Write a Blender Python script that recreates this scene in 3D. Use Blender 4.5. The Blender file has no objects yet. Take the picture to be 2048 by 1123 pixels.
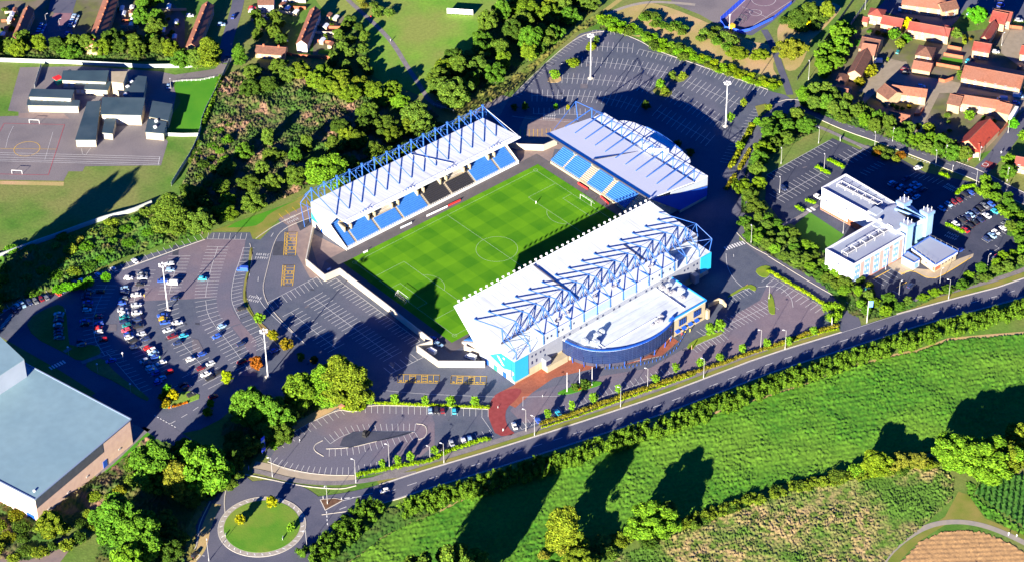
import bpy, math, random
import numpy as np
from mathutils import Vector, Matrix, noise as mnoise
from mathutils.geometry import tessellate_polygon
scene = bpy.context.scene
C = scene.collection
rng = random.Random(7)
# ------------------------------------------------------------------ camera
YAW, PITCH, ROLL, DIST, TX, TY, FPX = 0.8674, 0.6525, -0.016, 1089.3353, 42.5691, -55.6902, 5050.215
_cy, _sy, _cp, _sp = math.cos(YAW), math.sin(YAW), math.cos(PITCH), math.sin(PITCH)
FWD = Vector((_cy * _cp, _sy * _cp, -_sp))
_r = Vector((_sy, -_cy, 0))
_u = _r.cross(FWD)
RIGHT = math.cos(ROLL) * _r + math.sin(ROLL) * _u
UP = -math.sin(ROLL) * _r + math.cos(ROLL) * _u
EYE = Vector((TX, TY, 0)) - DIST * FWD
cam = bpy.data.cameras.new("camera")
cam_o = bpy.data.objects.new("camera", cam)
C.objects.link(cam_o)
cam.sensor_width = 36.0
cam.lens = FPX / 2048 * 36.0
cam.clip_start = 5
cam.clip_end = 6000
mw = Matrix((RIGHT, UP, -FWD)).transposed().to_4x4()
mw.translation = EYE
cam_o.matrix_world = mw
scene.camera = cam_o
# ------------------------------------------------------------------ light
SUN_EL = math.radians(15.5)
SHADOW_AZ = math.radians(25.0)            # the way shadows point, from +X
world = bpy.data.worlds.new("World")
scene.world = world
world.use_nodes = True
nt = world.node_tree
bg = nt.nodes['Background']
sky = nt.nodes.new('ShaderNodeTexSky')
sky.sky_type = 'NISHITA'
sky.sun_disc = False
sky.sun_elevation = SUN_EL
# direction towards the sun
sd = Vector((-math.cos(SHADOW_AZ) * math.cos(SUN_EL), -math.sin(SHADOW_AZ) * math.cos(SUN_EL), math.sin(SUN_EL)))
sky.sun_rotation = math.atan2(sd.x, sd.y)
sky.ozone_density = 10.0
sky.dust_density = 0.0
sky.air_density = 1.0
hs = nt.nodes.new('ShaderNodeHueSaturation')
hs.inputs['Saturation'].default_value = 1.3; hs.inputs['Hue'].default_value = 0.52
nt.links.new(sky.outputs[0], hs.inputs['Color'])
nt.links.new(hs.outputs[0], bg.inputs[0])
bg.inputs[1].default_value = 0.05
sl = bpy.data.lights.new("sun", 'SUN')
sl.energy = 5.0
sl.angle = math.radians(0.5)
sl.color = (1.0, 0.90, 0.74)
so = bpy.data.objects.new("sun", sl)
so.rotation_euler = sd.to_track_quat('Z', 'Y').to_euler()
C.objects.link(so)
scene.view_settings.view_transform = 'Standard'
scene.view_settings.look = 'None'
scene.view_settings.exposure = 1.95
scene.view_settings.gamma = 1
# ------------------------------------------------------------------ photo pixel -> ground point of the place
def G(px, py, z=0.0):
    d = FWD + RIGHT * ((px - 1024) / FPX) + UP * (-(py - 561.5) / FPX)
    t = (z - EYE.z) / d.z
    return EYE + d * t
def off(o, s):
    return lambda *p: [(o[0] + x / s, o[1] + y / s) for x, y in p]
T1 = off((0, 0), 3.002); T2 = off((512, 0), 3.002); T3 = off((1024, 0), 3.002); T4 = off((1536, 0), 3.002)
T5 = off((0, 374), 3.002); T6 = off((512, 374), 3.002); T7 = off((1024, 374), 3.002); T8 = off((1536, 374), 3.002)
T9 = off((0, 748), 2.994); T10 = off((512, 748), 2.994); T11 = off((1024, 748), 2.994); T12 = off((1536, 748), 2.994)
# ------------------------------------------------------------------ materials
MATS = {}
def mat(name, col, col2=None, scale=0.3, rough=0.85, detail=6, lo=0.35, hi=0.65, metal=0.0, objcol=False, vcol=False, bump=0.0, bscale=2.0, col3=None, scale3=0.03, spec=0.3, fine=0.0, fscale=1.6, streak=None):
    if name in MATS: return MATS[name]
    m = bpy.data.materials.new(name)
    m.use_nodes = True
    n = m.node_tree.nodes; l = m.node_tree.links
    p = n['Principled BSDF']
    p.inputs['Roughness'].default_value = rough
    p.inputs['Metallic'].default_value = metal
    p.inputs['Specular IOR Level'].default_value = spec
    tc = n.new('ShaderNodeTexCoord')
    geo = n.new('ShaderNodeNewGeometry')
    out = None
    def rgb(c):
        r = n.new('ShaderNodeRGB'); r.outputs[0].default_value = (*c, 1); return r.outputs[0]
    def noi(sc, det=detail):
        t = n.new('ShaderNodeTexNoise'); t.inputs['Scale'].default_value = sc; t.inputs['Detail'].default_value = det
        l.new(geo.outputs['Position'], t.inputs['Vector']); return t.outputs['Fac']
    def ramp(f, a, b):
        r = n.new('ShaderNodeMapRange'); r.inputs[1].default_value = a; r.inputs[2].default_value = b
        l.new(f, r.inputs[0]); return r.outputs[0]
    def mix(f, a, b, mode='MIX'):
        x = n.new('ShaderNodeMix'); x.data_type = 'RGBA'; x.blend_type = mode
        if isinstance(f, float): x.inputs[0].default_value = f
        else: l.new(f, x.inputs[0])
        l.new(a, x.inputs[6]); l.new(b, x.inputs[7]); return x.outputs[2]
    out = rgb(col)
    if col2: out = mix(ramp(noi(scale), lo, hi), out, rgb(col2))
    if col3: out = mix(ramp(noi(scale3, 4), 0.42, 0.6), out, rgb(col3))
    if fine:                                   # small scale wear, stains and patches
        mr = n.new('ShaderNodeMapRange'); mr.inputs[1].default_value = .3; mr.inputs[2].default_value = .7; mr.inputs[3].default_value = 1 - fine; mr.inputs[4].default_value = 1 + fine
        l.new(noi(fscale, 3), mr.inputs[0]); cc = n.new('ShaderNodeCombineXYZ')
        for i_ in range(3): l.new(mr.outputs[0], cc.inputs[i_])
        out = mix(1.0, out, cc.outputs[0], 'MULTIPLY')
    if streak:                                 # sheet laps and long dirt streaks: (x stretch, y stretch, seam axis, seam spacing)
        mp = n.new('ShaderNodeMapping'); mp.inputs['Scale'].default_value = (streak[0], streak[1], .1); l.new(geo.outputs['Position'], mp.inputs[0])
        tn = n.new('ShaderNodeTexNoise'); tn.inputs['Scale'].default_value = 1.0; tn.inputs['Detail'].default_value = 5; l.new(mp.outputs[0], tn.inputs['Vector'])
        mr = n.new('ShaderNodeMapRange'); mr.inputs[1].default_value = .45; mr.inputs[2].default_value = .8; mr.inputs[3].default_value = 1.0; mr.inputs[4].default_value = .72; l.new(tn.outputs['Fac'], mr.inputs[0])
        sp = n.new('ShaderNodeSeparateXYZ'); l.new(geo.outputs['Position'], sp.inputs[0])
        dv = n.new('ShaderNodeMath'); dv.operation = 'DIVIDE'; dv.inputs[1].default_value = streak[3]; l.new(sp.outputs[streak[2]], dv.inputs[0])
        fr = n.new('ShaderNodeMath'); fr.operation = 'FRACT'; l.new(dv.outputs[0], fr.inputs[0])
        lt = n.new('ShaderNodeMath'); lt.operation = 'LESS_THAN'; lt.inputs[1].default_value = .16 / streak[3] * 1.2; l.new(fr.outputs[0], lt.inputs[0])
        ml = n.new('ShaderNodeMath'); ml.operation = 'MULTIPLY_ADD'; ml.inputs[1].default_value = -.28; ml.inputs[2].default_value = 1.0; l.new(lt.outputs[0], ml.inputs[0])
        pr = n.new('ShaderNodeMath'); pr.operation = 'MULTIPLY'; l.new(ml.outputs[0], pr.inputs[0]); l.new(mr.outputs[0], pr.inputs[1])
        cc = n.new('ShaderNodeCombineXYZ')
        for i_ in range(3): l.new(pr.outputs[0], cc.inputs[i_])
        out = mix(1.0, out, cc.outputs[0], 'MULTIPLY')
    if objcol:
        oi = n.new('ShaderNodeObjectInfo'); out = mix(1.0, out, oi.outputs['Color'], 'MULTIPLY')
    if vcol:
        at = n.new('ShaderNodeAttribute'); at.attribute_name = 'tint'; out = mix(1.0, out, at.outputs['Color'], 'MULTIPLY')
    l.new(out, p.inputs['Base Color'])
    if bump:
        b = n.new('ShaderNodeBump'); b.inputs['Strength'].default_value = bump; b.inputs['Distance'].default_value = 0.1
        l.new(noi(bscale, 4), b.inputs['Height']); l.new(b.outputs[0], p.inputs['Normal'])
    MATS[name] = m
    return m
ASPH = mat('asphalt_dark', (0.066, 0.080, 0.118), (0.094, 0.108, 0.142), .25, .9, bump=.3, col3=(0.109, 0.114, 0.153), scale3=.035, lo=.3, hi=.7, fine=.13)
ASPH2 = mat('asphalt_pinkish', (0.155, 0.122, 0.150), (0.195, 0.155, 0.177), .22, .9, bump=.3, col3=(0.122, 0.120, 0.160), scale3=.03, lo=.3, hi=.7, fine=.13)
ROADM = mat('road_asphalt', (0.074, 0.081, 0.120), (0.099, 0.101, 0.140), .25, .9, bump=.2, col3=(0.108, 0.110, 0.147), scale3=.04, lo=.3, hi=.7, fine=.10)
NEWASPH = mat('asphalt_black', (0.043, 0.050, 0.079), (0.060, 0.066, 0.096), .2, .9, bump=.2, fine=.12)
PAVE = mat('paving_grey', (0.170, 0.155, 0.160), (0.220, 0.200, 0.200), .4, .9, bump=.2, fine=.12)
PAVEPINK = mat('paving_pink', (.20, .155, .15), (.25, .19, .175), .4, .9)
BRICKPAVE = mat('brick_paving', (0.300, 0.085, 0.045), (0.380, 0.120, 0.065), .6, .85, col3=(0.240, 0.080, 0.050), scale3=.08, fine=.15)
REDSURF = mat('red_road_surface', (.22, .035, .035), (.27, .05, .05), .5, .9)
PLAY = mat('playground_asphalt', (0.140, 0.128, 0.140), (0.170, 0.155, 0.165), .1, .9, col3=(0.190, 0.170, 0.175), scale3=.04, fine=.12)
BLOCKPAVE = mat('tan_block_paving', (.26, .22, .16), (.31, .26, .19), .4, .9)
SAND = mat('dry_earth', (0.475, 0.314, 0.162), (0.399, 0.323, 0.123), .12, .95, lo=.4, hi=.7, col3=(0.342, 0.285, 0.095), scale3=.05, bump=.4, fine=.12)
KERB = mat('kerb_stone', (.45, .42, .36), (.52, .48, .42), .6, .8)
LINE = mat('white_line_paint', (.75, .75, .72), (.60, .60, .60), .5, .6)
YLINE = mat('yellow_line_paint', (.95, .60, .03), (.85, .50, .04), .5, .6)
RLINE = mat('red_line_paint', (.55, .06, .08), rough=.7)
GRASS = mat('grass', (0.063, 0.165, 0.015), (0.116, 0.213, 0.029), .09, .95, col3=(0.183, 0.201, 0.055), scale3=.022, bump=1.0, bscale=1.2, fine=.16, fscale=.7)
GRASS_PARK = mat('park_grass', (0.105, 0.270, 0.018), (0.165, 0.315, 0.030), .09, .95, col3=(0.213, 0.259, 0.052), scale3=.025, bump=.9, bscale=1.3, fine=.14, fscale=.7)
GRASS_BRIGHT = mat('lush_grass', (.045, .22, .006), (.07, .25, .008), .1, .95, bump=.5)
GRASS_DRY = mat('dry_grass', (.24, .21, .05), (.14, .19, .02), .12, .95, bump=.6)
EARTH = mat('undergrowth_earth', (.045, .058, .014), (.085, .075, .030), .15, .95, bump=.6)
CROP = mat('crop_green', (0.036, 0.163, 0.008), (0.091, 0.240, 0.013), .35, .95, lo=.3, hi=.7, col3=(0.111, 0.247, 0.016), scale3=.022, fine=.25, fscale=.9)
MEADOW = mat('rough_meadow', (.105, .165, .022), (.40, .29, .13), .28, .95, lo=.40, hi=.58, col3=(.080, .18, .018), scale3=.04, fine=.2)
STUBBLE = mat('stubble', (0.450, 0.270, 0.117), (0.378, 0.225, 0.099), .3, .95, bump=.5, fine=.15)
TRACK = mat('farm_track', (.27, .25, .22), (.33, .29, .23), .4, .95)
MAIZE = mat('maize_rows', (.035, .14, .014), (.06, .17, .02), .3, .95)
SCRUBM = mat('scrub_growth', (.055, .095, .016), (.27, .155, .10), .2, .95, lo=.42, hi=.58, col3=(.050, .12, .014), scale3=.04)
WHITEMETAL = mat('white_roof_metal', (.80, .84, .86), (.76, .80, .83), .1, .45, streak=(.9, .05, 0, 3.53))
WHITEMETAL2 = mat('off_white_roof_sheets', (.66, .71, .74), (.61, .66, .70), .1, .45, streak=(.9, .05, 0, 3.69))
FLATROOF = mat('pale_membrane_roof', (.60, .66, .70), (.54, .60, .65), .12, .6, fine=.04, streak=(.12, .5, 1, 5.0))
PALEROOF = mat('pale_blue_roof_metal', (.66, .70, .78), (.62, .67, .75), .1, .5)
GREYROOF = mat('grey_roof_metal', (.21, .325, .37), (.185, .295, .345), .05, .5, fine=.05, fscale=.3)
GREYCLAD = mat('grey_cladding', (.25, .27, .32), (.22, .24, .29), .3, .5)
WHITEWALL = mat('white_cladding', (.38, .43, .50), (.34, .39, .46), .2, .5)
CREAM = mat('cream_wall', (.42, .35, .24), (.37, .31, .20), .4, .85)
CONC = mat('concrete', (.38, .34, .30), (.46, .41, .36), .4, .9)
CONCW = mat('pale_concrete_wall', (.50, .44, .33), (.42, .38, .30), .25, .9)
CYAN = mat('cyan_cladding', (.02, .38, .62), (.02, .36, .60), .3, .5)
BLUE = mat('blue_steel', (.035, .13, .46), (.03, .11, .40), 1, .45)
BLUEPANEL = mat('blue_panel', (.015, .09, .48), (.015, .08, .44), .3, .45)
SEAT = mat('blue_seats', (.048, .19, .56), (.04, .165, .50), 1, .5)
SEATW = mat('white_seats', (.60, .62, .66), rough=.5)
GLASS = mat('dark_glass', (.012, .022, .075), (.016, .03, .09), .4, .12, spec=.6)
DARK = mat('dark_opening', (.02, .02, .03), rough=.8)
STEELG = mat('galvanised_steel', (.42, .42, .42), rough=.5, metal=.1)
WHITEP = mat('white_paint', (.78, .78, .78), rough=.5)
GREYEQ = mat('grey_plant', (.45, .45, .47), (.3, .3, .33), .8, .6)
REDP = mat('red_paint', (.6, .03, .03), rough=.5)
GREENP = mat('green_paint', (.03, .3, .2), rough=.5)
BLACKP = mat('black_rubber', (.02, .02, .022), rough=.8)
# ------------------------------------------------------------------ mesh helper
class MB:
    def __init__(s): s.v = []; s.f = []; s.mi = []; s.m = 0
    def poly(s, pts):
        b = len(s.v); s.v += [tuple(p) for p in pts]; s.f.append(tuple(range(b, b + len(pts)))); s.mi.append(s.m)
    def hexa(s, a, b):
        """a: 4 bottom points ccw, b: 4 top points"""
        o = len(s.v); s.v += [tuple(p) for p in a] + [tuple(p) for p in b]
        for f in ((3, 2, 1, 0), (4, 5, 6, 7), (0, 1, 5, 4), (1, 2, 6, 5), (2, 3, 7, 6), (3, 0, 4, 7)):
            s.f.append(tuple(o + i for i in f)); s.mi.append(s.m)
    def box(s, c, d, rz=0.0):
        x, y, z = c; dx, dy, dz = d[0] / 2, d[1] / 2, d[2]
        cs, sn = math.cos(rz), math.sin(rz)
        q = [(x + cs * i * dx - sn * j * dy, y + sn * i * dx + cs * j * dy) for i, j in ((-1, -1), (1, -1), (1, 1), (-1, 1))]
        s.hexa([(*p, z) for p in q], [(*p, z + dz) for p in q])      # z is the bottom
    def bx(s, x0, x1, y0, y1, z0, z1):
        q = [(x0, y0), (x1, y0), (x1, y1), (x0, y1)]
        s.hexa([(*p, z0) for p in q], [(*p, z1) for p in q])
    def prism(s, poly, z0, z1):
        n = len(poly)
        if sum(poly[i][0] * poly[(i + 1) % n][1] - poly[(i + 1) % n][0] * poly[i][1] for i in range(n)) < 0: poly = poly[::-1]
        o = len(s.v); s.v += [(p[0], p[1], z0) for p in poly] + [(p[0], p[1], z1) for p in poly]
        for i in range(n):
            j = (i + 1) % n; s.f.append((o + i, o + j, o + n + j, o + n + i)); s.mi.append(s.m)
        s.f.append(tuple(o + n + i for i in range(n))); s.mi.append(s.m)
        s.f.append(tuple(o + i for i in reversed(range(n)))); s.mi.append(s.m)
    def slabx(s, x0, x1, prof):
        """profile of (y, z) points extruded from x0 to x1"""
        n = len(prof); o = len(s.v)
        s.v += [(x0, y, z) for y, z in prof] + [(x1, y, z) for y, z in prof]
        for i in range(n):
            j = (i + 1) % n; s.f.append((o + i, o + j, o + n + j, o + n + i)); s.mi.append(s.m)
        s.f.append(tuple(o + i for i in reversed(range(n)))); s.mi.append(s.m)
        s.f.append(tuple(o + n + i for i in range(n))); s.mi.append(s.m)
    def slaby(s, y0, y1, prof):
        n = len(prof); o = len(s.v)
        s.v += [(x, y0, z) for x, z in prof] + [(x, y1, z) for x, z in prof]
        for i in range(n):
            j = (i + 1) % n; s.f.append((o + i, o + j, o + n + j, o + n + i)); s.mi.append(s.m)
        s.f.append(tuple(o + i for i in reversed(range(n)))); s.mi.append(s.m)
        s.f.append(tuple(o + n + i for i in range(n))); s.mi.append(s.m)
    def tube(s, a, b, r, r2=None, n=6):
        a = Vector(a); b = Vector(b); r2 = r if r2 is None else r2
        d = (b - a).normalized(); u = d.cross(Vector((0, 0, 1)) if abs(d.z) < .9 else Vector((1, 0, 0))).normalized(); w = d.cross(u)
        o = len(s.v)
        for p, rr in ((a, r), (b, r2)):
            for i in range(n):
                t = 2 * math.pi * i / n; s.v.append(tuple(p + u * (rr * math.cos(t)) + w * (rr * math.sin(t))))
        for i in range(n):
            j = (i + 1) % n; s.f.append((o + i, o + j, o + n + j, o + n + i)); s.mi.append(s.m)
        s.f.append(tuple(o + i for i in reversed(range(n)))); s.mi.append(s.m)
        s.f.append(tuple(o + n + i for i in range(n))); s.mi.append(s.m)
    def wall(s, a, b, th, z0, z1):
        a = Vector((a[0], a[1])); b = Vector((b[0], b[1])); d = (b - a).normalized(); nn = Vector((-d.y, d.x)) * th / 2
        s.prism([tuple(a + nn), tuple(a - nn), tuple(b - nn), tuple(b + nn)], z0, z1)
    def build(s, name, mats, parent=None, loc=None, smooth=False):
        me = bpy.data.meshes.new(name)
        v = s.v
        if loc is not None: v = [(p[0] - loc[0], p[1] - loc[1], p[2] - loc[2]) for p in v]
        me.from_pydata(v, [], s.f)
        if not isinstance(mats, (list, tuple)): mats = [mats]
        for m in mats: me.materials.append(m)
        if len(mats) > 1: me.polygons.foreach_set('material_index', s.mi)
        if smooth: me.polygons.foreach_set('use_smooth', [True] * len(me.polygons))
        me.update()
        import bmesh as _bm
        b = _bm.new(); b.from_mesh(me); _bm.ops.recalc_face_normals(b, faces=b.faces); b.to_mesh(me); b.free()
        o = bpy.data.objects.new(name, me); C.objects.link(o)
        if parent is not None: o.parent = parent
        elif loc is not None: o.location = loc
        return o
def thing(name, label, cat, loc=(0, 0, 0), rz=0.0, group=None):
    o = bpy.data.objects.new(name, None); C.objects.link(o); o.location = loc; o.rotation_euler = (0, 0, rz)
    o.empty_display_size = 1.0
    o['label'] = label; o['category'] = cat
    if group: o['group'] = group
    return o
def tag(o, label, cat, group=None):
    o['label'] = label; o['category'] = cat
    if group: o['group'] = group
    return o
def struct(o, kind='structure'):
    o['kind'] = kind; return o
def copytree(root, loc, rz=0.0, sc=None, label=None, group=None, color=None, cat=None):
    r = root.copy(); C.objects.link(r); r.location = loc; r.rotation_euler = (0, 0, rz)
    if sc is not None: r.scale = sc
    if label: r['label'] = label
    if cat: r['category'] = cat
    if group: r['group'] = group
    if color is not None: r.color = (*color, 1)
    for ch in root.children:
        c = ch.copy(); C.objects.link(c); c.parent = r
        if color is not None: c.color = (*color, 1)
        for g in ch.children:
            d = g.copy(); C.objects.link(d); d.parent = c
    return r
_ONES = ['', 'first', 'second', 'third', 'fourth', 'fifth', 'sixth', 'seventh', 'eighth', 'ninth', 'tenth', 'eleventh', 'twelfth', 'thirteenth', 'fourteenth', 'fifteenth', 'sixteenth', 'seventeenth', 'eighteenth', 'nineteenth']
_TENS = ['', '', 'twenty', 'thirty', 'forty', 'fifty', 'sixty', 'seventy', 'eighty', 'ninety']
def ordn(i):
    n = i + 1
    if n < 20: return _ONES[n]
    return (_TENS[n // 10][:-1] + 'ieth') if n % 10 == 0 else _TENS[n // 10] + '-' + _ONES[n % 10]
# ------------------------------------------------------------------ ground sheets
def smoothpts(pts, closed, it=2):
    for _ in range(it):
        q = []
        n = len(pts)
        rng_ = range(n) if closed else range(n - 1)
        if not closed: q.append(pts[0])
        for i in rng_:
            a = pts[i]; b = pts[(i + 1) % n]
            q.append(tuple(a[k] * .75 + b[k] * .25 for k in range(2))); q.append(tuple(a[k] * .25 + b[k] * .75 for k in range(2)))
        if not closed: q.append(pts[-1])
        pts = q
    return pts
def sheet(name, px, z, m, smooth=0, world=False, th=0.0, kind='structure'):
    pts = [tuple(p) for p in px] if world else [tuple(G(*p))[:2] for p in px]
    if smooth: pts = smoothpts(pts, True, smooth)
    tri = tessellate_polygon([[Vector((p[0], p[1], 0)) for p in pts]])
    b = MB(); b.v = [(p[0], p[1], z) for p in pts]; b.f = [tuple(t) for t in tri]; b.mi = [0] * len(b.f)
    if th:                                   # a raised island: real step down to the ground
        n = len(pts); b.v += [(p[0], p[1], z - th) for p in pts]
        for i in range(n):
            j = (i + 1) % n; b.f.append((i, j, n + j, n + i)); b.mi.append(0)
    return struct(b.build(name, m), kind)
def ribbon_pts(pts, w0, w1):
    """left/right offsets of a world polyline"""
    P = [Vector(p[:2]) for p in pts]; A = []; B = []
    for i, p in enumerate(P):
        d = (P[min(i + 1, len(P) - 1)] - P[max(i - 1, 0)]).normalized(); n = Vector((-d.y, d.x))
        A.append(p + n * w0); B.append(p + n * w1)
    return A, B
def ribbon(name, px, w, z, m, it=2, o0=None, o1=None, mb=None, world=False):
    pts = [tuple(p[:2]) for p in px] if world else [tuple(G(*p))[:2] for p in px]
    pts = smoothpts(pts, False, it) if it else pts
    a, c = ribbon_pts(pts, w / 2 if o0 is None else o0, -w / 2 if o1 is None else o1)
    b = mb or MB(); o = len(b.v)
    b.v += [(p.x, p.y, z) for p in a] + [(p.x, p.y, z) for p in c]; n = len(a)
    for i in range(n - 1): b.f.append((o + i, o + i + 1, o + n + i + 1, o + n + i)); b.mi.append(b.m)
    if mb is None: return struct(b.build(name, m))
def kerbline(mb, px, it=2, w=.25, h=.13, closed=False, world=False, z=0.0):
    pts = [tuple(p[:2]) for p in px] if world else [tuple(G(*p))[:2] for p in px]
    if it: pts = smoothpts(pts, closed, it)
    if closed: pts = pts + [pts[0]]
    for i in range(len(pts) - 1):
        a, b = pts[i], pts[i + 1]
        if (Vector(a) - Vector(b)).length > .05: mb.wall(a, b, w, z, z + h)
def inside(x, y, poly):
    r = np.zeros(x.shape, bool); n = len(poly); j = n - 1
    for i in range(n):
        xi, yi = poly[i][0], poly[i][1]; xj, yj = poly[j][0], poly[j][1]
        c = ((yi > y) != (yj > y)) & (x < (xj - xi) * (y - yi) / (yj - yi + 1e-12) + xi)
        r ^= c; j = i
    return r
def rough(name, px, step, amp, m, seed=0, z=0.05, spike=.6, tall=0.0, kind='stuff', rows=None):
    """vegetation as a crumpled surface: every point has its own height"""
    poly = [tuple(G(*p))[:2] for p in px]
    xs = [p[0] for p in poly]; ys = [p[1] for p in poly]
    r = np.random.RandomState(seed)
    nx = int((max(xs) - min(xs)) / step) + 1; ny = int((max(ys) - min(ys)) / step) + 1
    X, Y = np.meshgrid(min(xs) + np.arange(nx) * step, min(ys) + np.arange(ny) * step, indexing='ij')
    X = X + (r.rand(nx, ny) - .5) * step * .6; Y = Y + (r.rand(nx, ny) - .5) * step * .6
    ins = inside(X, Y, poly)
    H = r.rand(nx, ny) ** 1.5 * amp
    if tall:
        g = max(2, int(7 / step)); cx, cy_ = nx // g + 3, ny // g + 3; c = r.rand(cx, cy_)
        ii = np.arange(nx) / g; jj = np.arange(ny) / g; i0 = ii.astype(int); j0 = jj.astype(int); fi = (ii - i0)[:, None]; fj = (jj - j0)[None, :]
        L = c[i0][:, j0] * (1 - fi) * (1 - fj) + c[i0 + 1][:, j0] * fi * (1 - fj) + c[i0][:, j0 + 1] * (1 - fi) * fj + c[i0 + 1][:, j0 + 1] * fi * fj
        H = H * (.4 + L) + tall * L ** 2
    if rows:
        ang, per, ra = rows; t = (X * math.cos(ang) + Y * math.sin(ang)) / per
        H = H + ra * (.5 + .5 * np.sin(2 * math.pi * t))
    H = np.where(ins, H, 0)
    cell = ins[:-1, :-1] | ins[1:, :-1] | ins[1:, 1:] | ins[:-1, 1:]
    cell = ins[:-1, :-1] & ins[1:, :-1] & ins[1:, 1:] & ins[:-1, 1:]
    idx = np.arange(nx * ny).reshape(nx, ny)
    F = np.stack([idx[:-1, :-1][cell], idx[1:, :-1][cell], idx[1:, 1:][cell], idx[:-1, 1:][cell]], 1)
    used, inv = np.unique(F.ravel(), return_inverse=True)
    V = np.stack([X.ravel(), Y.ravel(), H.ravel() + z], 1)[used]
    F = inv.reshape(-1, 4)
    F = np.concatenate([F[:, [0, 1, 2]], F[:, [0, 2, 3]]])
    me = bpy.data.meshes.new(name)
    me.vertices.add(len(V)); me.vertices.foreach_set('co', V.ravel().astype(np.float32))
    me.loops.add(len(F) * 3); me.loops.foreach_set('vertex_index', F.ravel().astype(np.int32))
    me.polygons.add(len(F)); me.polygons.foreach_set('loop_start', np.arange(0, len(F) * 3, 3, dtype=np.int32))
    me.polygons.foreach_set('loop_total', np.full(len(F), 3, dtype=np.int32)) if hasattr(me.polygons, 'foreach_set') else None
    me.materials.append(m); me.update(); me.validate()
    o = bpy.data.objects.new(name, me); C.objects.link(o)
    return struct(o, kind)
# ================================================================== GROUND
def F(*a): return list(a)
b = MB(); b.poly([(-1500, -1500, 0), (2000, -1500, 0), (2000, 2000, 0), (-1500, 2000, 0)]); struct(b.build('ground', GRASS))
K = MB()        # kerbs and edgings, one object
# --- parkland at the top and dry paddock
sheet('park_grass', [(600, -60), (1120, -60), (1075, 30), (1000, 75), (960, 110), (900, 140), (860, 200), (800, 175), (730, 150), (700, 60), (640, 20)], .02, GRASS_PARK, 2)
sheet('dry_earth', F(*T3((550, 90), (640, 50), (780, 10), (850, 20), (960, 50), (1110, 110), (1200, 150), (1260, 170), (1430, 250), (1560, 270), (1590, 330), (1560, 400), (1600, 470), (1540, 460), (1400, 420), (1100, 330), (900, 250), (800, 230), (640, 200))), .03, SAND, 1)
sheet('dry_earth_patch', F(*T4((190, 90), (230, 0), (330, 0), (430, 30), (440, 60), (330, 180), (250, 250), (230, 330), (180, 420), (110, 430), (90, 380), (70, 300), (50, 190), (80, 130))), .03, SAND, 1)
sheet('grass_field_edge', F(*T3((520, -20), (600, -20), (430, 120), (400, 160), (380, 120), (450, 60))), .03, GRASS_DRY, 1)
ribbon('field_path', T3((700, -40), (620, 20), (540, 80), (490, 125), (440, 165)), 2.6, .05, SAND)
ribbon('dirt_path', T3((430, 170), (540, 100), (680, 40), (830, 10), (1000, 20), (1100, 30)), 2.2, .06, TRACK)
# sports court, its surroundings and path
sheet('tarmac_play_area', F(*T3((930, -20), (1180, -25), (1400, -30), (1440, 10), (1310, 90), (1270, 145), (1215, 140), (1130, 90), (980, 30))), .05, PLAY)
sheet('court_surround', F(*T3((1250, 150), (1310, 90), (1440, 10), (1440, -30), (1720, -30), (1700, 10), (1590, 110), (1540, 150), (1440, 215), (1380, 205), (1300, 180))), .06, ROADM)
sheet('sports_court', [(1441, 44), (1490, 0), (1525, -30), (1590, -30), (1583, 6), (1545, 38), (1495, 62), (1470, 62)], .09, mat('court_purple', (.16, .11, .14), (.19, .13, .16), .2, .9))
ribbon('court_path', [(1528, 60), (1540, 80), (1552, 110), (1562, 140), (1572, 165), (1580, 190)], 3.4, .05, ROADM)
ribbon('park_path', T2((500, -60), (560, 10), (640, 80), (740, 170), (830, 270), (900, 390), (980, 510), (1040, 610), (1120, 650)), 2.4, .05, PAVE)
# --- school grounds
sheet('playground', [(40, 135), (16, 222), (37, 224), (37, 232), (0, 233), (-60, 233), (-60, 360), (0, 360), (127, 362), (137, 343), (165, 343), (170, 333), (322, 331), (336, 283), (325, 272), (345, 230), (352, 190), (345, 166), (400, 160), (440, 152), (458, 130), (440, 127), (430, 138), (350, 150), (318, 143), (160, 133)], .03, PLAY)
sheet('school_lawn', [(350, 163), (440, 153), (446, 158), (405, 270), (338, 270), (346, 228), (362, 205), (350, 180)], .04, GRASS_BRIGHT)
sheet('sandy_bank', [(0, 362), (128, 364), (127, 372), (0, 369)], .035, SAND)
sheet('brick_path', T1((115, 680), (380, 683), (420, 715), (110, 708)), .05, PAVEPINK)
# --- stadium grounds
SITE = [(962, 222), (1024, 193), (1085, 135), (1160, 68), (1190, 60), (1229, 62), (1257, 73), (1284, 82), (1307, 98), (1390, 125), (1480, 160), (1545, 184), (1570, 190), (1585, 200), (1600, 192), (1608, 205), (1560, 235), (1508, 320), (1490, 360), (1483, 430), (1478, 480), (1500, 492), (1560, 520), (1640, 575), (1700, 620), (1722, 650), (1680, 668), (1620, 690), (1536, 712), (1400, 752), (1240, 808), (1120, 850), (1070, 868), (1050, 872), (1000, 880), (940, 892), (860, 918), (780, 938), (713, 955), (640, 950), (590, 940), (545, 922), (530, 905), (548, 880), (640, 825), (690, 812), (735, 808), (720, 795), (640, 802), (560, 790), (500, 800), (470, 812), (440, 838), (400, 858), (350, 868), (300, 880), (262, 880), (230, 810), (120, 740), (0, 672), (-60, 650), (-60, 590), (0, 622), (60, 598), (120, 585), (200, 545), (300, 508), (410, 478), (424, 465), (500, 465), (505, 478), (520, 480), (545, 455), (560, 445), (555, 436), (615, 408), (622, 450), (800, 300), (960, 235)]
sheet('stadium_apron', SITE, .03, ASPH)
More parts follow.
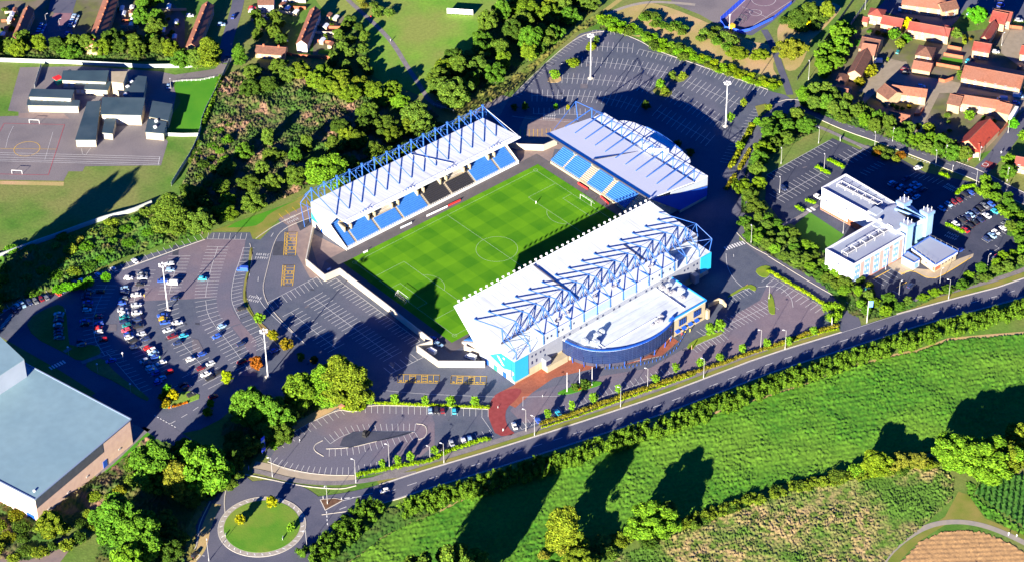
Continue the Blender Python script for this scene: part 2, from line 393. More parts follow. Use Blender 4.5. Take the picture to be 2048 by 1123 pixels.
sheet('car_park_pink_surface', F(*T5((1240, 315), (1475, 315), (1460, 420), (1395, 560), (1380, 660), (1400, 740), (1450, 815), (1380, 835), (1330, 790), (1305, 740), (1300, 665), (900, 680), (780, 690), (560, 760), (480, 640), (610, 550), (900, 450), (1230, 315))), .05, ASPH2)
sheet('car_park_pink_surface', F(*T5((1395, 840), (1450, 818), (1540, 920), (1537, 1130), (1430, 1130), (1500, 1010), (1440, 900))), .05, ASPH2)
sheet('south_car_park_surface', F(*T10((150, 395), (300, 300), (500, 205), (620, 225), (650, 180), (1040, 200), (1060, 260), (1070, 290), (1070, 420), (1000, 480), (900, 560), (790, 590), (600, 600), (400, 605), (200, 570), (70, 525))), .05, ASPH2)
sheet('car_park_pink_surface', [(1378, 690), (1450, 640), (1520, 600), (1545, 548), (1600, 580), (1650, 620), (1640, 650), (1560, 690), (1450, 730), (1370, 752), (1250, 800), (1120, 838), (1045, 845), (1020, 820), (1045, 790), (1150, 760), (1300, 735)], .05, ASPH2)
sheet('brick_forecourt', F(*T11((15, 62), (60, 5), (180, -75))) + F(*T7((120, 1123), (330, 985), (950, 890), (1000, 925), (900, 1010), (700, 1060), (500, 1085))) + F(*T11((250, 20), (120, 110), (20, 200), (-40, 170), (-60, 100))), .07, BRICKPAVE)
sheet('red_crossing', F(*T10((1398, 170), (1440, 110), (1545, 80), (1600, 90), (1560, 150), (1500, 200), (1490, 260), (1510, 320), (1560, 360), (1440, 372), (1400, 280), (1385, 220))), .09, REDSURF, 1)
sheet('pink_yard_paving', [(556, 437), (590, 420), (616, 407), (632, 440), (615, 530), (640, 556), (620, 556), (592, 505), (577, 468), (576, 452)], .055, PAVEPINK)
sheet('paved_corner', [(1030, 278), (1050, 232), (1150, 240), (1130, 300), (1080, 295)], .055, PAVEPINK)
sheet('gravel_strip', [(935, 240), (985, 185), (1020, 195), (1000, 232)], .055, PAVE)
# inside the ground: running strip round the pitch
sheet('pitch_surround', [(-9, -76), (114, -76), (114, 9.5), (-9, 9.5)], .06, NEWASPH if False else mat('pitch_surround_tarmac', (.10, .092, .10), (.12, .108, .115), .2, .9), world=True)
sheet('concrete_corner', [G(615, 462)[:2], (2.5, 9.6), (-9, 9.6), G(640, 548)[:2]], .065, PAVEPINK, world=True)
sheet('concrete_corner', [(103.5, 9.6), (114.2, 9.6), (114.2, 1), (118, 3), G(1110, 295)[:2], G(1030, 290)[:2]], .065, PAVEPINK, world=True)
# pitch
pm = bpy.data.materials.new('mown_pitch'); pm.use_nodes = True
n = pm.node_tree.nodes; l = pm.node_tree.links; pp = n['Principled BSDF']; pp.inputs['Roughness'].default_value = .9; pp.inputs['Specular IOR Level'].default_value = .1
geo = n.new('ShaderNodeNewGeometry'); sep = n.new('ShaderNodeSeparateXYZ'); l.new(geo.outputs['Position'], sep.inputs[0])
def _sq(sock, per, ph):
    a = n.new('ShaderNodeMath'); a.operation = 'MULTIPLY_ADD'; a.inputs[1].default_value = math.pi / per; a.inputs[2].default_value = ph; l.new(sock, a.inputs[0])
    s_ = n.new('ShaderNodeMath'); s_.operation = 'SINE'; l.new(a.outputs[0], s_.inputs[0])
    g = n.new('ShaderNodeMapRange'); g.inputs[1].default_value = -.12; g.inputs[2].default_value = .12; l.new(s_.outputs[0], g.inputs[0]); return g.outputs[0]
sx = _sq(sep.outputs[0], 6.9, .3); sy = _sq(sep.outputs[1], 6.9, .9)
ad = n.new('ShaderNodeMath'); ad.operation = 'ADD'; l.new(sx, ad.inputs[0]); l.new(sy, ad.inputs[1])
no = n.new('ShaderNodeTexNoise'); no.inputs['Scale'].default_value = .12; no.inputs['Detail'].default_value = 8; l.new(geo.outputs['Position'], no.inputs['Vector'])
a2 = n.new('ShaderNodeMath'); a2.operation = 'MULTIPLY_ADD'; a2.inputs[1].default_value = .24; l.new(ad.outputs[0], a2.inputs[0])
a3 = n.new('ShaderNodeMath'); a3.operation = 'MULTIPLY'; a3.inputs[1].default_value = .75; l.new(no.outputs['Fac'], a3.inputs[0]); l.new(a3.outputs[0], a2.inputs[2])
rp = n.new('ShaderNodeValToRGB'); rp.color_ramp.elements[0].position = .15; rp.color_ramp.elements[0].color = (.040, .175, .006, 1); rp.color_ramp.elements[1].position = .95; rp.color_ramp.elements[1].color = (.115, .300, .008, 1)
l.new(a2.outputs[0], rp.inputs[0]); l.new(rp.outputs[0], pp.inputs['Base Color'])
sheet('pitch', [(-4, -71), (109, -71), (109, 3), (-4, 3)], .09, pm, world=True)
PL = MB()
def wline(a, c, w=.11, z=.105, mb=PL):
    a = Vector(a[:2]); c = Vector(c[:2]); d = (c - a).normalized(); nn = Vector((-d.y, d.x)) * w / 2
    mb.poly([(*(a + nn), z), (*(a - nn), z), (*(c - nn), z), (*(c + nn), z)])
def arc(cx, cy, r, t0, t1, w=.11, z=.105, mb=PL, k=40):
    for i in range(k):
        ta = math.radians(t0 + (t1 - t0) * i / k); tb = math.radians(t0 + (t1 - t0) * (i + 1) / k)
        mb.poly([(cx + (r - w / 2) * math.cos(ta), cy + (r - w / 2) * math.sin(ta), z), (cx + (r + w / 2) * math.cos(ta), cy + (r + w / 2) * math.sin(ta), z),
                 (cx + (r + w / 2) * math.cos(tb), cy + (r + w / 2) * math.sin(tb), z), (cx + (r - w / 2) * math.cos(tb), cy + (r - w / 2) * math.sin(tb), z)])
for a, c in [((0, 0), (105, 0)), ((0, -68), (105, -68)), ((0, 0), (0, -68)), ((105, 0), (105, -68)), ((52.5, 0), (52.5, -68))]: wline(a, c)
for sx_, o_ in ((1, 0), (-1, 105)):
    for d_, w_ in ((16.5, 20.16), (5.5, 9.16)):
        x = o_ + sx_ * d_
        wline((o_, -34 + w_), (x, -34 + w_)); wline((o_, -34 - w_), (x, -34 - w_)); wline((x, -34 + w_), (x, -34 - w_))
    arc(o_ + sx_ * 11, -34, 9.15, *((-53, 53) if sx_ > 0 else (127, 233)))
    for y in (0, -68): arc(o_, y, 1, 0, 360, k=12)
arc(52.5, -34, 9.15, 0, 360)
struct(PL.build('pitch_lines', mat('pitch_line_paint', (.42, .52, .36), rough=.8)))
# --- public roads
MAIN = [(2160, 528), (2040, 580), (1912, 613), (1806, 642), (1696, 678), (1542, 725), (1430, 768), (1325, 808), (1211, 846), (1097, 883), (986, 918), (919, 938), (846, 960), (770, 985), (700, 1002), (640, 1010)]
ribbon('main_road', MAIN, 10.5, .10, ROADM)
ribbon('main_road', [(2150, 532), (2300, 470), (2520, 370)], 10.5, .098, ROADM)
ribbon('roundabout_exit_road', [(770, 985), (715, 1010), (670, 1035), (640, 1060), (615, 1085)], 8, .095, ROADM)
RC = G(524, 1052)
def circ(r, k=56, c=None): c = c or RC; return [(c[0] + r * math.cos(2 * math.pi * i / k), c[1] + r * math.sin(2 * math.pi * i / k)) for i in range(k)]
sheet('roundabout_road', circ(26.5), .085, ROADM, world=True)
ribbon('link_road', [(520, 1000), (490, 975), (455, 948), (400, 912), (330, 864), (285, 835), (200, 780)], 9, .07, ROADM)
ribbon('south_approach_road', [(470, 1420), (430, 1300), (415, 1180), (415, 1120), (430, 1060)], 9, .075, ROADM)
ribbon('south_exit_road', [(500, 1400), (540, 1260), (560, 1200), (585, 1140), (610, 1090), (600, 1040)], 9, .078, ROADM)
sheet('roundabout_apron', circ(16.8), .20, mat('pale_setts', (.40, .36, .30), (.30, .27, .23), .8, .9), world=True, th=.14)
sheet('roundabout_lawn', circ(14.6), .26, mat('roundabout_grass', (.075, .22, .012), (.12, .25, .018), .12, .95, col3=(.17, .24, .03), scale3=.05, bump=.8), world=True, th=.1)
# triangular splitter
TRI = T10((385, 750), (415, 812), (525, 752), (470, 742)); sheet('traffic_island', TRI, .22, mat('island_bark', (.10, .05, .03), (.16, .09, .05), .8, .95), th=.14); kerbline(K, TRI, 0, .3, .15, True, z=.09)
# housing road on the right
HR = [(1556, 215), (1590, 205), (1640, 228), (1700, 255), (1760, 275), (1830, 302), (1900, 330), (1960, 352), (2020, 385), (2100, 420)]
ribbon('estate_road', HR, 7.5, .075, ROADM)
ribbon('estate_side_road', [(1958, 345), (1985, 320), (2010, 290), (2035, 255), (2080, 210)], 7, .070, ROADM)
sheet('red_junction_patch', T4((1310, 965), (1375, 985), (1350, 1020), (1275, 1000)), .11, REDSURF)
ribbon('estate_footpath', [(1592, 238), (1650, 258), (1720, 292), (1770, 305)], 2.2, .08, PAVE)
ribbon('close_road', T4((860, 840), (900, 740), (960, 600), (1010, 520), (1100, 500)), 6, .06, BLOCKPAVE)
ribbon('close_road', T4((590, 560), (620, 520), (700, 440), (760, 360)), 7.5, .065, BLOCKPAVE)
sheet('housing_courtyard', T4((560, 640), (600, 470), (700, 380), (830, 370), (870, 450), (1160, 500), (1537, 560), (1600, 640), (1480, 690), (1370, 580), (1100, 560), (1030, 560), (950, 720), (870, 850), (820, 800), (900, 640), (960, 560), (720, 480)), .05, BLOCKPAVE)
sheet('housing_tarmac', T4((660, 50), (720, -20), (1560, -20), (1560, 130), (1180, 60), (1130, 130), (1090, 170), (860, 130), (700, 70)), .05, ASPH)
sheet('housing_tarmac', T4((1400, 180), (1537, 180), (1700, 200), (1700, 420), (1537, 420), (1400, 320)), .05, BLOCKPAVE)
sheet('housing_yards', T4((300, 600), (360, 480), (520, 200), (640, 150), (1100, 200), (1537, 150), (1600, 420), (1537, 700), (1400, 880), (1180, 960), (880, 830), (560, 640)), .025, mat('garden_ground', (.10, .10, .05), (.13, .15, .04), .2, .95, col3=(.18, .15, .11), scale3=.06))
# office grounds
OFFICE = [(1665, 277), (1720, 300), (1735, 290), (1770, 308), (1805, 320), (1850, 345), (1960, 368), (1995, 395), (2048, 430), (2048, 500), (2000, 520), (1900, 575), (1860, 590), (1800, 612), (1740, 600), (1700, 575), (1640, 470), (1600, 455), (1560, 440), (1530, 400), (1535, 350)]
sheet('office_car_park', OFFICE, .05, NEWASPH)
sheet('office_lawn', [(1590, 450), (1620, 425), (1688, 470), (1650, 508), (1600, 480)], .08, mat('shaded_lawn', (.045, .16, .008), (.06, .18, .01), .1, .95))
ribbon('office_path', [(1636, 410), (1600, 435), (1555, 455)], 2, .09, PAVE)
sheet('office_terrace', F(*T8((715, 470), (800, 430), (890, 490), (1010, 500), (1150, 430), (1235, 400), (1230, 420), (1010, 548), (950, 545), (870, 500), (800, 525), (760, 500))), .11, mat('cream_paving', (.42, .34, .24), (.36, .30, .21), .3, .9), th=.05)
# access road east of the stadium down to the main road
ribbon('access_road', [(1576, 200), (1545, 245), (1500, 330), (1490, 400), (1492, 470), (1540, 512), (1600, 550), (1660, 590), (1706, 640), (1700, 675)], 8, .062, ROADM)
# verges: pavement north of the main road and grass strips
def par(px, d, it=2):
    pts = smoothpts([tuple(G(*p))[:2] for p in px], False, it); a, _ = ribbon_pts(pts, d, 0); return [tuple(p) for p in a]
ribbon('pavement', par(MAIN[0:4], -10.2, 1), 2.6, .07, PAVE, 0, world=True)
MW = MAIN[4:14]
ribbon('pavement', par(MW, -9.3, 1), 2.8, .09, PAVE, 0, world=True)
ribbon('verge', par(MAIN[0:4], -7.3, 1), 3.0, .065, GRASS_DRY, 0, world=True)
ribbon('verge', par(MW, -6.8, 1), 2.0, .08, GRASS_DRY, 0, world=True)
kerbline(K, par(MAIN[0:4], -5.4, 1), 0, .5, .2, world=True)
kerbline(K, par(MW, -5.4, 1), 0, .45, .2, world=True)
kerbline(K, par(MAIN, 5.4, 1), 0, .3, .2, world=True)
kerbline(K, circ(26.7), 0, .3, .12, True, world=True) if False else None
kerbline(K, circ(16.8), 0, .3, .22, True, world=True)
kerbline(K, [p for p in T10((-180, 905), (-195, 700), (-120, 590), (0, 610), (250, 665), (500, 690), (600, 665))], 2, .4, .18)
kerbline(K, [p for p in T9((1090, 1123), (1170, 1050), (1185, 985), (1190, 900), (1260, 760))], 2, .4, .18)
kerbline(K, [p for p in T10((640, 790), (520, 860), (430, 930), (400, 985), (370, 1030))], 2, .4, .18)
for pl in (par(HR, 3.9), par(HR[2:], -3.9)): kerbline(K, pl, 0, .3, .18, world=True)
# kerbs in the stadium grounds (pale edges)
for pts, cl in [(T10((70, 522), (200, 570), (400, 603), (590, 603)), 0), (T5((0, 770), (210, 600), (470, 590), (1230, 315)), 0), (T6((0, 310), (40, 280), (130, 220), (330, 130)), 0),
                (T6((328, 185), (170, 245), (110, 320), (60, 520), (35, 620), (90, 740), (300, 945)), 0), (T5((1500, 340), (1520, 420), (1480, 560), (1470, 690), (1537, 800)), 0),
                (T6((0, 800), (60, 870), (140, 960)), 0), (T3((0, 580), (170, 410), (330, 270), (440, 200), (615, 185), (780, 250), (850, 300), (1100, 385), (1537, 540)), 0),
                (T7((1345, 270), (1420, 350), (1537, 410)), 0), (T8((0, 415), (300, 600), (560, 740)), 0), (T10((150, 390), (300, 300), (500, 205), (560, 225), (650, 215), (650, 182), (1040, 190), (1390, 208)), 0),
                (T10((420, 445), (560, 440), (700, 405), (940, 345)), 0), (T10((400, 395), (350, 420), (345, 455), (405, 490)), 0), (T10((960, 295), (1010, 300), (1028, 340), (1010, 380), (970, 390)), 0)]:
    kerbline(K, pts, 2 if not cl else 1, .28, .13, bool(cl), z=.05)
struct(K.build('kerbs', KERB))
# --- lawns and banks inside the site
sheet('stadium_bank', [(424, 462), (500, 436), (560, 418), (615, 385), (618, 407), (560, 436), (520, 478), (505, 478), (500, 464)], .06, GRASS_DRY)
sheet('stadium_bank_lush', [(440, 456), (560, 414), (612, 392), (600, 398), (540, 425), (520, 450), (490, 455)], .075, GRASS_BRIGHT, 1)
LAWN = mat('planted_verge', (.13, .22, .012), (.20, .26, .02), .3, .95)
def island(name, px, m=None, sm=1): sheet(name, px, .18, m or LAWN, sm, th=.13)
island('verge_island', T5((1500, 360), (1520, 370), (1500, 500), (1475, 600), (1480, 680), (1537, 790), (1525, 790), (1460, 700), (1460, 600), (1490, 470)), GRASS_DRY)
island('verge_island', T6((0, 800), (20, 800), (150, 930), (120, 930), (40, 870)), mat('bare_verge', (.30, .20, .08), (.26, .2, .07), .4, .95))
island('dark_verge', T5((150, 800), (330, 700), (395, 720), (410, 900), (420, 960), (590, 940), (610, 1010), (480, 1050), (380, 990), (200, 900)), GRASS)
island('dark_verge', T5((500, 1060), (610, 1010), (700, 1123), (900, 1260), (880, 1290), (700, 1170), (560, 1110)), GRASS)
island('planted_corner', T9((940, 200), (1000, 150), (1120, 90), (1220, 135), (1100, 180), (1000, 205)), GRASS_PARK)
island('flag_island', T11((258, 118), (320, 85), (480, 40), (545, 45), (530, 65), (440, 90), (330, 122)), GRASS_BRIGHT)
island('verge_island', T7((1040, 955), (1120, 900), (1260, 865), (1265, 880), (1110, 940), (1080, 980)), LAWN)
island('verge_island', T7((1290, 655), (1420, 580), (1470, 600), (1460, 628), (1410, 598), (1300, 665)), LAWN)
island('verge_island', T7((1455, 500), (1510, 470), (1560, 480), (1540, 545), (1490, 540)), LAWN)
island('verge_island', T8((0, 630), (30, 650), (48, 760), (20, 765), (0, 740)), LAWN)
island('verge_island', T3((1460, 640), (1520, 625), (1560, 640), (1500, 700), (1400, 870), (1310, 1020), (1290, 1000), (1400, 830), (1480, 700)), GRASS_DRY, 0)
island('wedge_island', T10((560, 440), (500, 430), (520, 380), (580, 345), (700, 340), (950, 342), (860, 375), (700, 405)), NEWASPH, 0)
island('tree_island', T3((440, 300), (460, 255), (500, 250), (510, 290), (480, 310)), GRASS_DRY)
island('tree_island', T3((330, 400), (345, 355), (400, 345), (420, 380), (380, 405)), GRASS_DRY)
island('tree_island', T3((210, 500), (300, 495), (290, 455), (225, 460)), SAND)
island('tree_island', T3((840, 560), (860, 520), (930, 520), (970, 560), (930, 590)), GRASS_DRY)
island('tree_island', T3((950, 480), (1010, 440), (1075, 450), (1020, 500)), GRASS_DRY)
# --- bottom right: field, hedge bank, meadow, track, stubble
rough('crop_field', T8((1600, 870), (1540, 880), (1280, 900), (1080, 920), (900, 985), (700, 1025), (480, 1095), (380, 1130)) + F(*T11((930, 330), (800, 370), (620, 430), (440, 490), (300, 530), (100, 590), (0, 640))) + F(*T10((1400, 700), (1250, 750), (1100, 820), (900, 900), (760, 975), (620, 1080), (500, 1170), (560, 1260))) + [(1050, 1200), (1170, 1123), (1220, 1090), (1400, 1030), (1540, 975), (1730, 935), (1880, 900), (2100, 900), (2110, 655)], .6, .42, CROP, 3, rows=(1.05, 3.1, .10), tall=.3)
rough('rough_meadow', [(1150, 1200), (1240, 1110), (1400, 1050), (1560, 985), (1740, 945), (1870, 930), (1910, 960), (1905, 1000), (1850, 1050), (1790, 1100), (1740, 1160)], .5, .65, MEADOW, 5, tall=.3)
sheet('meadow_margin', T12((690, 1123), (850, 990), (1060, 850), (1140, 700), (1200, 720), (1300, 860), (1537, 960), (1600, 1010), (1600, 1050), (1400, 950), (1180, 890), (1060, 900), (900, 1000), (780, 1123)), .02, GRASS_DRY)
ribbon('farm_track', [(1750, 1160), (1768, 1115), (1810, 1075), (1860, 1048), (1910, 1041), (1960, 1047), (2010, 1065), (2060, 1090)], 2.6, .06, TRACK)
rough('stubble_field', T12((700, 1250), (790, 1123), (900, 1000), (1040, 940), (1150, 930), (1280, 940), (1400, 985), (1537, 1060), (1800, 1150)), .7, .16, STUBBLE, 8, rows=(.9, 2.4, .17))
rough('maize_field', T12((1270, 650), (1330, 630), (1537, 600), (1640, 590), (1640, 960), (1537, 925), (1440, 860), (1230, 720)), .5, .5, MAIZE, 9, rows=(-.95, 2.2, 1.0))
rough('field_margin', T12((1180, 640), (1260, 660), (1230, 730), (1440, 870), (1537, 930), (1620, 980), (1537, 970), (1300, 860), (1190, 720)), .6, .6, CROP, 10)
sheet('hedge_bank', F(*T8((1600, 860), (1280, 885), (1080, 905), (900, 970), (700, 1010), (480, 1085), (380, 1130))) + F(*T11((930, 310), (800, 345), (620, 410), (440, 470), (300, 515), (100, 570), (0, 615))) + F(*T10((1400, 670), (1250, 730), (1100, 795), (1100, 825), (1250, 750), (1400, 695))) + F(*T11((0, 640), (100, 592), (300, 535), (440, 492), (620, 430), (800, 368), (930, 325))) + F(*T8((380, 1142), (480, 1100), (700, 1028), (900, 990), (1080, 925), (1280, 905), (1600, 875))), .04, SAND)
# scrub behind the school fence
rough('scrub_undergrowth', [(462, 150), (520, 140), (640, 160), (760, 175), (860, 215), (880, 235), (800, 285), (640, 365), (560, 405), (430, 455), (330, 462), (360, 380), (400, 290), (440, 170)], .6, 1.5, SCRUBM, 12, tall=1.6)
rough('bank_undergrowth', [(0, 520), (150, 470), (310, 415), (330, 450), (420, 455), (400, 470), (290, 505), (200, 540), (120, 575), (0, 612), (-60, 640), (-60, 545)], .6, 1.2, mat('bank_growth', (.055, .14, .014), (.20, .15, .05), .2, .95, lo=.48, hi=.64, col3=(.05, .16, .014), scale3=.05), 13, tall=1.3)
rough('bank_undergrowth', [(880, 225), (930, 190), (1000, 170), (1060, 130), (1130, 75), (1180, 35), (1215, 20), (1190, 55), (1150, 68), (1080, 132), (1020, 188), (960, 218), (930, 235)], .8, .9, mat('dry_brush', (.20, .19, .04), (.10, .15, .02), .15, .95, lo=.42, hi=.6), 14, tall=.8)
rough('waste_ground_brush', [(-40, 960), (0, 985), (72, 1035), (150, 985), (210, 945), (300, 870), (310, 900), (260, 990), (150, 1060), (60, 1123), (-40, 1123)], .7, 1.0, SCRUBM, 15, tall=1.5)
sheet('waste_ground', T9((-60, 1060), (60, 1000), (240, 930), (420, 980), (440, 1020), (300, 1200), (-60, 1200)), .05, PAVEPINK)
sheet('cinema_lawn', T9((880, 335), (935, 360), (830, 640), (780, 650), (640, 590), (600, 560)), .06, GRASS_BRIGHT)
sheet('cinema_footway', T9((600, 560), (640, 520), (780, 395), (785, 300), (865, 310), (885, 335), (740, 470), (640, 550)), .055, PAVE)
rough('road_edge_growth', [(390, 1123), (370, 1123), (360, 1060), (400, 1000), (420, 1000), (395, 1050)], .6, .7, mat('dry_brush2', (.25, .20, .06), (.14, .17, .03), .2, .95), 16, tall=.6)

# undergrowth below the tree belts
UG = mat('belt_undergrowth', (.055, .105, .014), (.11, .11, .03), .25, .95, lo=.45, hi=.65, col3=(.05, .14, .014), scale3=.06)
def under(px, seed, amp=1.0, tall=.9): rough('tree_belt_undergrowth', px, .6, amp, UG, seed, tall=tall)
under([(290, 905), (330, 880), (400, 925), (450, 965), (430, 1000), (400, 1010), (375, 1060), (370, 1150), (180, 1150), (200, 1080), (250, 1000), (262, 960)], 31)
under([(445, 850), (480, 815), (560, 795), (720, 800), (735, 806), (690, 810), (640, 822), (585, 850), (545, 880), (525, 905), (500, 935), (470, 900), (440, 870)], 32)
under([(860, 180), (900, 130), (950, 100), (975, 60), (1010, 30), (1060, 5), (1180, -30), (1190, 20), (1140, 60), (1090, 100), (1050, 130), (1000, 165), (930, 195), (885, 210)], 33)
under([(-20, 124), (345, 124), (440, 124), (450, 100), (345, 98), (200, 90), (60, 88), (-20, 92)], 34)
under([(1592, 190), (1640, 180), (1700, 210), (1760, 236), (1830, 270), (1920, 305), (1938, 327), (1900, 326), (1820, 299), (1740, 266), (1660, 240), (1600, 216)], 35)
under([(1485, 440), (1530, 440), (1570, 455), (1600, 480), (1650, 520), (1700, 575), (1730, 640), (1700, 630), (1640, 568), (1540, 512), (1490, 485)], 36, .8, .5)
under([(1700, 578), (1760, 597), (1800, 612), (1860, 592), (1900, 576), (1960, 540), (2000, 518), (2060, 492), (2060, 530), (1960, 568), (1880, 594), (1830, 615), (1770, 637), (1735, 640)], 37, .8, .5)
under([(1540, 245), (1620, 240), (1640, 262), (1590, 290), (1520, 320), (1495, 350), (1490, 400), (1500, 430), (1480, 430), (1482, 370), (1500, 310)], 38, .7, .5)
under([(1955, 358), (1990, 370), (2060, 430), (2060, 490), (2010, 470), (2035, 440), (1985, 402), (1965, 388)], 39, .7, .5)
under([(685, 40), (720, 60), (738, 100), (745, 160), (700, 165), (655, 135), (668, 80)], 40)
under(T3((520, 180), (540, 110), (640, 150), (790, 200), (1000, 285), (1120, 335), (1250, 385), (1400, 435), (1600, 500), (1600, 545), (1500, 525), (1300, 462), (1130, 395), (1000, 355), (880, 312), (800, 268), (760, 220), (640, 210)), 41, .6, .4)
sheet('sandy_bank', T10((130, 400), (170, 330), (230, 280), (320, 215), (430, 150), (520, 150), (500, 200), (300, 295)), .06, SAND, 1)
CREAMP = mat('cream_footway', (.40, .33, .24), (.34, .29, .22), .3, .9)
ribbon('curved_footway', T10((-10, 540), (70, 552), (200, 592), (400, 622), (600, 626)), 4.0, .09, CREAMP)
ribbon('outer_footway', T10((-20, 575), (60, 590), (200, 632), (400, 652), (600, 645), (800, 610), (960, 590)), 2.6, .095, PAVE)
ribbon('roadside_strip', T9((1262, 770), (1200, 900), (1180, 1000), (1165, 1050), (1090, 1130)), 2.6, .09, SAND, o0=4.2, o1=.6)
ribbon('shed_footway', T9((560, 600), (640, 545), (790, 400), (880, 320)), 3.6, .07, PAVE)
under(T10((640, 880), (760, 800), (900, 800), (1100, 765), (1250, 700), (1400, 655), (1400, 690), (1250, 745), (1100, 822), (900, 905), (760, 980), (620, 1085), (480, 1180), (330, 1180), (340, 1110), (480, 1010)), 42, .8, .7)
# ================================================================== STANDS
def terrace(mb, x0, x1, yf, zf, n, run, rise, along='x'):
    """stepped concrete, front edge at yf going backwards (+run)"""
    for i in range(n):
        y0 = yf + run * i; y1 = yf + run * (i + 1); z1 = zf + rise * i
        if along == 'x': mb.bx(x0, x1, min(y0, y1), max(y0, y1), 0.02, z1)
        else: mb.bx(min(y0, y1), max(y0, y1), x0, x1, 0.02, z1)
def seats(mb, x0, x1, yf, zf, i0, i1, run, rise, along='x'):
    for i in range(i0, i1):
        s = 1 if run > 0 else -1
        y0 = yf + run * i + s * .25; z = zf + rise * i
        ya, yb = y0, y0 + s * .42; yc, yd = y0 + s * .42, y0 + s * .52
        if along == 'x':
            mb.bx(x0, x1, min(ya, yb), max(ya, yb), z + .02, z + .42); mb.bx(x0, x1, min(yc, yd), max(yc, yd), z + .02, z + .85)
        else:
            mb.bx(min(ya, yb), max(ya, yb), x0, x1, z + .02, z + .42); mb.bx(min(yc, yd), max(yc, yd), x0, x1, z + .02, z + .85)
# ---------------------------------------------------------------- long stand behind the far touchline
ns = thing('grandstand', 'long white roofed stand with a row of blue masts standing behind it', 'grandstand', (52, 20, 0))
def ch(mb, name, m, root): 
    o = mb.build(name, m); o.parent = root; o.matrix_parent_inverse = Matrix.Translation(-Vector(root.location)); return o
X0, X1 = 2.8, 102.6
def chsplit(mb, name, m, root):
    par_ = list(range(len(mb.v)))
    def fd(i):
        while par_[i] != i: par_[i] = par_[par_[i]]; i = par_[i]
        return i
    for f in mb.f:
        for v in f[1:]: par_[fd(v)] = fd(f[0])
    g = {}
    for f in mb.f: g.setdefault(fd(f[0]), []).append(f)
    for fs in g.values():
        used = sorted({v for f in fs for v in f}); mp = {v: i for i, v in enumerate(used)}
        b = MB(); b.v = [mb.v[v] for v in used]; b.f = [tuple(mp[v] for v in f) for f in fs]; b.mi = [0] * len(b.f); ch(b, name, m, root)
m = MB(); m.slabx(X0, X1, [(33.97, 13.0), (7.5, 15.9), (7.5, 15.55), (33.97, 12.4)])
ch(m, 'roof', WHITEMETAL, ns)
m = MB(); m.bx(X0 + .3, X1 - .3, 33.6, 33.9, 0, 12.45)
ch(m, 'back_wall', WHITEWALL, ns)
for x0, x1 in ((X0 - .15, X0 + .1), (X1 - .1, X1 + .15)):
    m = MB(); m.slabx(x0, x1, [(34.0, 6.6), (34.0, 12.9), (14.7, 14.95), (20.0, 8.3), (28.6, 3.2)]); ch(m, 'end_cladding', GREYCLAD, ns)
    m = MB(); m.slabx(x0 + .02, x1 - .02, [(34.0, .0), (34.0, 6.6), (28.6, 3.2), (19.8, 8.2), (19.0, 7.4), (9.0, 1.6), (9.0, .0)]); ch(m, 'end_wall', CONCW if False else mat('pale_end_wall', (.62, .58, .50), (.56, .52, .46), .3, .8), ns)
m = MB(); m.poly([(X0 - .19, 33.9, 6.5), (X0 - .19, 33.9, 3.5), (X0 - .19, 28.9, 3.3)]); m.poly([(X0 - .19, 34.0, 7.4), (X0 - .19, 34.0, 6.5), (X0 - .19, 28.6, 3.3), (X0 - .19, 29.5, 3.7)]); ch(m, 'cyan_flash', CYAN, ns)
m = MB(); m.bx(X0 - .25, X0 - .14, 26.2, 27.4, .1, 2.2); ch(m, 'door', BLUEPANEL, ns)
NR, RUN, RISE = 22, .82, .44
m = MB(); terrace(m, X0 + .2, X1 - .2, 9.6, 1.1, NR, RUN, RISE); m.bx(X0 + .2, X1 - .2, 27.7, 33.5, .02, 11); ch(m, 'terrace', CONC, ns)
AX = [G(715.6, 487, 1).x, G(762.5, 462.6, 1).x, G(809.6, 439, 1).x, G(860.6, 413.6, 1).x, G(905, 390, 1).x, G(951.7, 366, 1).x, G(1000, 341, 1).x]
edges = [X0 + .4] + [a for a in AX] + [X1 - .4]
# a walkway (aisle) in the middle of each block, with a vomitory half way up
for i in range(len(edges) - 1):
    a, c = edges[i] + .7, edges[i + 1] - .7
    if c - a < 2: continue
    lo = 0; kind = i % 3
    if i in (2, 5):         # lower seats are split from the upper ones by a cream gangway wall
        m = MB(); seats(m, a, c, 9.6, 1.1, 0, 7, RUN, RISE); ch(m, 'seat_block', SEAT if i == 2 else mat('black_seats', (.03, .03, .04), rough=.6), ns)
        m = MB(); seats(m, a, c, 9.6, 1.1, 12, NR, RUN, RISE); ch(m, 'seat_block', SEAT, ns)
        m = MB(); m.bx(a, c, 9.6 + RUN * 11, 9.6 + RUN * 11.35, 1.1, 1.1 + RISE * 12 + .6); m.bx(a, c, 9.6 + RUN * 7.1, 9.6 + RUN * 7.4, 1.1, 1.1 + RISE * 7 + .5); ch(m, 'gangway_wall', CREAM, ns)
    else:
        m = MB(); seats(m, a, c, 9.6, 1.1, 0, NR, RUN, RISE); ch(m, 'seat_block', MATS['navy_seats'] if False else (mat('black_seats', (.03, .03, .04), rough=.6) if i == 4 else SEAT), ns)
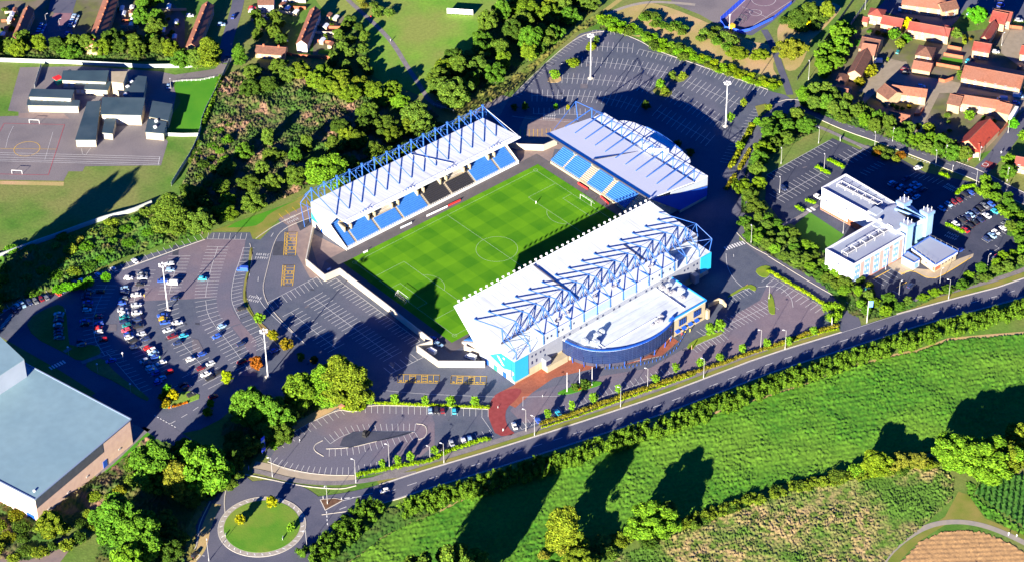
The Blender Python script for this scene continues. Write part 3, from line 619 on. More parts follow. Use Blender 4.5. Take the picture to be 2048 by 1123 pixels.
for i, x in enumerate(edges[1:-1]):
    m = MB(); m.bx(x - .45, x + .45, 9.6, 9.6 + RUN * NR, 1.1, 1.15)
    for k in range(NR): m.bx(x - .75, x + .75, 9.6 + RUN * k + .3, 9.6 + RUN * (k + 1), 1.1 + RISE * k, 1.1 + RISE * k + .24)
    ch(m, 'stairway', CREAM, ns)
    y = 9.6 + RUN * 7; z = 1.1 + RISE * 7
    m = MB(); m.bx(x - 2.1, x - 1.5, y, y + 5.2, z - 1, z + 2.9); m.bx(x + 1.5, x + 2.1, y, y + 5.2, z - 1, z + 2.9); m.bx(x - 1.5, x + 1.5, y + 4.6, y + 5.2, z - 1, z + 3.3); ch(m, 'walkway_opening', CREAM, ns)
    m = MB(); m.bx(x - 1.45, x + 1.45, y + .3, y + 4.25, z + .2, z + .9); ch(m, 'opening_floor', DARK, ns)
m = MB(); m.bx(X0 + .2, X1 - .2, 9.2, 9.4, .06, 1.15); 
for i in range(100): m.tube((X0 + 1 + i, 9.3, 1.1), (X0 + 1 + i, 9.3, 2.0), .04, n=4)
m.tube((X0 + .3, 9.3, 2.0), (X1 - .3, 9.3, 2.0), .04, n=4); ch(m, 'front_barrier', WHITEP, ns)
def rz(y): return 13.0 + (33.97 - y) / 26.47 * 2.9
for i in range(15):
    x = 3.5 + (102.4 - 3.5) / 14 * i
    m = MB(); m.tube((x, 33.8, 0), (x, 34.3, 12.8), .22); m.tube((x, 33.9, 12.6), (x, 33.8, 20.0), .3); m.box((x, 33.8, 19.7), (.8, .8, .7)); ch(m, 'mast', BLUE, ns)
    m = MB(); m.tube((x, 33.8, 19.8), (x, 16.2, rz(16.2) + .05), .2); ch(m, 'tie_rod', BLUE, ns)
    m = MB(); m.tube((x, 33.8, 19.8), (x, 39.0, 14.0), .14); m.tube((x, 39.0, 14.0), (x, 34.2, 11.6), .12); m.tube((x, 39.0, 14.0), (x, 36.5, .1), .14); m.tube((x, 34.0, 16.0), (x, 39.0, 14.0), .08); ch(m, 'backstay', BLUE, ns)
    if i < 14:
        x2 = x + (102.4 - 3.5) / 14
        m = MB(); m.tube((x, 33.8, 19.5), (x2, 33.8, 19.5), .09); m.tube((x, 39, 14), (x2, 39, 14), .08); chsplit(m, 'longitudinal_tie', BLUE, ns)
        if i % 3 == 1:
            m = MB(); m.tube((x, 39, 14), (x2, 33.8, 19.5), .07); ch(m, 'brace', BLUE, ns)
for xe, xo in ((3.5, -1.0), (102.4, 107.0)):
    m = MB(); m.tube((xe, 33.8, 19.6), (xo, 36.5, 13), .13); m.tube((xo, 36.5, 13), (xe, 33.5, 9), .12); m.tube((xo, 36.5, 13), (xe, 39, 14), .1); m.tube((xo, 36.5, 13), (xo + .6 * (1 if xe < 50 else -1), 35.5, .1), .16); ch(m, 'end_stay', BLUE, ns)
m = MB(); m.tube((102.4, 33.8, 19.6), (102.4, 10, rz(10) + .3), .1); m.bx(X0, X1, 7.35, 7.5, 15.2, 15.95); m.tube((X0, 9.5, rz(9.5) + .4), (X1, 9.5, rz(9.5) + .4), .09)
for i in range(40): m.tube((X0 + 1 + i * 2.48, 9.5, rz(9.5)), (X0 + 1 + i * 2.48, 9.5, rz(9.5) + .4), .05, n=4)
ch(m, 'front_gutter', PALEROOF, ns)
m = MB(); m.bx(60.5, 61.1, 8.5, 33, 13.2, 13.3); m.hexa([(58.6, 33, 13.12), (58.9, 33, 13.12), (66.4, 12, 15.42), (66.1, 12, 15.42)], [(58.6, 33, 13.5), (58.9, 33, 13.5), (66.4, 12, 15.8), (66.1, 12, 15.8)]); ch(m, 'roof_walkway', GREYCLAD, ns)
# floodlight trusses along the front of this roof: four clusters
for x in (14, 38, 62, 88):
    t = thing('roof_floodlight_frame', f'spidery lamp frame on the long stand roof edge, {ordn((14, 38, 62, 88).index(x))} from left', 'floodlight', (x, 9.5, 15.6), group='lamp frames on the long stand roof')
    m = MB(); m.tube((-4, 0, .3), (4, 0, .3), .09); m.tube((-2, 0, 0), (0, 0, 1.6), .09); m.tube((2, 0, 0), (0, 0, 1.6), .09); m.tube((0, 0, 0), (0, 0, 1.8), .09); o = m.build('frame', BLUE); o.parent = t
    for k in range(5):
        m = MB(); m.box((-3 + 1.5 * k, -.4, .35), (.55, .45, .5)); o = m.build('lamp', WHITEP, t)
# ---------------------------------------------------------------- end stand
es = thing('grandstand', 'end stand with white roof, rounded extension at its back and blue end wall', 'grandstand', (128, -34, 0))
def ez(x): return 16.9 + (x - 111.6) / (139.2 - 111.6) * (13.1 - 16.9)
m = MB(); m.slaby(.6, -68, [(111.6, 16.9), (139.2, 13.1), (139.2, 12.6), (111.6, 16.5)]); ch(m, 'roof', mat('bright_roof_metal', (.84, .86, .88), (.80, .83, .86), .1, .4), es)
m = MB(); m.slaby(.6, -68, [(139.5, 12.55), (147.8, 12.45), (147.8, 11.9), (139.5, 11.9)]); ch(m, 'rear_roof', WHITEMETAL, es)
m = MB(); m.bx(147.3, 147.7, -67.8, .4, 0, 11.95); ch(m, 'back_wall', GREYCLAD, es)
m = MB(); m.slaby(-68.05, -67.7, [(147.8, 6.8), (147.8, 12.0), (139.3, 12.2), (125.7, 14.2), (124.5, 13.0)]); ch(m, 'side_cladding', WHITEWALL, es)
m = MB(); m.slaby(-68.12, -67.75, [(147.78, 1.6), (147.78, 6.75), (124.4, 12.9), (113.0, 16.4), (112.2, 16.7), (130.9, 1.6)]); ch(m, 'blue_side_wall', BLUEPANEL, es)
m = MB(); m.slaby(-68.0, -67.6, [(147.6, .0), (147.6, 1.58), (131, 1.58), (131, 0)]); chsplit(m, 'base_wall', CONCW, es)
m = MB(); m.slaby(.35, .65, [(147.8, .0), (147.8, 12.0), (139.3, 12.2), (124, 14.6), (131, 6), (118, 2.0), (118, 0)]); ch(m, 'side_wall', WHITEWALL, es)
NE_, RE, RI = 20, .85, .42
m = MB(); terrace(m, -66, -.4, 114.2, 1.0, NE_, RE, RI, 'y'); m.bx(131.2, 147, -67.5, .2, .02, 9.6); ch(m, 'terrace', CONC, es)
segs = [(-1.4, -12.3), (-16.6, -29.2), (-34.5, -47), (-50.3, -60)]
ey = [G(400 / 4.011 + 1000, 565 / 4.011 + 180, 1).y]
fe = lambda x, y: G(1000 + x / 4.011, 180 + y / 4.011, 1).y
segs = [(fe(405, 568), fe(500, 625)), (fe(515, 632), fe(640, 712)), (fe(700, 748), fe(820, 825)), (fe(850, 845), fe(935, 900) - 6)]
for a, c in segs:
    m = MB(); seats(m, c, a, 114.2, 1.0, 0, NE_, RE, RI, 'y'); ch(m, 'seat_block', SEAT, es)
for k in range(3):
    y = (segs[k][1] + segs[k + 1][0]) / 2; w = max(.9, (segs[k][1] - segs[k + 1][0]) / 2)
    m = MB()
    for i in range(NE_): m.bx(114.2 + RE * i, 114.2 + RE * (i + 1) - .3, y - w, y + w, 1.0 + RI * i, 1.0 + RI * i + .2)
    ch(m, 'stairway', CREAM, es)
    m = MB(); x = 114.2 + RE * 9; z = 1 + RI * 9
    m.bx(x, x + 4, y - w - .2, y - w + .1, z - 1, z + 2.6); m.bx(x, x + 4, y + w - .1, y + w + .2, z - 1, z + 2.6); m.bx(x + 3.8, x + 4.1, y - w, y + w, z - 1, z + 3); ch(m, 'walkway_opening', CREAM, es)
m = MB(); m.bx(113.7, 113.9, -64, -.4, .06, 1.15); m.tube((113.8, -64, 1.9), (113.8, -.4, 1.9), .04, n=4)
for i in range(64): m.tube((113.8, -1 - i, 1.1), (113.8, -1 - i, 1.9), .04, n=4)
ch(m, 'front_barrier', CREAM, es)
for i in range(11):
    y = .4 - i * 6.75
    yy = max(y, -67.7)
    m = MB(); m.tube((140.0, yy, 8), (140.0, yy, 18.2), .24); m.box((140, yy, 17.9), (.6, .6, .6)); ch(m, 'mast', BLUE, es)
    m = MB(); m.tube((140.0, yy, 18.0), (123.5, yy, ez(123.5) + .1), .25); ch(m, 'tie_rod', BLUE, es)
    m = MB(); m.tube((140.0, yy, 18.0), (146.8, yy, 12.6), .13); m.tube((143.4, yy, 15.2), (140.1, yy, 12.7), .09); ch(m, 'backstay', BLUE, es)
    if i < 10:
        y2 = max(yy - 6.75, -67.7)
        m = MB(); m.tube((140, yy, 17.8), (140, y2, 17.8), .08); m.tube((143.4, yy, 15.2), (143.4, y2, 15.2), .07); chsplit(m, 'longitudinal_tie', BLUE, es)
m = MB(); m.tube((140, .4, 18), (135, 6, 21.5), .16); m.tube((135, 6, 21.5), (117, 1.0, 16.3), .13); m.tube((135, 6, 21.5), (134, 3.2, 12), .2); ch(m, 'end_stay', BLUE, es)
m = MB(); m.hexa([(111.3, -68, 16.6), (111.6, -68, 16.6), (111.6, .6, 16.6), (111.3, .6, 16.6)], [(111.3, -68, 17.35), (111.6, -68, 17.35), (111.6, .6, 17.35), (111.3, .6, 17.35)]); m.bx(139.2, 139.5, -68, .6, 12.0, 13.0)
m.hexa([(113, -29.4, 17.02), (113, -29.1, 17.02), (137, -34, 13.1), (137, -34.3, 13.1)], [(113, -29.4, 17.3), (113, -29.1, 17.3), (137, -34, 13.4), (137, -34.3, 13.4)]); ch(m, 'gutter', mat('dark_gutter', (.06, .06, .08), rough=.6), es)
# rounded extension behind this stand
xb = [(147.9, -8.5), (150.6, -10.4), (152.6, -14.5), (154.2, -20.9), (155.0, -28), (154.9, -34), (154.0, -40.5), (152.9, -46.5), (151.6, -52.6), (149.8, -54.8), (147.9, -54.9)]
m = MB(); m.prism(xb, 11.6, 12.2); ch(m, 'curved_roof', WHITEMETAL, es)
m = MB(); m.prism([(147.9, -8.8)] + [(p[0] - .25, p[1]) for p in xb[1:-1]] + [(147.9, -54.6)], 0, 11.6); ch(m, 'curved_wall', GREYCLAD, es)
m = MB()
for i in range(3, 7): m.wall(xb[i], xb[i + 1], .5, 11.3, 12.5)
ch(m, 'blue_fascia', BLUE, es)
m = MB(); m.prism([(141.5, -30.6), (147.5, -30.6), (147.5, -43.5), (140.4, -36.5)], 12.6, 14.6); ch(m, 'roof_lantern', PALEROOF, es)
# ---------------------------------------------------------------- main stand with the podium
ms = thing('grandstand', 'largest stand, white roof carrying blue trusses, cyan corner panels by the brick forecourt', 'grandstand', (54, -95, 0))
A0, A1 = -2.0, 109.5
def sz(y): return 18.3 + (-71.0 - y) / 29.6 * (-2.0)
m = MB(); m.slabx(A0, A1, [(-71.0, 18.3), (-100.6, 16.3), (-100.6, 15.8), (-71.0, 17.9)]); ch(m, 'roof', WHITEMETAL2, ms)
m = MB(); m.slabx(A0, A1, [(-100.75, 12.0), (-109.0, 11.75), (-109.0, 11.3), (-100.75, 11.3)]); ch(m, 'lower_roof', WHITEMETAL2, ms)
m = MB(); m.bx(A0 + .1, 13.7, -100.75, -100.4, 11.9, 15.8); m.bx(90.2, A1 - .1, -100.75, -100.4, 11.9, 15.8); chsplit(m, 'rear_step', WHITEWALL, ms)
m = MB(); m.slabx(A0 - .12, A0 + .1, [(-71.0, 18.2), (-100.5, 16.2), (-100.6, 11.6), (-86.9, 3.7)]); ch(m, 'white_end_cladding', WHITEMETAL2, ms)
m = MB(); m.slabx(A0 - .08, A0 + .12, [(-86.9, 3.65), (-100.6, 11.55), (-109, 11.7), (-109, 0), (-89, 0), (-86.9, 1.4)]); ch(m, 'end_wall', WHITEWALL, ms)
m = MB(); m.poly([(A0 - .16, -93.5, 6.2), (A0 - .16, -100.6, 11.4), (A0 - .16, -109.0, 11.7), (A0 - .16, -109.0, 1.4), (A0 - .16, -107.6, 1.9), (A0 - .16, -107.6, 6.4), (A0 - .16, -102.2, 4.3)]); ch(m, 'cyan_panel', CYAN, ms)
m = MB(); m.poly([(A0 - .2, -98.2, 8.9), (A0 - .2, -99.4, 9.0), (A0 - .2, -102.8, 5.9), (A0 - .2, -101.4, 5.8)]); m.poly([(A0 - .2, -101.8, 9.8), (A0 - .2, -102.6, 10.2), (A0 - .2, -103.2, 9.4), (A0 - .2, -102.3, 9.2)]); m.poly([(A0 - .2, -108.1, 6.2), (A0 - .2, -108.8, 5.2), (A0 - .2, -108.2, 4.2), (A0 - .2, -107.8, 5.2)]); ch(m, 'wall_emblem', WHITEP, ms)
m = MB(); m.bx(A0 - .24, A0 - .14, -107.3, -106.9, 2.5, 10.4); ch(m, 'vertical_window', GLASS, ms)
for y, mm in ((-91.8, BLUEPANEL), (-97.0, GREENP), (-102.8, BLUEPANEL)):
    m = MB(); m.bx(A0 - .3, A0 - .1, y - 1.0, y + 1.0, .2, 2.6); ch(m, 'turnstile_door', mm, ms)
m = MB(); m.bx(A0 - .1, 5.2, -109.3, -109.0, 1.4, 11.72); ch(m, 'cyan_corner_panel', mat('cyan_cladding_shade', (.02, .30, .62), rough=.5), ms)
m = MB(); m.bx(103.3, A1 + .15, -109.3, -109.0, 3.2, 11.8); ch(m, 'cyan_corner_panel', CYAN, ms)
m = MB(); m.bx(A1, A1 + .12, -108.9, -100.7, 3.0, 11.7); m.slabx(A1 + .01, A1 + .13, [(-71.0, 17.8), (-100.5, 16.2), (-100.6, 11.8), (-86.9, 3.7)]); chsplit(m, 'far_end_wall', BLUEPANEL, ms)
m = MB(); m.bx(5.2, 103.3, -109.1, -108.8, 4.0, 11.75); ch(m, 'rear_wall', GREYCLAD, ms)
m = MB(); m.bx(A0, 24, -108.9, -108.5, 0, 4.0); m.bx(86, 106, -108.4, -108.0, 0, 4.0); m.bx(5.2, 11, -108.95, -108.9, 0, 3.6); chsplit(m, 'base_wall', CREAM, ms)
m = MB(); m.bx(13.7, 90.2, -108.4, -100.78, 12.05, 16.45); ch(m, 'upper_storey', WHITEWALL, ms)
m = MB(); m.hexa([(13.5, -108.6, 16.46), (90.4, -108.6, 16.46), (90.4, -100.62, 16.62), (13.5, -100.62, 16.62)], [(13.5, -108.6, 16.6), (90.4, -108.6, 16.6), (90.4, -100.62, 16.8), (13.5, -100.62, 16.8)]); ch(m, 'upper_roof', PALEROOF, ms)
for xa in (36.2, 43.5, 58.2):
    m = MB(); m.bx(xa, xa + 7.0, -108.47, -108.42, 12.4, 16.1); ch(m, 'glazed_bay', mat('pale_green_glass', (.30, .52, .60), (.26, .47, .56), .8, .25), ms)
m = MB()
for x in list(np.arange(16, 34, 6.2)) + list(np.arange(73, 90, 6.2)):
    m.bx(x, x + .8, -108.46, -108.41, 13.6, 14.6); m.bx(x + 2.2, x + 3.0, -108.46, -108.41, 13.6, 14.6)
chsplit(m, 'window', GLASS, ms)
m = MB()
for i, x in enumerate(np.arange(24.5, 88, 3.1)):
    if i % 3 != 2: m.bx(x, x + 1.0, -109.16, -109.11, 9.9, 10.9)
for x in (7, 9, 11.6, 13.4, 93.5, 95.5, 99.0, 101.0): m.bx(x, x + .8, -109.16, -109.11, 9.2, 10.2)
for x in (7, 9.4, 101.0, 14): m.bx(x, x + .8, -109.16, -109.11, 5.6, 7.2)
chsplit(m, 'window', GLASS, ms)
m = MB(); m.bx(12.6, 15.4, -111.8, -109.15, 2.8, 6.2); ch(m, 'projecting_bay', GREYCLAD, ms)
m = MB(); m.bx(12.7, 15.3, -111.86, -111.8, 3.2, 5.4); ch(m, 'bay_window', GLASS, ms)
m = MB(); m.bx(97.2, 99.6, -112.5, -109.15, 2.6, 6.8); ch(m, 'projecting_bay', GREYCLAD, ms)
m = MB(); m.bx(12.8, 24, -112.5, -108.95, 0, 3.0); ch(m, 'ground_floor_block', CREAM, ms)
# terrace and seats (mostly under the roof)
m = MB(); terrace(m, A0 + 1, A1 - 1, -74.0, 1.0, 24, -.85, .44); m.bx(A0 + .3, A1 - .3, -108.3, -95, .02, 11.2); ch(m, 'terrace', CONC, ms)
for a, c in ((0, 25), (26.5, 52), (53.5, 80), (81.5, 107.5)):
    m = MB(); seats(m, a, c, -74.0, 1.0, 0, 24, -.85, .44); ch(m, 'seat_block', SEAT, ms)
# front gutter with a row of lamps
m = MB(); m.bx(A0, A1, -71.0, -70.75, 17.75, 18.45); m.tube((A0, -73.2, sz(-73.2) + .35), (A1, -73.2, sz(-73.2) + .35), .07)
m.bx(A0 + .2, A1 - .2, -72.3, -72.15, 18.22, 18.5); ch(m, 'front_gutter', PALEROOF, ms)
NL = 36
for i in range(NL):
    x = A0 + 3.2 + (A1 - A0 - 5) / (NL - 1) * i
    m = MB(); m.tube((x, -70.9, 18.2), (x, -70.2, 18.9), .08, n=4); m.box((x, -70.0, 18.6), (.85, .5, .7)); ch(m, 'floodlamp', WHITEP, ms)
m = MB(); m.hexa([(40.6, -72, 18.3), (41, -72, 18.3), (41, -100, 16.35), (40.6, -100, 16.35)], [(40.6, -72, 18.9), (41, -72, 18.9), (41, -100, 16.9), (40.6, -100, 16.9)]); m.hexa([(79.6, -86, 17.4), (80, -86, 17.4), (80, -100, 16.35), (79.6, -100, 16.35)], [(79.6, -86, 17.7), (80, -86, 17.7), (80, -100, 16.7), (79.6, -100, 16.7)]); m.bx(A0, A1, -100.85, -100.6, 15.9, 16.75); ch(m, 'roof_walkway', mat('dark_gutter2', (.06, .06, .09), rough=.6), ms)
SPX = (102.9 + .7) / 14
for i in range(15):
    x = -.6 + SPX * i
    cz = 16.7 if 13 < x < 91 else 12.0
    B = (x, -99.7, 22.8); Cc = (x, -108.5, 16.9 if cz > 15 else 15.4)
    m = MB(); m.tube((x, -82.7, sz(-82.7) + .1), B, .22); m.box((x, -82.6, sz(-82.6)), (.5, .7, .5)); ch(m, 'tie_rod', BLUE, ms)
    m = MB(); m.tube((x, -100.4, 16.3), B, .26); ch(m, 'mast', BLUE, ms)
    m = MB(); m.tube(B, Cc, .2); m.tube(Cc, (x, -100.7, 16.5), .2); m.tube(((x, -104.1, 19.8)), (x, -100.5, 16.6), .09); ch(m, 'backstay', BLUE, ms)
    m = MB(); m.tube(Cc, (x, -108.6, 12.0), .24); ch(m, 'column', BLUE, ms)
    if i < 14:
        x2 = x + SPX
        m = MB(); m.tube(B, (x2, -99.7, 22.8), .06)
        m.tube(B, (x + SPX / 2, -101.2, 16.6), .15); m.tube((x2, -99.7, 22.8), (x + SPX / 2, -101.2, 16.6), .15)
        m.tube(Cc, (x2, -108.5, Cc[2]), .06); chsplit(m, 'brace', BLUE, ms)
for xe, xo, s in ((-.6, -1.6, -1), (102.9, 109.4, 1)):
    m = MB(); T = (xo, -99.6, 21.8) if s > 0 else None
    if s > 0:
        m.tube((xo, -101, 15.8), T, .2); m.tube(T, (107, -79, sz(-79) + .1), .15); m.tube(T, (111, -108, 17.5), .15); m.tube((111, -108, 17.5), (109.3, -108.3, 11.8), .18); m.tube((111, -108, 17.5), (102.9, -108.5, 15.4), .12); m.tube((111, -108, 17.5), (103.5, -101, 15.4), .1); m.tube(T, (102.9, -99.7, 22.8), .08); m.tube(T, (102.9, -100.6, 16.6), .1)
    else:
        m.tube((-.6, -108.5, 15.4), (-1.7, -107.5, 12), .12); m.tube((6.8, -108.5, 15.4), (-.6, -103, 12.2), .1); m.tube((-.6, -108.5, 15.4), (5.5, -103, 12.2), .1)
    ch(m, 'end_frame', BLUE, ms)
for x, y in ((30, -104.5), (46, -104), (57, -104.5), (78, -104.5), (24, -105.5)):
    m = MB(); m.box((x, y, 16.7), (2.4, 1.2, .9)); m.box((x + 1.6, y + .4, 16.7), (.7, .7, 1.3)); ch(m, 'roof_plant', GREYEQ, ms)
# podium: conference block with a curved dark glass front
pod = thing('conference_block', 'flat white roofed block with long curved dark glass front behind the largest stand', 'building', (55, -120, 0))
curve = [(24.0, -110.9), (24.8, -115.7), (26.9, -120.9), (30.2, -125.1), (34.6, -128.6), (40.5, -131.5), (48.1, -133.4), (55.4, -133.6), (62.2, -132.4), (66.0, -130.9)]
curve = [curve[0]] + smoothpts(curve, False, 1)[1:-1] + [curve[-1]]
foot = curve + [(86.3, -130.1), (86.3, -109.2), (24.0, -109.2)]
m = MB(); m.prism(foot, 9.3, 9.75); ch(m, 'flat_roof', FLATROOF, pod)
m = MB(); m.prism([(c[0] * .985 + .8, c[1] * .985 - 1.7) for c in curve[1:2]] + [(66.2, -130.0), (86.0, -129.9), (86.0, -109.3), (24.3, -109.3)], .03, 9.3); ch(m, 'walls', CREAM, pod)
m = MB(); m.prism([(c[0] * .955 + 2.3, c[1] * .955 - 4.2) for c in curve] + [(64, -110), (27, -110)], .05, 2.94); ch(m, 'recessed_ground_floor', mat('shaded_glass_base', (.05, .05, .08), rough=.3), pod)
m = MB(); o_ = len(curve)
for i in range(o_ - 1): m.poly([(*curve[i], 3.0), (*curve[i + 1], 3.0), (*curve[i + 1], 9.4), (*curve[i], 9.4)])
m.poly([(*curve[0], 3.0), (24.0, -109.2, 3.0), (24.0, -109.2, 9.4), (*curve[0], 9.4)]); m.prism(curve, 2.95, 3.0); ch(m, 'glass_front', GLASS, pod)
m = MB()
for z in np.arange(3.9, 9.3, .9):
    for i in range(o_ - 1): m.tube((*curve[i], z), (*curve[i + 1], z), .03, n=4)
ln = 0
for i in range(o_ - 1):
    a = Vector(curve[i]); c = Vector(curve[i + 1]); k = max(1, int((c - a).length / 1.6))
    for j in range(k):
        p = a.lerp(c, j / k); m.tube((p.x, p.y, 3), (p.x, p.y, 9.4), .03, n=4)
ch(m, 'mullions', mat('blue_mullion', (.035, .06, .16), rough=.4), pod)
m = MB()
for i in range(o_ - 1): m.wall(curve[i], curve[i + 1], .7, 9.76, 10.35)
ch(m, 'blue_parapet', BLUEPANEL, pod)
m = MB(); m.bx(66, 86.4, -130.35, -129.9, 9.76, 10.3); m.bx(86.1, 86.5, -129.9, -109.3, 9.76, 10.3); ch(m, 'cyan_parapet', mat('bright_blue_trim', (.02, .25, .75), rough=.5), pod)
for x in (70.5, 79.0):
    m = MB(); m.bx(x, x + 3.6, -130.42, -130.05, 4.6, 7.8); f = ch(m, 'window', GLASS, pod)
    m = MB()
    for k in range(4): m.bx(x + k * 1.2 - .05, x + k * 1.2 + .05, -130.48, -130.42, 4.6, 7.8)
    for z in (5.6, 6.7): m.bx(x, x + 3.6, -130.48, -130.43, z - .05, z + .05)
    g_ = m.build('glazing_bars', BLUEPANEL); g_.parent = f; g_.matrix_parent_inverse = Matrix.Identity(4)
for x in (68.2, 71.9, 75.6, 79.3):
    m = MB(); m.hexa([(x, -131.5, 2.4), (x + 2.2, -131.5, 2.4), (x + 2.2, -130.1, 3.1), (x, -130.1, 3.1)], [(x, -131.5, 2.55), (x + 2.2, -131.5, 2.55), (x + 2.2, -130.1, 3.25), (x, -130.1, 3.25)]); ch(m, 'canopy', BLUEPANEL, pod)
for i in range(0, o_, 2):
    c = curve[i]; m = MB(); m.tube((c[0] * .985 + .8, c[1] * .985 - 1.7, .05), (c[0], c[1], 3.0), .18); ch(m, 'raking_column', BLUEPANEL, pod)
m = MB(); m.bx(26, 27, -127, -111, 9.76, 9.9) if False else None
m = MB(); m.wall((31.5, -124.8), (62.5, -124.6), .3, 9.76, 10.1); m.wall((31.5, -124.8), (31.5, -118), .3, 9.76, 10.1); m.wall((75.5, -128), (76.0, -110), .3, 9.76, 10.3); m.wall((33.2, -126), (33.2, -118), .12, 9.76, 10.0); ch(m, 'roof_edging', PALEROOF, pod)
for x, y, w, d, h in [(31.8, -121, 2.6, 2.2, 2.2), (36, -117.6, 2.2, 2.6, 1.6), (38.6, -117.3, 1.6, 2.0, 2.0), (29, -117.5, 1.8, 2.4, 2.3), (61, -127.8, 3.2, 1.8, 1.4), (64, -126, 1.8, 1.8, 1.2), (78, -112, 2, 2, 1.2), (81, -113, 2.4, 1.6, 1.8), (79, -117, 3.4, 1.6, 1.0), (82.5, -119, 1.5, 3.0, 2.0), (79.5, -122.5, 2.0, 2.0, 1.2), (58, -127.4, 1.6, 1.0, .8), (78, -114.8, 1.4, 1.2, 1.4)]:
    m = MB(); m.box((x, y, 9.76), (w, d, h)); m.box((x + .2, y, 9.76 + h), (w * .6, d * .6, .25)); ch(m, 'roof_plant', GREYEQ if h < 1.5 else WHITEWALL, pod)
m = MB(); m.slaby(-130.3, -129.5, [(64.8, 9.8), (68.2, 9.8), (67.2, 11.3), (65.3, 11.0)]); ch(m, 'end_fin', BLUEPANEL, pod)
m = MB(); m.bx(86.6, 87.8, -131, -128, .05, 4.5); ch(m, 'side_pier', CREAM, pod)
yd = thing('yard_wall', 'low cream wall with angled end enclosing a small planted yard beside the conference block', 'wall', (90, -127, 0))
m = MB(); p = [tuple(G(*q)[:2]) for q in T7((1165, 790), (1180, 720), (1240, 690), (1265, 700), (1285, 725))]
for i in range(4): m.wall(p[i], p[i + 1], .35, .04, 2.3)
ch(m, 'wall_face', CREAM, yd)
# ---------------------------------------------------------------- perimeter walls
def pwall(name, label, px, h, th=.35, m_=CONCW, cat='wall', grp=None, cap=True):
    p = [tuple(G(*q)[:2]) for q in px]; l0 = Vector((*p[0], 0)); t = thing(name, label, cat, l0, group=grp)
    m = MB()
    for i in range(len(p) - 1): m.wall(p[i], p[i + 1], th, .03, h)
    ch(m, 'wall_face', m_, t)
    if cap:
        m = MB()
        for i in range(len(p) - 1): m.wall(p[i], p[i + 1], th + .12, h, h + .12)
        ch(m, 'coping', KERB, t)
    return t
BW = T6((345, 265), (303, 470), (415, 565), (505, 525), (780, 735), (1060, 955), (968, 985), (1095, 1078), (1375, 1080))
pwall('perimeter_wall', 'tall cream boundary wall along the open end of the pitch between two stands', BW[:6], 3.4)
pwall('perimeter_wall', 'cream wall round the van yard in the corner beside the largest stand', [BW[5], BW[6], BW[7], BW[8]], 3.2)
pwall('inner_wall', 'short cream wall inside the van yard next to the white stand end', T6((1250, 975), (1345, 1010), (1375, 1040)), 2.4)
pwall('perimeter_wall', 'cream corner wall between the long stand and the end stand', T3((-10, 885), (40, 900), (190, 905), (270, 870)), 3.2)
# ---------------------------------------------------------------- small things round the pitch
def goal(x, s, label):
    t = thing('football_goal', label, 'goal', (x, -34, .1))
    m = MB(); m.tube((0, -3.66, 0), (0, -3.66, 2.44), .06); m.tube((0, 3.66, 0), (0, 3.66, 2.44), .06); m.tube((0, -3.7, 2.44), (0, 3.7, 2.44), .06); m.build('frame', WHITEP, t)
    m = MB()
    for i in range(15):
        y = -3.6 + i * .515; m.tube((0, y, 2.44), (s * 1.0, y, 2.3), .007, n=3); m.tube((s * 1.0, y, 2.3), (s * 2.2, y, 0), .007, n=3)
    for z, x_ in ((2.3, 1.0), (1.7, 1.3), (1.1, 1.6), (.5, 1.9)): m.tube((s * x_, -3.6, z), (s * x_, 3.6, z), .008, n=3)
    for yy in (-3.6, 3.6):
        m.tube((0, yy, 2.44), (s * 2.2, yy, 0), .04, n=4)
    m.build('net', WHITEP, t)
goal(105.1, 1, 'white framed goal with net in front of the end stand'); goal(-.1, -1, 'white goal on the shaded goal line by the cream boundary wall')
def hoard(px, w, label, col, h=.95):
    a = G(*px[0]); c = G(*px[1]); t = thing('advertising_board', label, 'advertising board', (a + c) / 2)
    m = MB(); m.wall(a, c, .12, .1, .1 + h); o = ch(m, 'panel', col, t)
    m = MB(); d = c - a
    for k in range(5):
        p = a + d * (.1 + .2 * k); m.tube((p.x, p.y + .5, .1), (p.x, p.y + .05, .8), .04, n=4)
    ch(m, 'stay', STEELG, t)
hoard(T6((1025, 180), (1150, 122)), 1, 'white advertising board with red ends beside the far touchline', WHITEP)
hoard(T6((1155, 118), (1228, 84)), 1, 'red and white advertising board at the halfway end of the far touchline row', REDP)
hoard(T6((868, 252), (936, 220)), 1, 'pale blue advertising board alone near the left end of the far touchline', PALEROOF)
fz = off((1000, 180), 4.011)
hoard(fz((625, 755), (705, 805)), 1, 'red and white board left of the goal at the end stand', REDP)
hoard(fz((805, 860), (870, 920)), 1, 'red and white board right of the goal at the end stand', REDP)
for i, (px, lab) in enumerate([(T6((905, 400))[0], 0)][:0]): pass
# dugout-like lamp clutter in the corner
for i, q in enumerate(T6((660, 395), (440, 500))):
    p = G(*q); t = thing('corner_equipment', ['small white training goal lying in the shaded corner by the cream wall', 'pale blue crash mat trolley in the shade beside the corner of the cream wall'][i], 'equipment', p)
    m = MB(); m.tube((-1, 0, .1), (-1, 0, 1.2), .06); m.tube((1, 0, .1), (1, 0, 1.2), .06); m.tube((-1, 0, 1.2), (1, 0, 1.2), .06); m.build('frame', WHITEP, t)
    m = MB(); m.bx(-.9, .9, .1, .8, .12, .5); m.build('base', WHITEP, t)
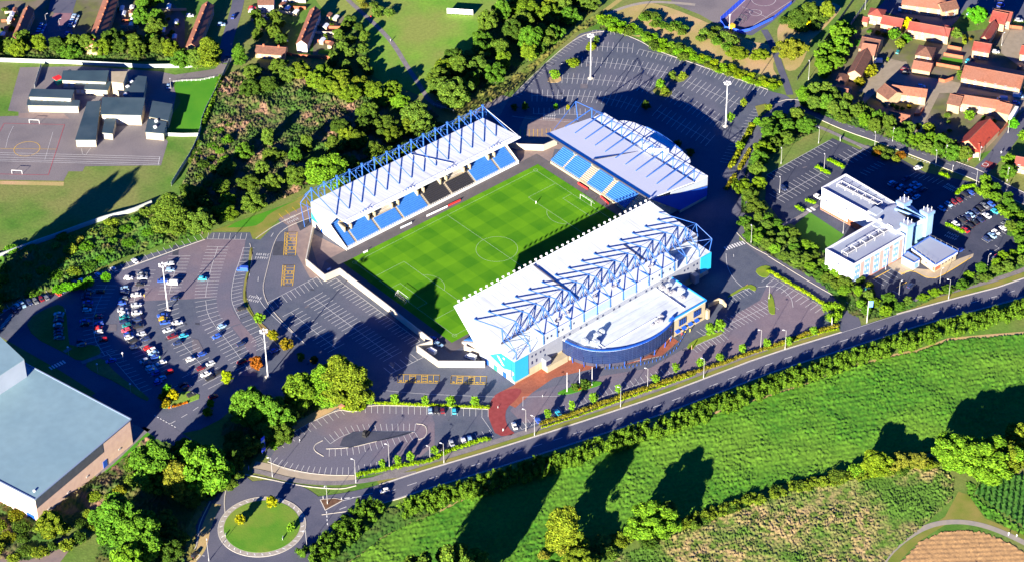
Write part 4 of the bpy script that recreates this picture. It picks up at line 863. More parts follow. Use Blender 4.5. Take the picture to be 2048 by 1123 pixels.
# tall floodlight masts of the car parks
def mastlight(base, label):
    p = G(*base); t = thing('floodlight_mast', label, 'floodlight mast', p, group='tall floodlight masts in the car parks')
    m = MB(); m.box((0, 0, 0), (1.8, 1.8, .7)); m.build('plinth', KERB, t)
    m = MB(); m.tube((0, 0, .5), (0, 0, 24), .25, .15, 10); m.build('pole', WHITEP, t)
    m = MB()
    for k in range(12):
        a = 2 * math.pi * k / 12; b_ = 2 * math.pi * (k + 1) / 12
        m.tube((1.35 * math.cos(a), 1.35 * math.sin(a), 24.1), (1.35 * math.cos(b_), 1.35 * math.sin(b_), 24.1), .09, n=4)
        if k % 3 == 0: m.tube((0, 0, 24.1), (1.35 * math.cos(a), 1.35 * math.sin(a), 24.1), .07, n=4)
    m.build('ring', WHITEP, t)
    for k in range(6):
        a = 2 * math.pi * k / 6; m = MB(); m.box((1.35 * math.cos(a), 1.35 * math.sin(a), 24.15), (.8, .6, .45), a); m.build('lamp', WHITEP, t)
for q, lab in [((336, 621), 'tall white floodlight mast among the parked cars of the busy left car park'), ((536, 754), 'tall white floodlight mast rising from the tree shade beside the red autumn tree'),
               ((1181, 158), 'tall white floodlight mast in the empty curved car park, the farther one from the road'), ((1451, 254), 'tall white floodlight mast in the empty curved car park near the access road')]: mastlight(q, lab)
# ================================================================== PAINTED MARKINGS
MK = MB(); YK = MB(); RK = MB()
PD = mat('dark_tar_patch', (.045, .05, .07), (.06, .065, .085), .5, .9); PLt = mat('light_tar_patch', (.15, .135, .15), (.12, .115, .135), .5, .9)
def patchset(name, m, items, z):
    b = MB()
    for px in items: b.poly([(*tuple(G(*p))[:2], z) for p in px])
    struct(b.build(name, m))
rp_ = random.Random(12); dk = [T6((240, 210), (330, 190), (335, 225), (265, 265)), T6((110, 330), (175, 330), (168, 412), (100, 412)), T5((1040, 350), (1075, 350), (1070, 410), (1035, 410))]; lt_ = [T3((412, 505), (455, 505), (452, 533), (410, 533)), T5((655, 822), (700, 822), (700, 862), (648, 860)), T6((875, 848), (890, 828), (925, 845), (910, 862)), T5((1150, 905), (1190, 915), (1230, 990), (1160, 1010)), T10((575, 390), (690, 370), (700, 400), (600, 415))]
for (x0, y0, x1, y1, k) in [(1090, 90, 1480, 230, 16), (250, 520, 500, 720, 16), (560, 570, 800, 740, 12), (560, 830, 960, 900, 8), (1150, 730, 1600, 690, 8), (1550, 300, 1700, 400, 6)]:
    for i in range(k):
        x = rp_.uniform(x0, x1); y = rp_.uniform(min(y0, y1), max(y0, y1)); w_ = rp_.uniform(2, 9); h_ = rp_.uniform(1.2, 4); a = rp_.uniform(-.5, .2)
        (dk if rp_.random() < .6 else lt_).append([(x, y), (x + w_, y + w_ * a), (x + w_ + h_ * .3, y + w_ * a + h_), (x + h_ * .3, y + h_)])
patchset('dark_tar_patches', PD, dk, .092); patchset('light_tar_patches', PLt, lt_, .096)
def Gp(p): q = G(*p); return (q.x, q.y)
def polylen(pts):
    L = [0]
    for i in range(len(pts) - 1): L.append(L[-1] + math.hypot(pts[i + 1][0] - pts[i][0], pts[i + 1][1] - pts[i][1]))
    return L
def at(pts, L, s):
    for i in range(len(pts) - 1):
        if s <= L[i + 1] + 1e-9:
            t = (s - L[i]) / max(1e-9, L[i + 1] - L[i]); return (pts[i][0] + (pts[i + 1][0] - pts[i][0]) * t, pts[i][1] + (pts[i + 1][1] - pts[i][1]) * t)
    return pts[-1]
BAYS = []
def bays(px, n, d0, d1=None, both=False, spine=True, s=1.0, w=.15, z=.115, mb=None, sm=1):
    """bay lines along a traced line; d0/d1: line vectors in the tracing's units (divided by s)"""
    mb = mb or MK; d1 = d1 or d0
    px = smoothpts([tuple(p) for p in px], False, sm) if sm and len(px) > 2 else [tuple(p) for p in px]
    L = polylen(px)
    for i in range(n):
        t = i / (n - 1); p = at(px, L, L[-1] * t); d = ((d0[0] + (d1[0] - d0[0]) * t) / s, (d0[1] + (d1[1] - d0[1]) * t) / s)
        a = (p[0] - d[0], p[1] - d[1]) if both else p
        wline(Gp(a), Gp((p[0] + d[0], p[1] + d[1])), w, z, mb)
    if spine:
        for i in range(len(px) - 1): wline(Gp(px[i]), Gp(px[i + 1]), w, z, mb)
S3 = 3.002
bays(T5((1225, 318), (900, 437), (600, 552)), 18, (-25, -33), s=S3)
bays(T5((600, 552), (300, 650), (60, 735)), 17, (-22, -33), s=S3)
bays(T5((1245, 313), (1475, 316)), 8, (8, -36), s=S3)
bays(T5((1462, 365), (1440, 440), (1410, 520), (1393, 600), (1388, 660), (1400, 715), (1440, 790)), 21, (66, 2), (62, -25), s=S3)
bays(T5((1440, 790), (1510, 900), (1580, 1000)), 10, (62, -25), (60, -28), s=S3, spine=False)
bays(T6((30, 900), (60, 950)), 3, (-60, 30), s=S3)
bays(T5((1308, 360), (1270, 480), (1240, 600), (1235, 660)), 17, (66, 2), (68, -4), True, s=S3)
bays(T5((1235, 680), (1245, 760), (1290, 830)), 7, (65, -10), (60, -25), True, s=S3)
bays(T5((1290, 830), (1380, 940), (1490, 1090)), 14, (62, -30), None, True, s=S3)
bays(T5((1078, 415), (1045, 520), (1015, 640)), 13, (66, 0), None, True, s=S3)
bays(T5((1008, 690), (1015, 790), (1080, 920), (1160, 1010), (1250, 1110)), 19, (62, -18), (60, -30), True, s=S3)
bays(T5((870, 500), (800, 690), (780, 800), (830, 950), (960, 1110)), 29, (64, 0), (60, -28), True, s=S3)
bays(T5((640, 590), (560, 760), (560, 900), (630, 1010)), 19, (62, 2), (60, -20), True, s=S3)
bays(T5((392, 730), (392, 920)), 10, (-78, 0), s=S3)
bays(T5((640, 990), (760, 1123), (850, 1230)), 12, (65, -12), (60, -24), s=S3)
bays(T9((1000, 130), (1090, 20)), 3, (60, -30), s=S3, spine=False)
bays(T9((1180, -40), (1320, 50)), 5, (60, -35), (75, -38), True, s=S3, spine=False)
bays(T6((75, 690), (365, 540)), 12, (34, 42), s=S3)
bays(T6((345, 662), (500, 780), (820, 1015)), 24, (57, -31), None, True, s=S3)
bays(T6((210, 750), (290, 815), (480, 965)), 13, (50, -27), None, True, s=S3)
bays(T6((480, 548), (985, 925)), 27, (-56, 30), s=S3)
bays(T6((810, 1118), (1005, 1020)), 7, (-44, -36), s=S3)
S2 = 2.994
bays(T10((655, 184), (1390, 208)), 21, (0, 46), s=S2)
bays(T10((130, 400), (300, 300), (500, 205)), 12, (38, 38), (30, 38), s=S2)
bays(T10((445, 415), (520, 365), (600, 343), (700, 338), (950, 340)), 17, (-35, -38), (5, -46), s=S2)
bays(T10((440, 446), (560, 440), (700, 405), (950, 345)), 16, (-2, 45), (28, 46), s=S2)
bays(T10((95, 535), (200, 578), (400, 602), (590, 602)), 15, (34, -38), (-2, -48), s=S2)
bays(T10((620, 590), (800, 555)), 6, (-6, -46), s=S2)
bays(T10((1290, 400), (1420, 372)), 4, (-24, -40), s=S2)
bays(T10((1350, 252), (1415, 345)), 2, (1, 1), s=S2)
bays(T7((1150, 890), (1560, 705)), 19, (-42, -28), None, True, s=S3)
bays(T7((1080, 960), (1265, 882)), 9, (34, 32), s=S3)
bays(T7((1300, 665), (1430, 605)), 7, (30, 26), s=S3)
bays(T8((10, 535), (330, 720)), 12, (-48, 34), s=S3)
bays(T8((-60, 600), (60, 590), (140, 660), (150, 720)), 2, (1, 1), s=S3, sm=2)
bays(T11((60, 330), (300, 225), (650, 95), (1010, -25)), 32, (-26, -34), s=S2)
bays(T11((470, -30), (900, -110)), 2, (1, 1), s=S2)
bays(T11((65, 190), (66, 135), (280, 130)), 2, (0, 1), s=S2, sm=0)
bays(T3((10, 572), (170, 408), (330, 268), (450, 205)), 27, (36, 14), s=S3)
bays(T3((485, 183), (615, 184)), 7, (0, 26), s=S3, spine=False)
bays(T3((1140, 400), (1537, 545)), 17, (-24, 34), s=S3, spine=False)
bays(T3((765, 297), (1045, 365)), 11, (-16, 32), s=S3)
bays(T3((515, 280), (725, 292)), 8, (4, -29), None, True, s=S3)
bays(T3((420, 372), (600, 380), (760, 400), (945, 442)), 19, (3, -30), (24, -34), True, s=S3)
bays(T3((240, 468), (540, 482), (680, 495), (830, 530)), 20, (1, -30), (22, -34), True, s=S3)
bays(T3((120, 575), (480, 578), (640, 605), (760, 645)), 22, (0, -36), (24, -36), True, s=S3)
bays(T3((130, 685), (440, 690)), 11, (0, -36), s=S3)
bays(T3((1050, 490), (1365, 630)), 12, (30, -32), None, True, s=S3)
bays(T3((950, 570), (1270, 745)), 13, (30, -32), None, True, s=S3)
bays(T3((870, 665), (1190, 845)), 12, (30, -34), None, True, s=S3)
bays(T3((1500, 665), (1430, 770), (1370, 850), (1300, 980)), 19, (-52, -8), s=S3, spine=False)
O2 = off((1530, 260), 7.485); O1 = off((1840, 360), 7.02); O3 = off((1720, 270), 7.485); O5 = off((1700, 500), 7.488)
bays(O2((20, 680), (960, 160)), 17, (118, 62), s=7.485)
bays(O2((180, 1025), (840, 650)), 12, (118, 68), None, True, s=7.485)
bays(O2((1150, 470), (1480, 290)), 6, (110, 64), None, True, s=7.485)
bays(O1((390, 440), (770, 228)), 8, (-90, -58), s=7.02, spine=False)
bays(O1((500, 640), (1010, 380)), 10, (95, 62), None, True, s=7.02, spine=False)
bays(O1((860, 830), (1230, 640)), 7, (100, 60), s=7.02, spine=False)
bays(O1((1010, 1020), (1110, 960)), 2, (-60, -40), s=7.02)
bays(O3((0, 560), (260, 400)), 6, (110, 50), s=7.485, spine=False)
bays(O3((840, 560), (1250, 680)), 7, (-100, 60), s=7.485, spine=False)
bays(O5((345, 437), (620, 285)), 5, (165, 95), s=7.488)
bays(O5((520, 700), (640, 610)), 3, (120, 70), s=7.488, spine=False)
for px, n, d in [((1735, 330), 0, 0)][:0]: pass
# kerb-side lines and dashes
def dashes(px, on, offl, w, z=.13, mb=None, it=2, world=False):
    pts = [tuple(p[:2]) for p in px] if world else [Gp(p) for p in px]
    pts = smoothpts(pts, False, it) if it else pts; L = polylen(pts); s = 0
    while s + on < L[-1]:
        wline(at(pts, L, s), at(pts, L, s + on), w, z, mb or MK); s += on + offl
dashes(MAIN[:14], 4, 5, .2)
for o in (4.9, -4.9): dashes(par(MAIN[:14], o, 2), 1.99, .01, .13, it=0, world=True)
dashes(T10((500, 808), (560, 785), (640, 760), (740, 730)), 3, 3, .25)
dashes(T10((422, 820), (430, 920)), 1.2, 1, .4); dashes(T9((925, 245), (1065, 325)), .9, .7, .4); dashes(T8((470, 712), (560, 750)), 1.99, .01, .2)
dashes(T10((525, 755), (640, 725), (740, 700)), 5.9, .01, .2); dashes(T10((530, 742), (640, 732)), 2, 1, .5)
dashes(T9((1015, 298), (1180, 205), (1240, 150)), 3, 3, .2)
dashes(HR, 2.5, 4, .15); dashes(O3((600, 270), (760, 340), (960, 410), (1080, 440)), .8, .7, .4)
dashes([(1955, 362), (1985, 385), (2010, 400)], .8, .7, .4)
dashes(T9((1165, 1075), (1240, 1090)), .9, .7, .35); dashes(T9((1175, 1110), (1215, 1070)), 2.5, 3, .2)
dashes(T5((1500, 520), (1470, 620), (1475, 690)), 2, 6, .2); dashes(T6((90, 300), (110, 268)), 3, 6, .2); dashes(T6((12, 565), (16, 530)), 3, 6, .2)
dashes(T6((300, 945), (60, 740), (0, 640)), 1.99, .01, .2)
dashes(T10((760, 95), (1000, 118), (1440, 135)), 1.99, .01, .15)
dashes(T3((0, 700), (150, 720), (440, 740)), 1.99, .01, .15)
dashes(T7((1285, 400), (1290, 480), (1340, 570), (1440, 640)), 1.99, .01, .2)
dashes(T7((1330, 405), (1332, 440)), 2, 2, .2)
def zebra(a, c, n, ln):
    a = Vector(Gp(a)); c = Vector(Gp(c)); d = (c - a) / n; nn = Vector((-d.y, d.x)).normalized() * ln / 2
    for i in range(n):
        p = a + d * i; q = p + d * .55
        MK.poly([(*(p + nn), .13), (*(p - nn), .13), (*(q - nn), .13), (*(q + nn), .13)])
zebra(*T7((1280, 372), (1400, 332)), 8, 2.6); zebra(*T5((300, 1088), (395, 1042)), 6, 2.4); zebra(*T5((0, 850), (75, 760)), 12, 1.6)
zebra(*T8((240, 145), (285, 125)), 2, 3)
# road lettering, worn to short strokes
def strokes(c, ux, n=6, rows=2):
    r = random.Random(int(c[0]))
    o = Vector(Gp(c)); u = (Vector(Gp((c[0] + ux[0], c[1] + ux[1]))) - o).normalized(); v = Vector((-u.y, u.x))
    for j in range(rows):
        for i in range(n):
            p = o + u * (i * 1.0 - n / 2) + v * (j * 2.4 - 1)
            wline(p, p + v * 1.6, .22, .12, MK)
            if r.random() < .7: wline(p + v * (1.6 * r.random()), p + v * .8 + u * .6, .2, .12, MK)
            if r.random() < .6: wline(p + v * 1.5, p + v * 1.5 + u * .6, .2, .12, MK)
for c, u in [(T6((225, 200))[0], (1, -.45)), (T6((40, 425))[0], (1, .05)), (T5((1525, 680))[0], (1, .2)), (T3((228, 712))[0], (1, .02)), (O3((1340, 810))[0], (1, .5)), (O1((440, 810))[0], (1, .4))]: strokes(c, u)
# yellow accessible bays
def ybox(px, n, fill=(2, 5)):
    a, b_, c, d = [Vector(Gp(p)) for p in px]
    for p, q in ((a, b_), (b_, c), (c, d), (d, a)): wline(p, q, .2, .12, YK)
    for i in range(n + 1):
        t = i / n; p = a.lerp(d, t); q = b_.lerp(c, t); wline(p, q, .16, .12, YK)
        if i < n:
            t2 = (i + .5) / n; p2 = a.lerp(d, t2); q2 = b_.lerp(c, t2)
            if i in fill:
                for k in range(3):
                    u = p2.lerp(q2, .17 + .33 * k); dd = (d - a) / n * .4; e = (b_ - a) * .07
                    wline(u - dd - e, u + dd + e, .16, .12, YK); wline(u + dd - e, u - dd + e, .16, .12, YK)
            else:
                u = p2.lerp(q2, .18); e = (b_ - a) * .07; dd = (d - a) / n * .25
                wline(u - e, u + e, .25, .12, YK); wline(u - dd, u + dd, .25, .12, YK); wline(u - dd + e, u + dd + e, .2, .12, YK)
ybox(T6((175, 272), (247, 272), (236, 412), (166, 412)), 8, (2, 5)); ybox(T6((162, 470), (232, 470), (220, 592), (152, 592)), 7, (2, 5))
ybox(T10((848, 48), (850, 0), (1100, 4), (1096, 52)), 7, (2, 4)); ybox(T10((1165, 55), (1170, 8), (1382, 12), (1376, 60)), 6, (1, 3))
bays(T6((165, 190), (325, 108)), 5, (-28, -28), s=S3, mb=YK, spine=False)
bays(off((1000, 180), 4.011)((165, 320), (440, 310)), 9, (0, 60), (0, 60), s=4.011, mb=YK, spine=False)
dashes(T8((820, 523), (760, 500)), 1.99, .01, .2, mb=YK, it=0); dashes(T7((1300, 655), (1420, 583)), 1.99, .01, .2, mb=YK, it=0)
dashes(O5((340, 440), (630, 280)), 1.99, .01, .3, mb=YK, it=0); dashes(O5((700, 560), (870, 470)), 1.99, .01, .3, mb=YK, it=0); dashes(O5((760, 370), (910, 290), (1170, 430), (1330, 410), (1600, 250), (1850, 90)), 1.99, .01, .3, mb=YK, it=1)
# school playground and court lines
bays(T1((25, 742), (388, 750), (290, 1052), (-80, 1045)), 2, (0, 1), s=S3, mb=RK, sm=0); bays(T1((25, 742), (-60, 900)), 2, (0, 1), s=S3, mb=RK)
for y0, y1 in ((918, 938), (930, 950), (945, 964), (958, 978), (968, 988)): wline(Gp(T1((0, y0))[0]), Gp(T1((960, y1 + 5))[0]), .16, .1, MK)
wline(Gp(T1((960, 942))[0]), Gp(T1((950, 990))[0]), .2, .1, MK)
c = G(*T1((162, 895))[0]); arc(c.x, c.y, 6.0, 0, 360, .16, .1, YK)
wline(Gp(T1((0, 893))[0]), Gp(T1((345, 897))[0]), .12, .1, YK)
bays(T1((80, 760), (50, 820), (35, 890)), 2, (1, 0), s=S3, sm=2, w=.12); bays(T1((318, 795), (270, 960)), 2, (1, 0), s=S3, w=.12)
bays(T1((490, 893), (495, 925), (515, 932), (545, 890)), 2, (0, 1), s=S3, sm=0, w=.12)
c = G(1511, 26); arc(c.x, c.y, 3, 0, 360, .15, .12, MK); c = G(1527, 0); arc(c.x, c.y, 6, 0, 360, .15, .12, MK)
bays([(1450, 40), (1497, -5)], 2, (1, 0), w=.15, z=.12); bays([(1497, 58), (1580, 4)], 2, (1, 0), w=.15, z=.12)
wline(Gp((1484, 14)), Gp((1535, 36)), .15, .12, MK)
c = G(*T4((1305, 990))[0]); arc(c.x, c.y, 1.3, 0, 360, .3, .13, MK)
# chalked squiggles on the roundabout apron: stone marks
for i in range(34):
    a = 2 * math.pi * i / 34; r0 = 15.1; r1 = 16.2
    wline((RC.x + r0 * math.cos(a), RC.y + r0 * math.sin(a)), (RC.x + r1 * math.cos(a + .04), RC.y + r1 * math.sin(a + .04)), .35, .215, MK)
struct(MK.build('white_road_markings', LINE)); struct(YK.build('yellow_road_markings', YLINE)); struct(RK.build('red_court_markings', RLINE))
# ================================================================== OTHER BUILDINGS
def Wz(px, z): return [tuple(G(x, y, z)[:2]) for x, y in px]
def lp(a, c, t): return (a[0] + (c[0] - a[0]) * t, a[1] + (c[1] - a[1]) * t)
def panel(mb, a, c, t0, t1, z0, z1, o=.06):
    """thin panel proud of the wall from a to c (world xy, outside on the right)"""
    p = Vector(lp(a, c, t0)); q = Vector(lp(a, c, t1)); d = (q - p).normalized(); nn = Vector((d.y, -d.x)) * o
    mb.hexa([(*p, z0), (*(p + nn), z0), (*(q + nn), z0), (*q, z0)], [(*p, z1), (*(p + nn), z1), (*(q + nn), z1), (*q, z1)])
def root_at(name, label, cat, poly, group=None):
    cx = sum(p[0] for p in poly) / len(poly); cy = sum(p[1] for p in poly) / len(poly)
    return thing(name, label, cat, (cx, cy, 0), group=group)
# --- cinema: big grey-roofed shed on the left
cin = Wz([(70, 999), (262, 838), (42, 722), (-160, 880)], 12.5)
c0 = root_at('warehouse', 'huge pale grey flat roofed shed at the left edge with pink brick walls', 'warehouse', cin)
m = MB(); m.prism(cin, 12.2, 12.7); ch(m, 'roof', GREYROOF, c0)
ins_ = [lp(p, (sum(q[0] for q in cin) / 4, sum(q[1] for q in cin) / 4), .012) for p in cin]
m = MB(); m.prism(ins_, 0, 12.2); ch(m, 'walls', mat('pink_block_wall', (.78, .55, .42), (.70, .48, .38), .5, .85), c0)
m = MB(); panel(m, ins_[0], ins_[1], .0, .70, 7.6, 12.1, .1); ch(m, 'dark_cladding', mat('charcoal_cladding', (.10, .11, .13), (.08, .09, .11), .5, .6), c0)
m = MB(); panel(m, ins_[0], ins_[1], .68, .72, .1, 3.4, .16); ch(m, 'loading_door', BLUEPANEL, c0)
for t in (.1, .3, .5, .85):
    m = MB(); panel(m, ins_[0], ins_[1], t, t + .02, 2.6, 3.2, .2); ch(m, 'wall_lamp', STEELG, c0)
m = MB(); panel(m, ins_[3], ins_[0], .9, .97, .1, 3.0, .1); ch(m, 'door', BLUEPANEL, c0)
m = MB()
for i in range(4):
    a, c = cin[i], cin[(i + 1) % 4]; m.wall(a, c, .5, 12.71, 12.95)
ch(m, 'roof_edge', mat('blue_grey_trim', (.20, .26, .38), rough=.5), c0)
m = MB()
for q in ((205, 700), (88, 640)): p = G(*T9(q)[0], 12.7); m.box((p.x, p.y, 12.7), (.7, .7, .7)); break
ch(m, 'roof_vent', WHITEP, c0)
tall = [G(48, 717, 22), G(-4, 668, 22), G(-160, 760, 22), G(-110, 820, 22)]
tb = root_at('tower_block', 'taller white clad block joined to the grey shed at the left edge', 'building', tall)
m = MB(); m.prism([tuple(p[:2]) for p in tall], 0.02, 21.6); ch(m, 'walls', WHITEWALL, tb)
m = MB(); m.prism([tuple(p[:2]) for p in tall], 21.62, 22); ch(m, 'roof', GREYROOF, tb)
# --- office with three turrets
Zs = off((1630, 340), 4.32)
H = 12.0
PARA = mat('parapet_shadow_blue', (.06, .14, .50), rough=.5); OFFROOF = mat('office_roof_felt', (.32, .36, .44), (.27, .31, .39), .15, .7, col3=(.28, .31, .40), scale3=.08)  # PARA: blue that paints the shadow band along the parapet
OFFW = mat('office_render', (.60, .61, .68), (.57, .58, .65), .3, .7); OFFB = mat('office_blue_panel', (.18, .33, .60), (.16, .30, .55), .3, .5); OFFP = mat('office_pink_brick', (.44, .31, .28), (.38, .27, .24), .6, .8)
wa = Wz(Zs((95, 682), (335, 812), (775, 560), (545, 425)), H); wb = Wz(Zs((60, 152), (490, 385), (700, 290), (265, 35)), H)
ofc = root_at('office_block', 'white and pale blue office block with two long wings and three square turrets', 'office building', wa + wb)
cW = (sum(p[0] for p in wa) / 4, sum(p[1] for p in wa) / 4)
core = Wz(Zs((450, 400), (545, 455), (700, 540), (800, 480), (960, 420), (835, 310), (690, 300), (560, 350)), H + .3)
m = MB(); m.prism(wa, .03, H - .92); m.prism([lp(wb[0], wb[0], 0), wb[1], wb[2], wb[3]], .03, H - .92); ch(m, 'walls', OFFW, ofc)
for w in (wa, wb):
    cc = (sum(p[0] for p in w) / 4, sum(p[1] for p in w) / 4)
    m = MB(); m.prism([lp(p, cc, .03) for p in w], H - .9, H - .75); ch(m, 'roof', OFFROOF, ofc)
    m = MB()
    for i in range(4): m.wall(w[i], w[(i + 1) % 4], .4, H - .9, H + .1)
    ch(m, 'parapet', OFFW, ofc)
    d = Vector(w[2]) - Vector(w[1]) if w is wa else Vector(w[1]) - Vector(w[0])
m = MB(); m.prism(core, .05, H + .6); ch(m, 'core_walls', OFFW, ofc)
m = MB(); m.prism([lp(p, (sum(q[0] for q in core) / 8, sum(q[1] for q in core) / 8), .08) for p in core], H + .62, H + .8); ch(m, 'core_roof', OFFROOF, ofc)
m = MB(); m.prism(Wz(Zs((700, 350), (760, 320), (935, 420), (860, 460)), H + .8), H + .82, H + 1.2); ch(m, 'plant_well', DARK, ofc)
m = MB(); m.wall(*Wz(Zs((690, 340), (930, 430)), H + 1.2), .4, H + .8, H + 2.0); m.wall(*Wz(Zs((780, 330), (950, 425)), H + 1.2), .4, H + .8, H + 2.0); ch(m, 'screen_wall', OFFB, ofc)
# front face of wing A: blue panels, pink brick piers, small windows
a, c = wa[1], wa[2]
m = MB()
for k in range(5): panel(m, a, c, .03 + k * .19, .03 + k * .19 + .10, .4, H - 1.6, .08)
chsplit(m, 'blue_panel', OFFB, ofc)
m = MB()
for k in range(5): panel(m, a, c, .14 + k * .19, .14 + k * .19 + .065, .4, H - 1.6, .12)
chsplit(m, 'brick_pier', OFFP, ofc)
for k in range(5):
    for f in range(3):
        m = MB(); t = .045 + k * .19; panel(m, a, c, t, t + .02, 1.6 + f * 3.1, 3.0 + f * 3.1, .16); panel(m, a, c, t + .045, t + .065, 1.6 + f * 3.1, 3.0 + f * 3.1, .16)
        ch(m, 'window_pair', mat('office_window', (.55, .62, .75), rough=.2), ofc)
m = MB()
for f in range(3): panel(m, wa[0], wa[1], .46, .50, 2.4 + f * 2.6, 3.2 + f * 2.6, .08)
chsplit(m, 'stair_window', GLASS, ofc)
m = MB()
for t, z in ((.1, 6), (.5, 7.5), (.35, 3), (.52, 4), (.75, 7)): panel(m, wb[0], wb[1], t, t + .02, z, z + .9, .08)
chsplit(m, 'side_window', GLASS, ofc)
m = MB(); panel(m, wb[0], wb[1], .0, 1.0, .2, 1.2, .1); panel(m, wb[0], wb[1], .55, 1.0, .2, 3.2, .14); ch(m, 'brick_plinth', mat('red_brick', (.40, .12, .06), (.34, .10, .05), .6, .85), ofc)
m = MB(); panel(m, a, c, 0, 1, .05, .38, .14); panel(m, wa[0], wa[1], 0, 1, .05, .9, .1); ch(m, 'brick_plinth', MATS['red_brick'], ofc)
# roof walkways with frames
for p, q, in (((210, 120), (560, 300)), ((255, 725), (650, 495))):
    p, q = Wz(Zs(p, q), H); p = Vector(p); q = Vector(q)
    m = MB(); m.wall(p, q, 1.7, H - .74, H - .3); ch(m, 'roof_walkway', mat('dark_roof_strip', (.20, .21, .24), rough=.7), ofc)
    m = MB(); d = (q - p).normalized(); nn = Vector((-d.y, d.x)) * 1.6
    for o in (1, -1): m.tube((*(p + nn * o), H + .9), (*(q + nn * o), H + .9), .09)
    for k in range(6):
        s = p.lerp(q, k / 5); m.tube((*(s + nn), H - .74), (*(s + nn), H + .9), .08); m.tube((*(s - nn), H - .74), (*(s - nn), H + .9), .08); m.tube((*(s + nn), H + .9), (*(s - nn), H + .9), .12)
    ch(m, 'walkway_frame', WHITEP, ofc)
m = MB(); m.prism(Wz(Zs((455, 350), (520, 310), (590, 345), (530, 390)), H + 1.4), H - .1, H + 1.4); m.prism(Wz(Zs((495, 480), (530, 455), (575, 480), (540, 500)), H), H - .19, H + .3); ch(m, 'roof_plant', WHITEWALL, ofc)
p = G(*Zs((562, 435))[0], H + 1.2); m = MB(); m.tube((p.x, p.y, H), (p.x, p.y, H + 1.3), .07); m.tube((p.x - .1, p.y - .1, H + 1.4), (p.x + .15, p.y + .1, H + 1.5), .9, .9, 14); ch(m, 'satellite_dish', STEELG, ofc)
HT = 16.0
for k, (pp, lab) in enumerate([(((700, 265), (770, 300), (840, 262), (770, 225)), 0), (((905, 345), (978, 385), (1040, 352), (968, 318)), 1), (((735, 455), (803, 490), (865, 460), (800, 425)), 2)]):
    q = Wz(Zs(*pp), HT); cc = (sum(p[0] for p in q) / 4, sum(p[1] for p in q) / 4)
    m = MB(); m.prism([lp(p, cc, .16) for p in q], .06, HT - 1.4); tw = ch(m, 'turret', mat('turret_blue', (.24, .38, .62), (.22, .35, .58), .3, .6), ofc)
    for nm, poly, z0, z1, mm in (('turret_cap', q, HT - 1.4, HT, OFFB), ('cap_roof', [lp(p, cc, .12) for p in q], HT + .02, HT + .1, OFFROOF)):
        m = MB(); m.prism(poly, z0, z1); o = ch(m, nm, mm, ofc)
    m = MB()
    for i in range(4): p = lp(q[i], cc, .5); m.tube((*p, HT), (*p, HT + 2.0), .07); m.tube((*p, HT + 1.2), (*p, HT + 1.9), .14)
    ch(m, 'aerials', WHITEP, ofc)
m = MB(); p, q = Wz(Zs((865, 500), (950, 455)), 10); m.wall(p, q, .6, 1, 10.5); ch(m, 'glazed_link', MATS['pale_green_glass'], ofc)
low = Wz(Zs((835, 672), (1040, 818), (1235, 702), (990, 577)), 4.8); cc = (sum(p[0] for p in low) / 4, sum(p[1] for p in low) / 4)
rb = root_at('reception_block', 'low square block with pale flat roof at the right of the turreted office', 'building', low)
m = MB(); m.prism([lp(p, cc, .05) for p in low], .16, 3.3); ch(m, 'walls', CREAM, rb)
m = MB(); m.prism(low, 3.3, 4.6); ch(m, 'fascia', OFFW, rb)
m = MB()
for i in range(4): m.wall(low[i], low[(i + 1) % 4], .4, 4.6, 4.95)
ch(m, 'parapet', PARA, rb)  # parapet coloured as its own blue shadow
m = MB(); m.prism([lp(p, cc, .04) for p in low], 4.6, 4.72); ch(m, 'roof', OFFROOF, rb)
m = MB()
for i in (0, 2):
    for k in range(6): p = lp(low[i], low[(i + 1) % 4], k / 5); m.tube((*p, 4.9), (*p, 6.1), .05, n=4)
    m.tube((*low[i], 6.0), (*low[(i + 1) % 4], 6.0), .02, n=3)
ch(m, 'roof_posts', STEELG, rb)
l2 = [lp(p, cc, .05) for p in low]
m = MB(); panel(m, l2[1], l2[2], .02, .25, 1.0, 3.1, .08); panel(m, l2[0], l2[1], .93, .98, 1.0, 3.0, .08); ch(m, 'brick_corner', MATS['red_brick'], rb)
m = MB()
for t in (.35, .5, .65, .8): panel(m, l2[1], l2[2], t, t + .04, 1.8, 2.6, .08)
panel(m, l2[0], l2[1], .4, .44, 1.8, 2.6, .08); panel(m, l2[0], l2[1], .6, .64, 1.8, 2.6, .08); chsplit(m, 'window', GLASS, rb)
ent = Wz(Zs((752, 745), (855, 800), (905, 770), (800, 705)), 4.0); eb = root_at('entrance_block', 'small white entrance block between the office wing and the low square block', 'building', ent)
m = MB(); m.prism(ent, .16, 3.8); ch(m, 'walls', OFFW, eb)
m = MB()
for i in range(4): m.wall(ent[i], ent[(i + 1) % 4], .3, 3.8, 4.2)
ch(m, 'parapet', PARA, eb)
m = MB(); m.prism(ent, 3.8, 3.9); ch(m, 'roof', OFFROOF, eb)
m = MB(); panel(m, ent[1], ent[2], .2, .8, .4, 2.8, .08); ch(m, 'glass_door', OFFB, eb)
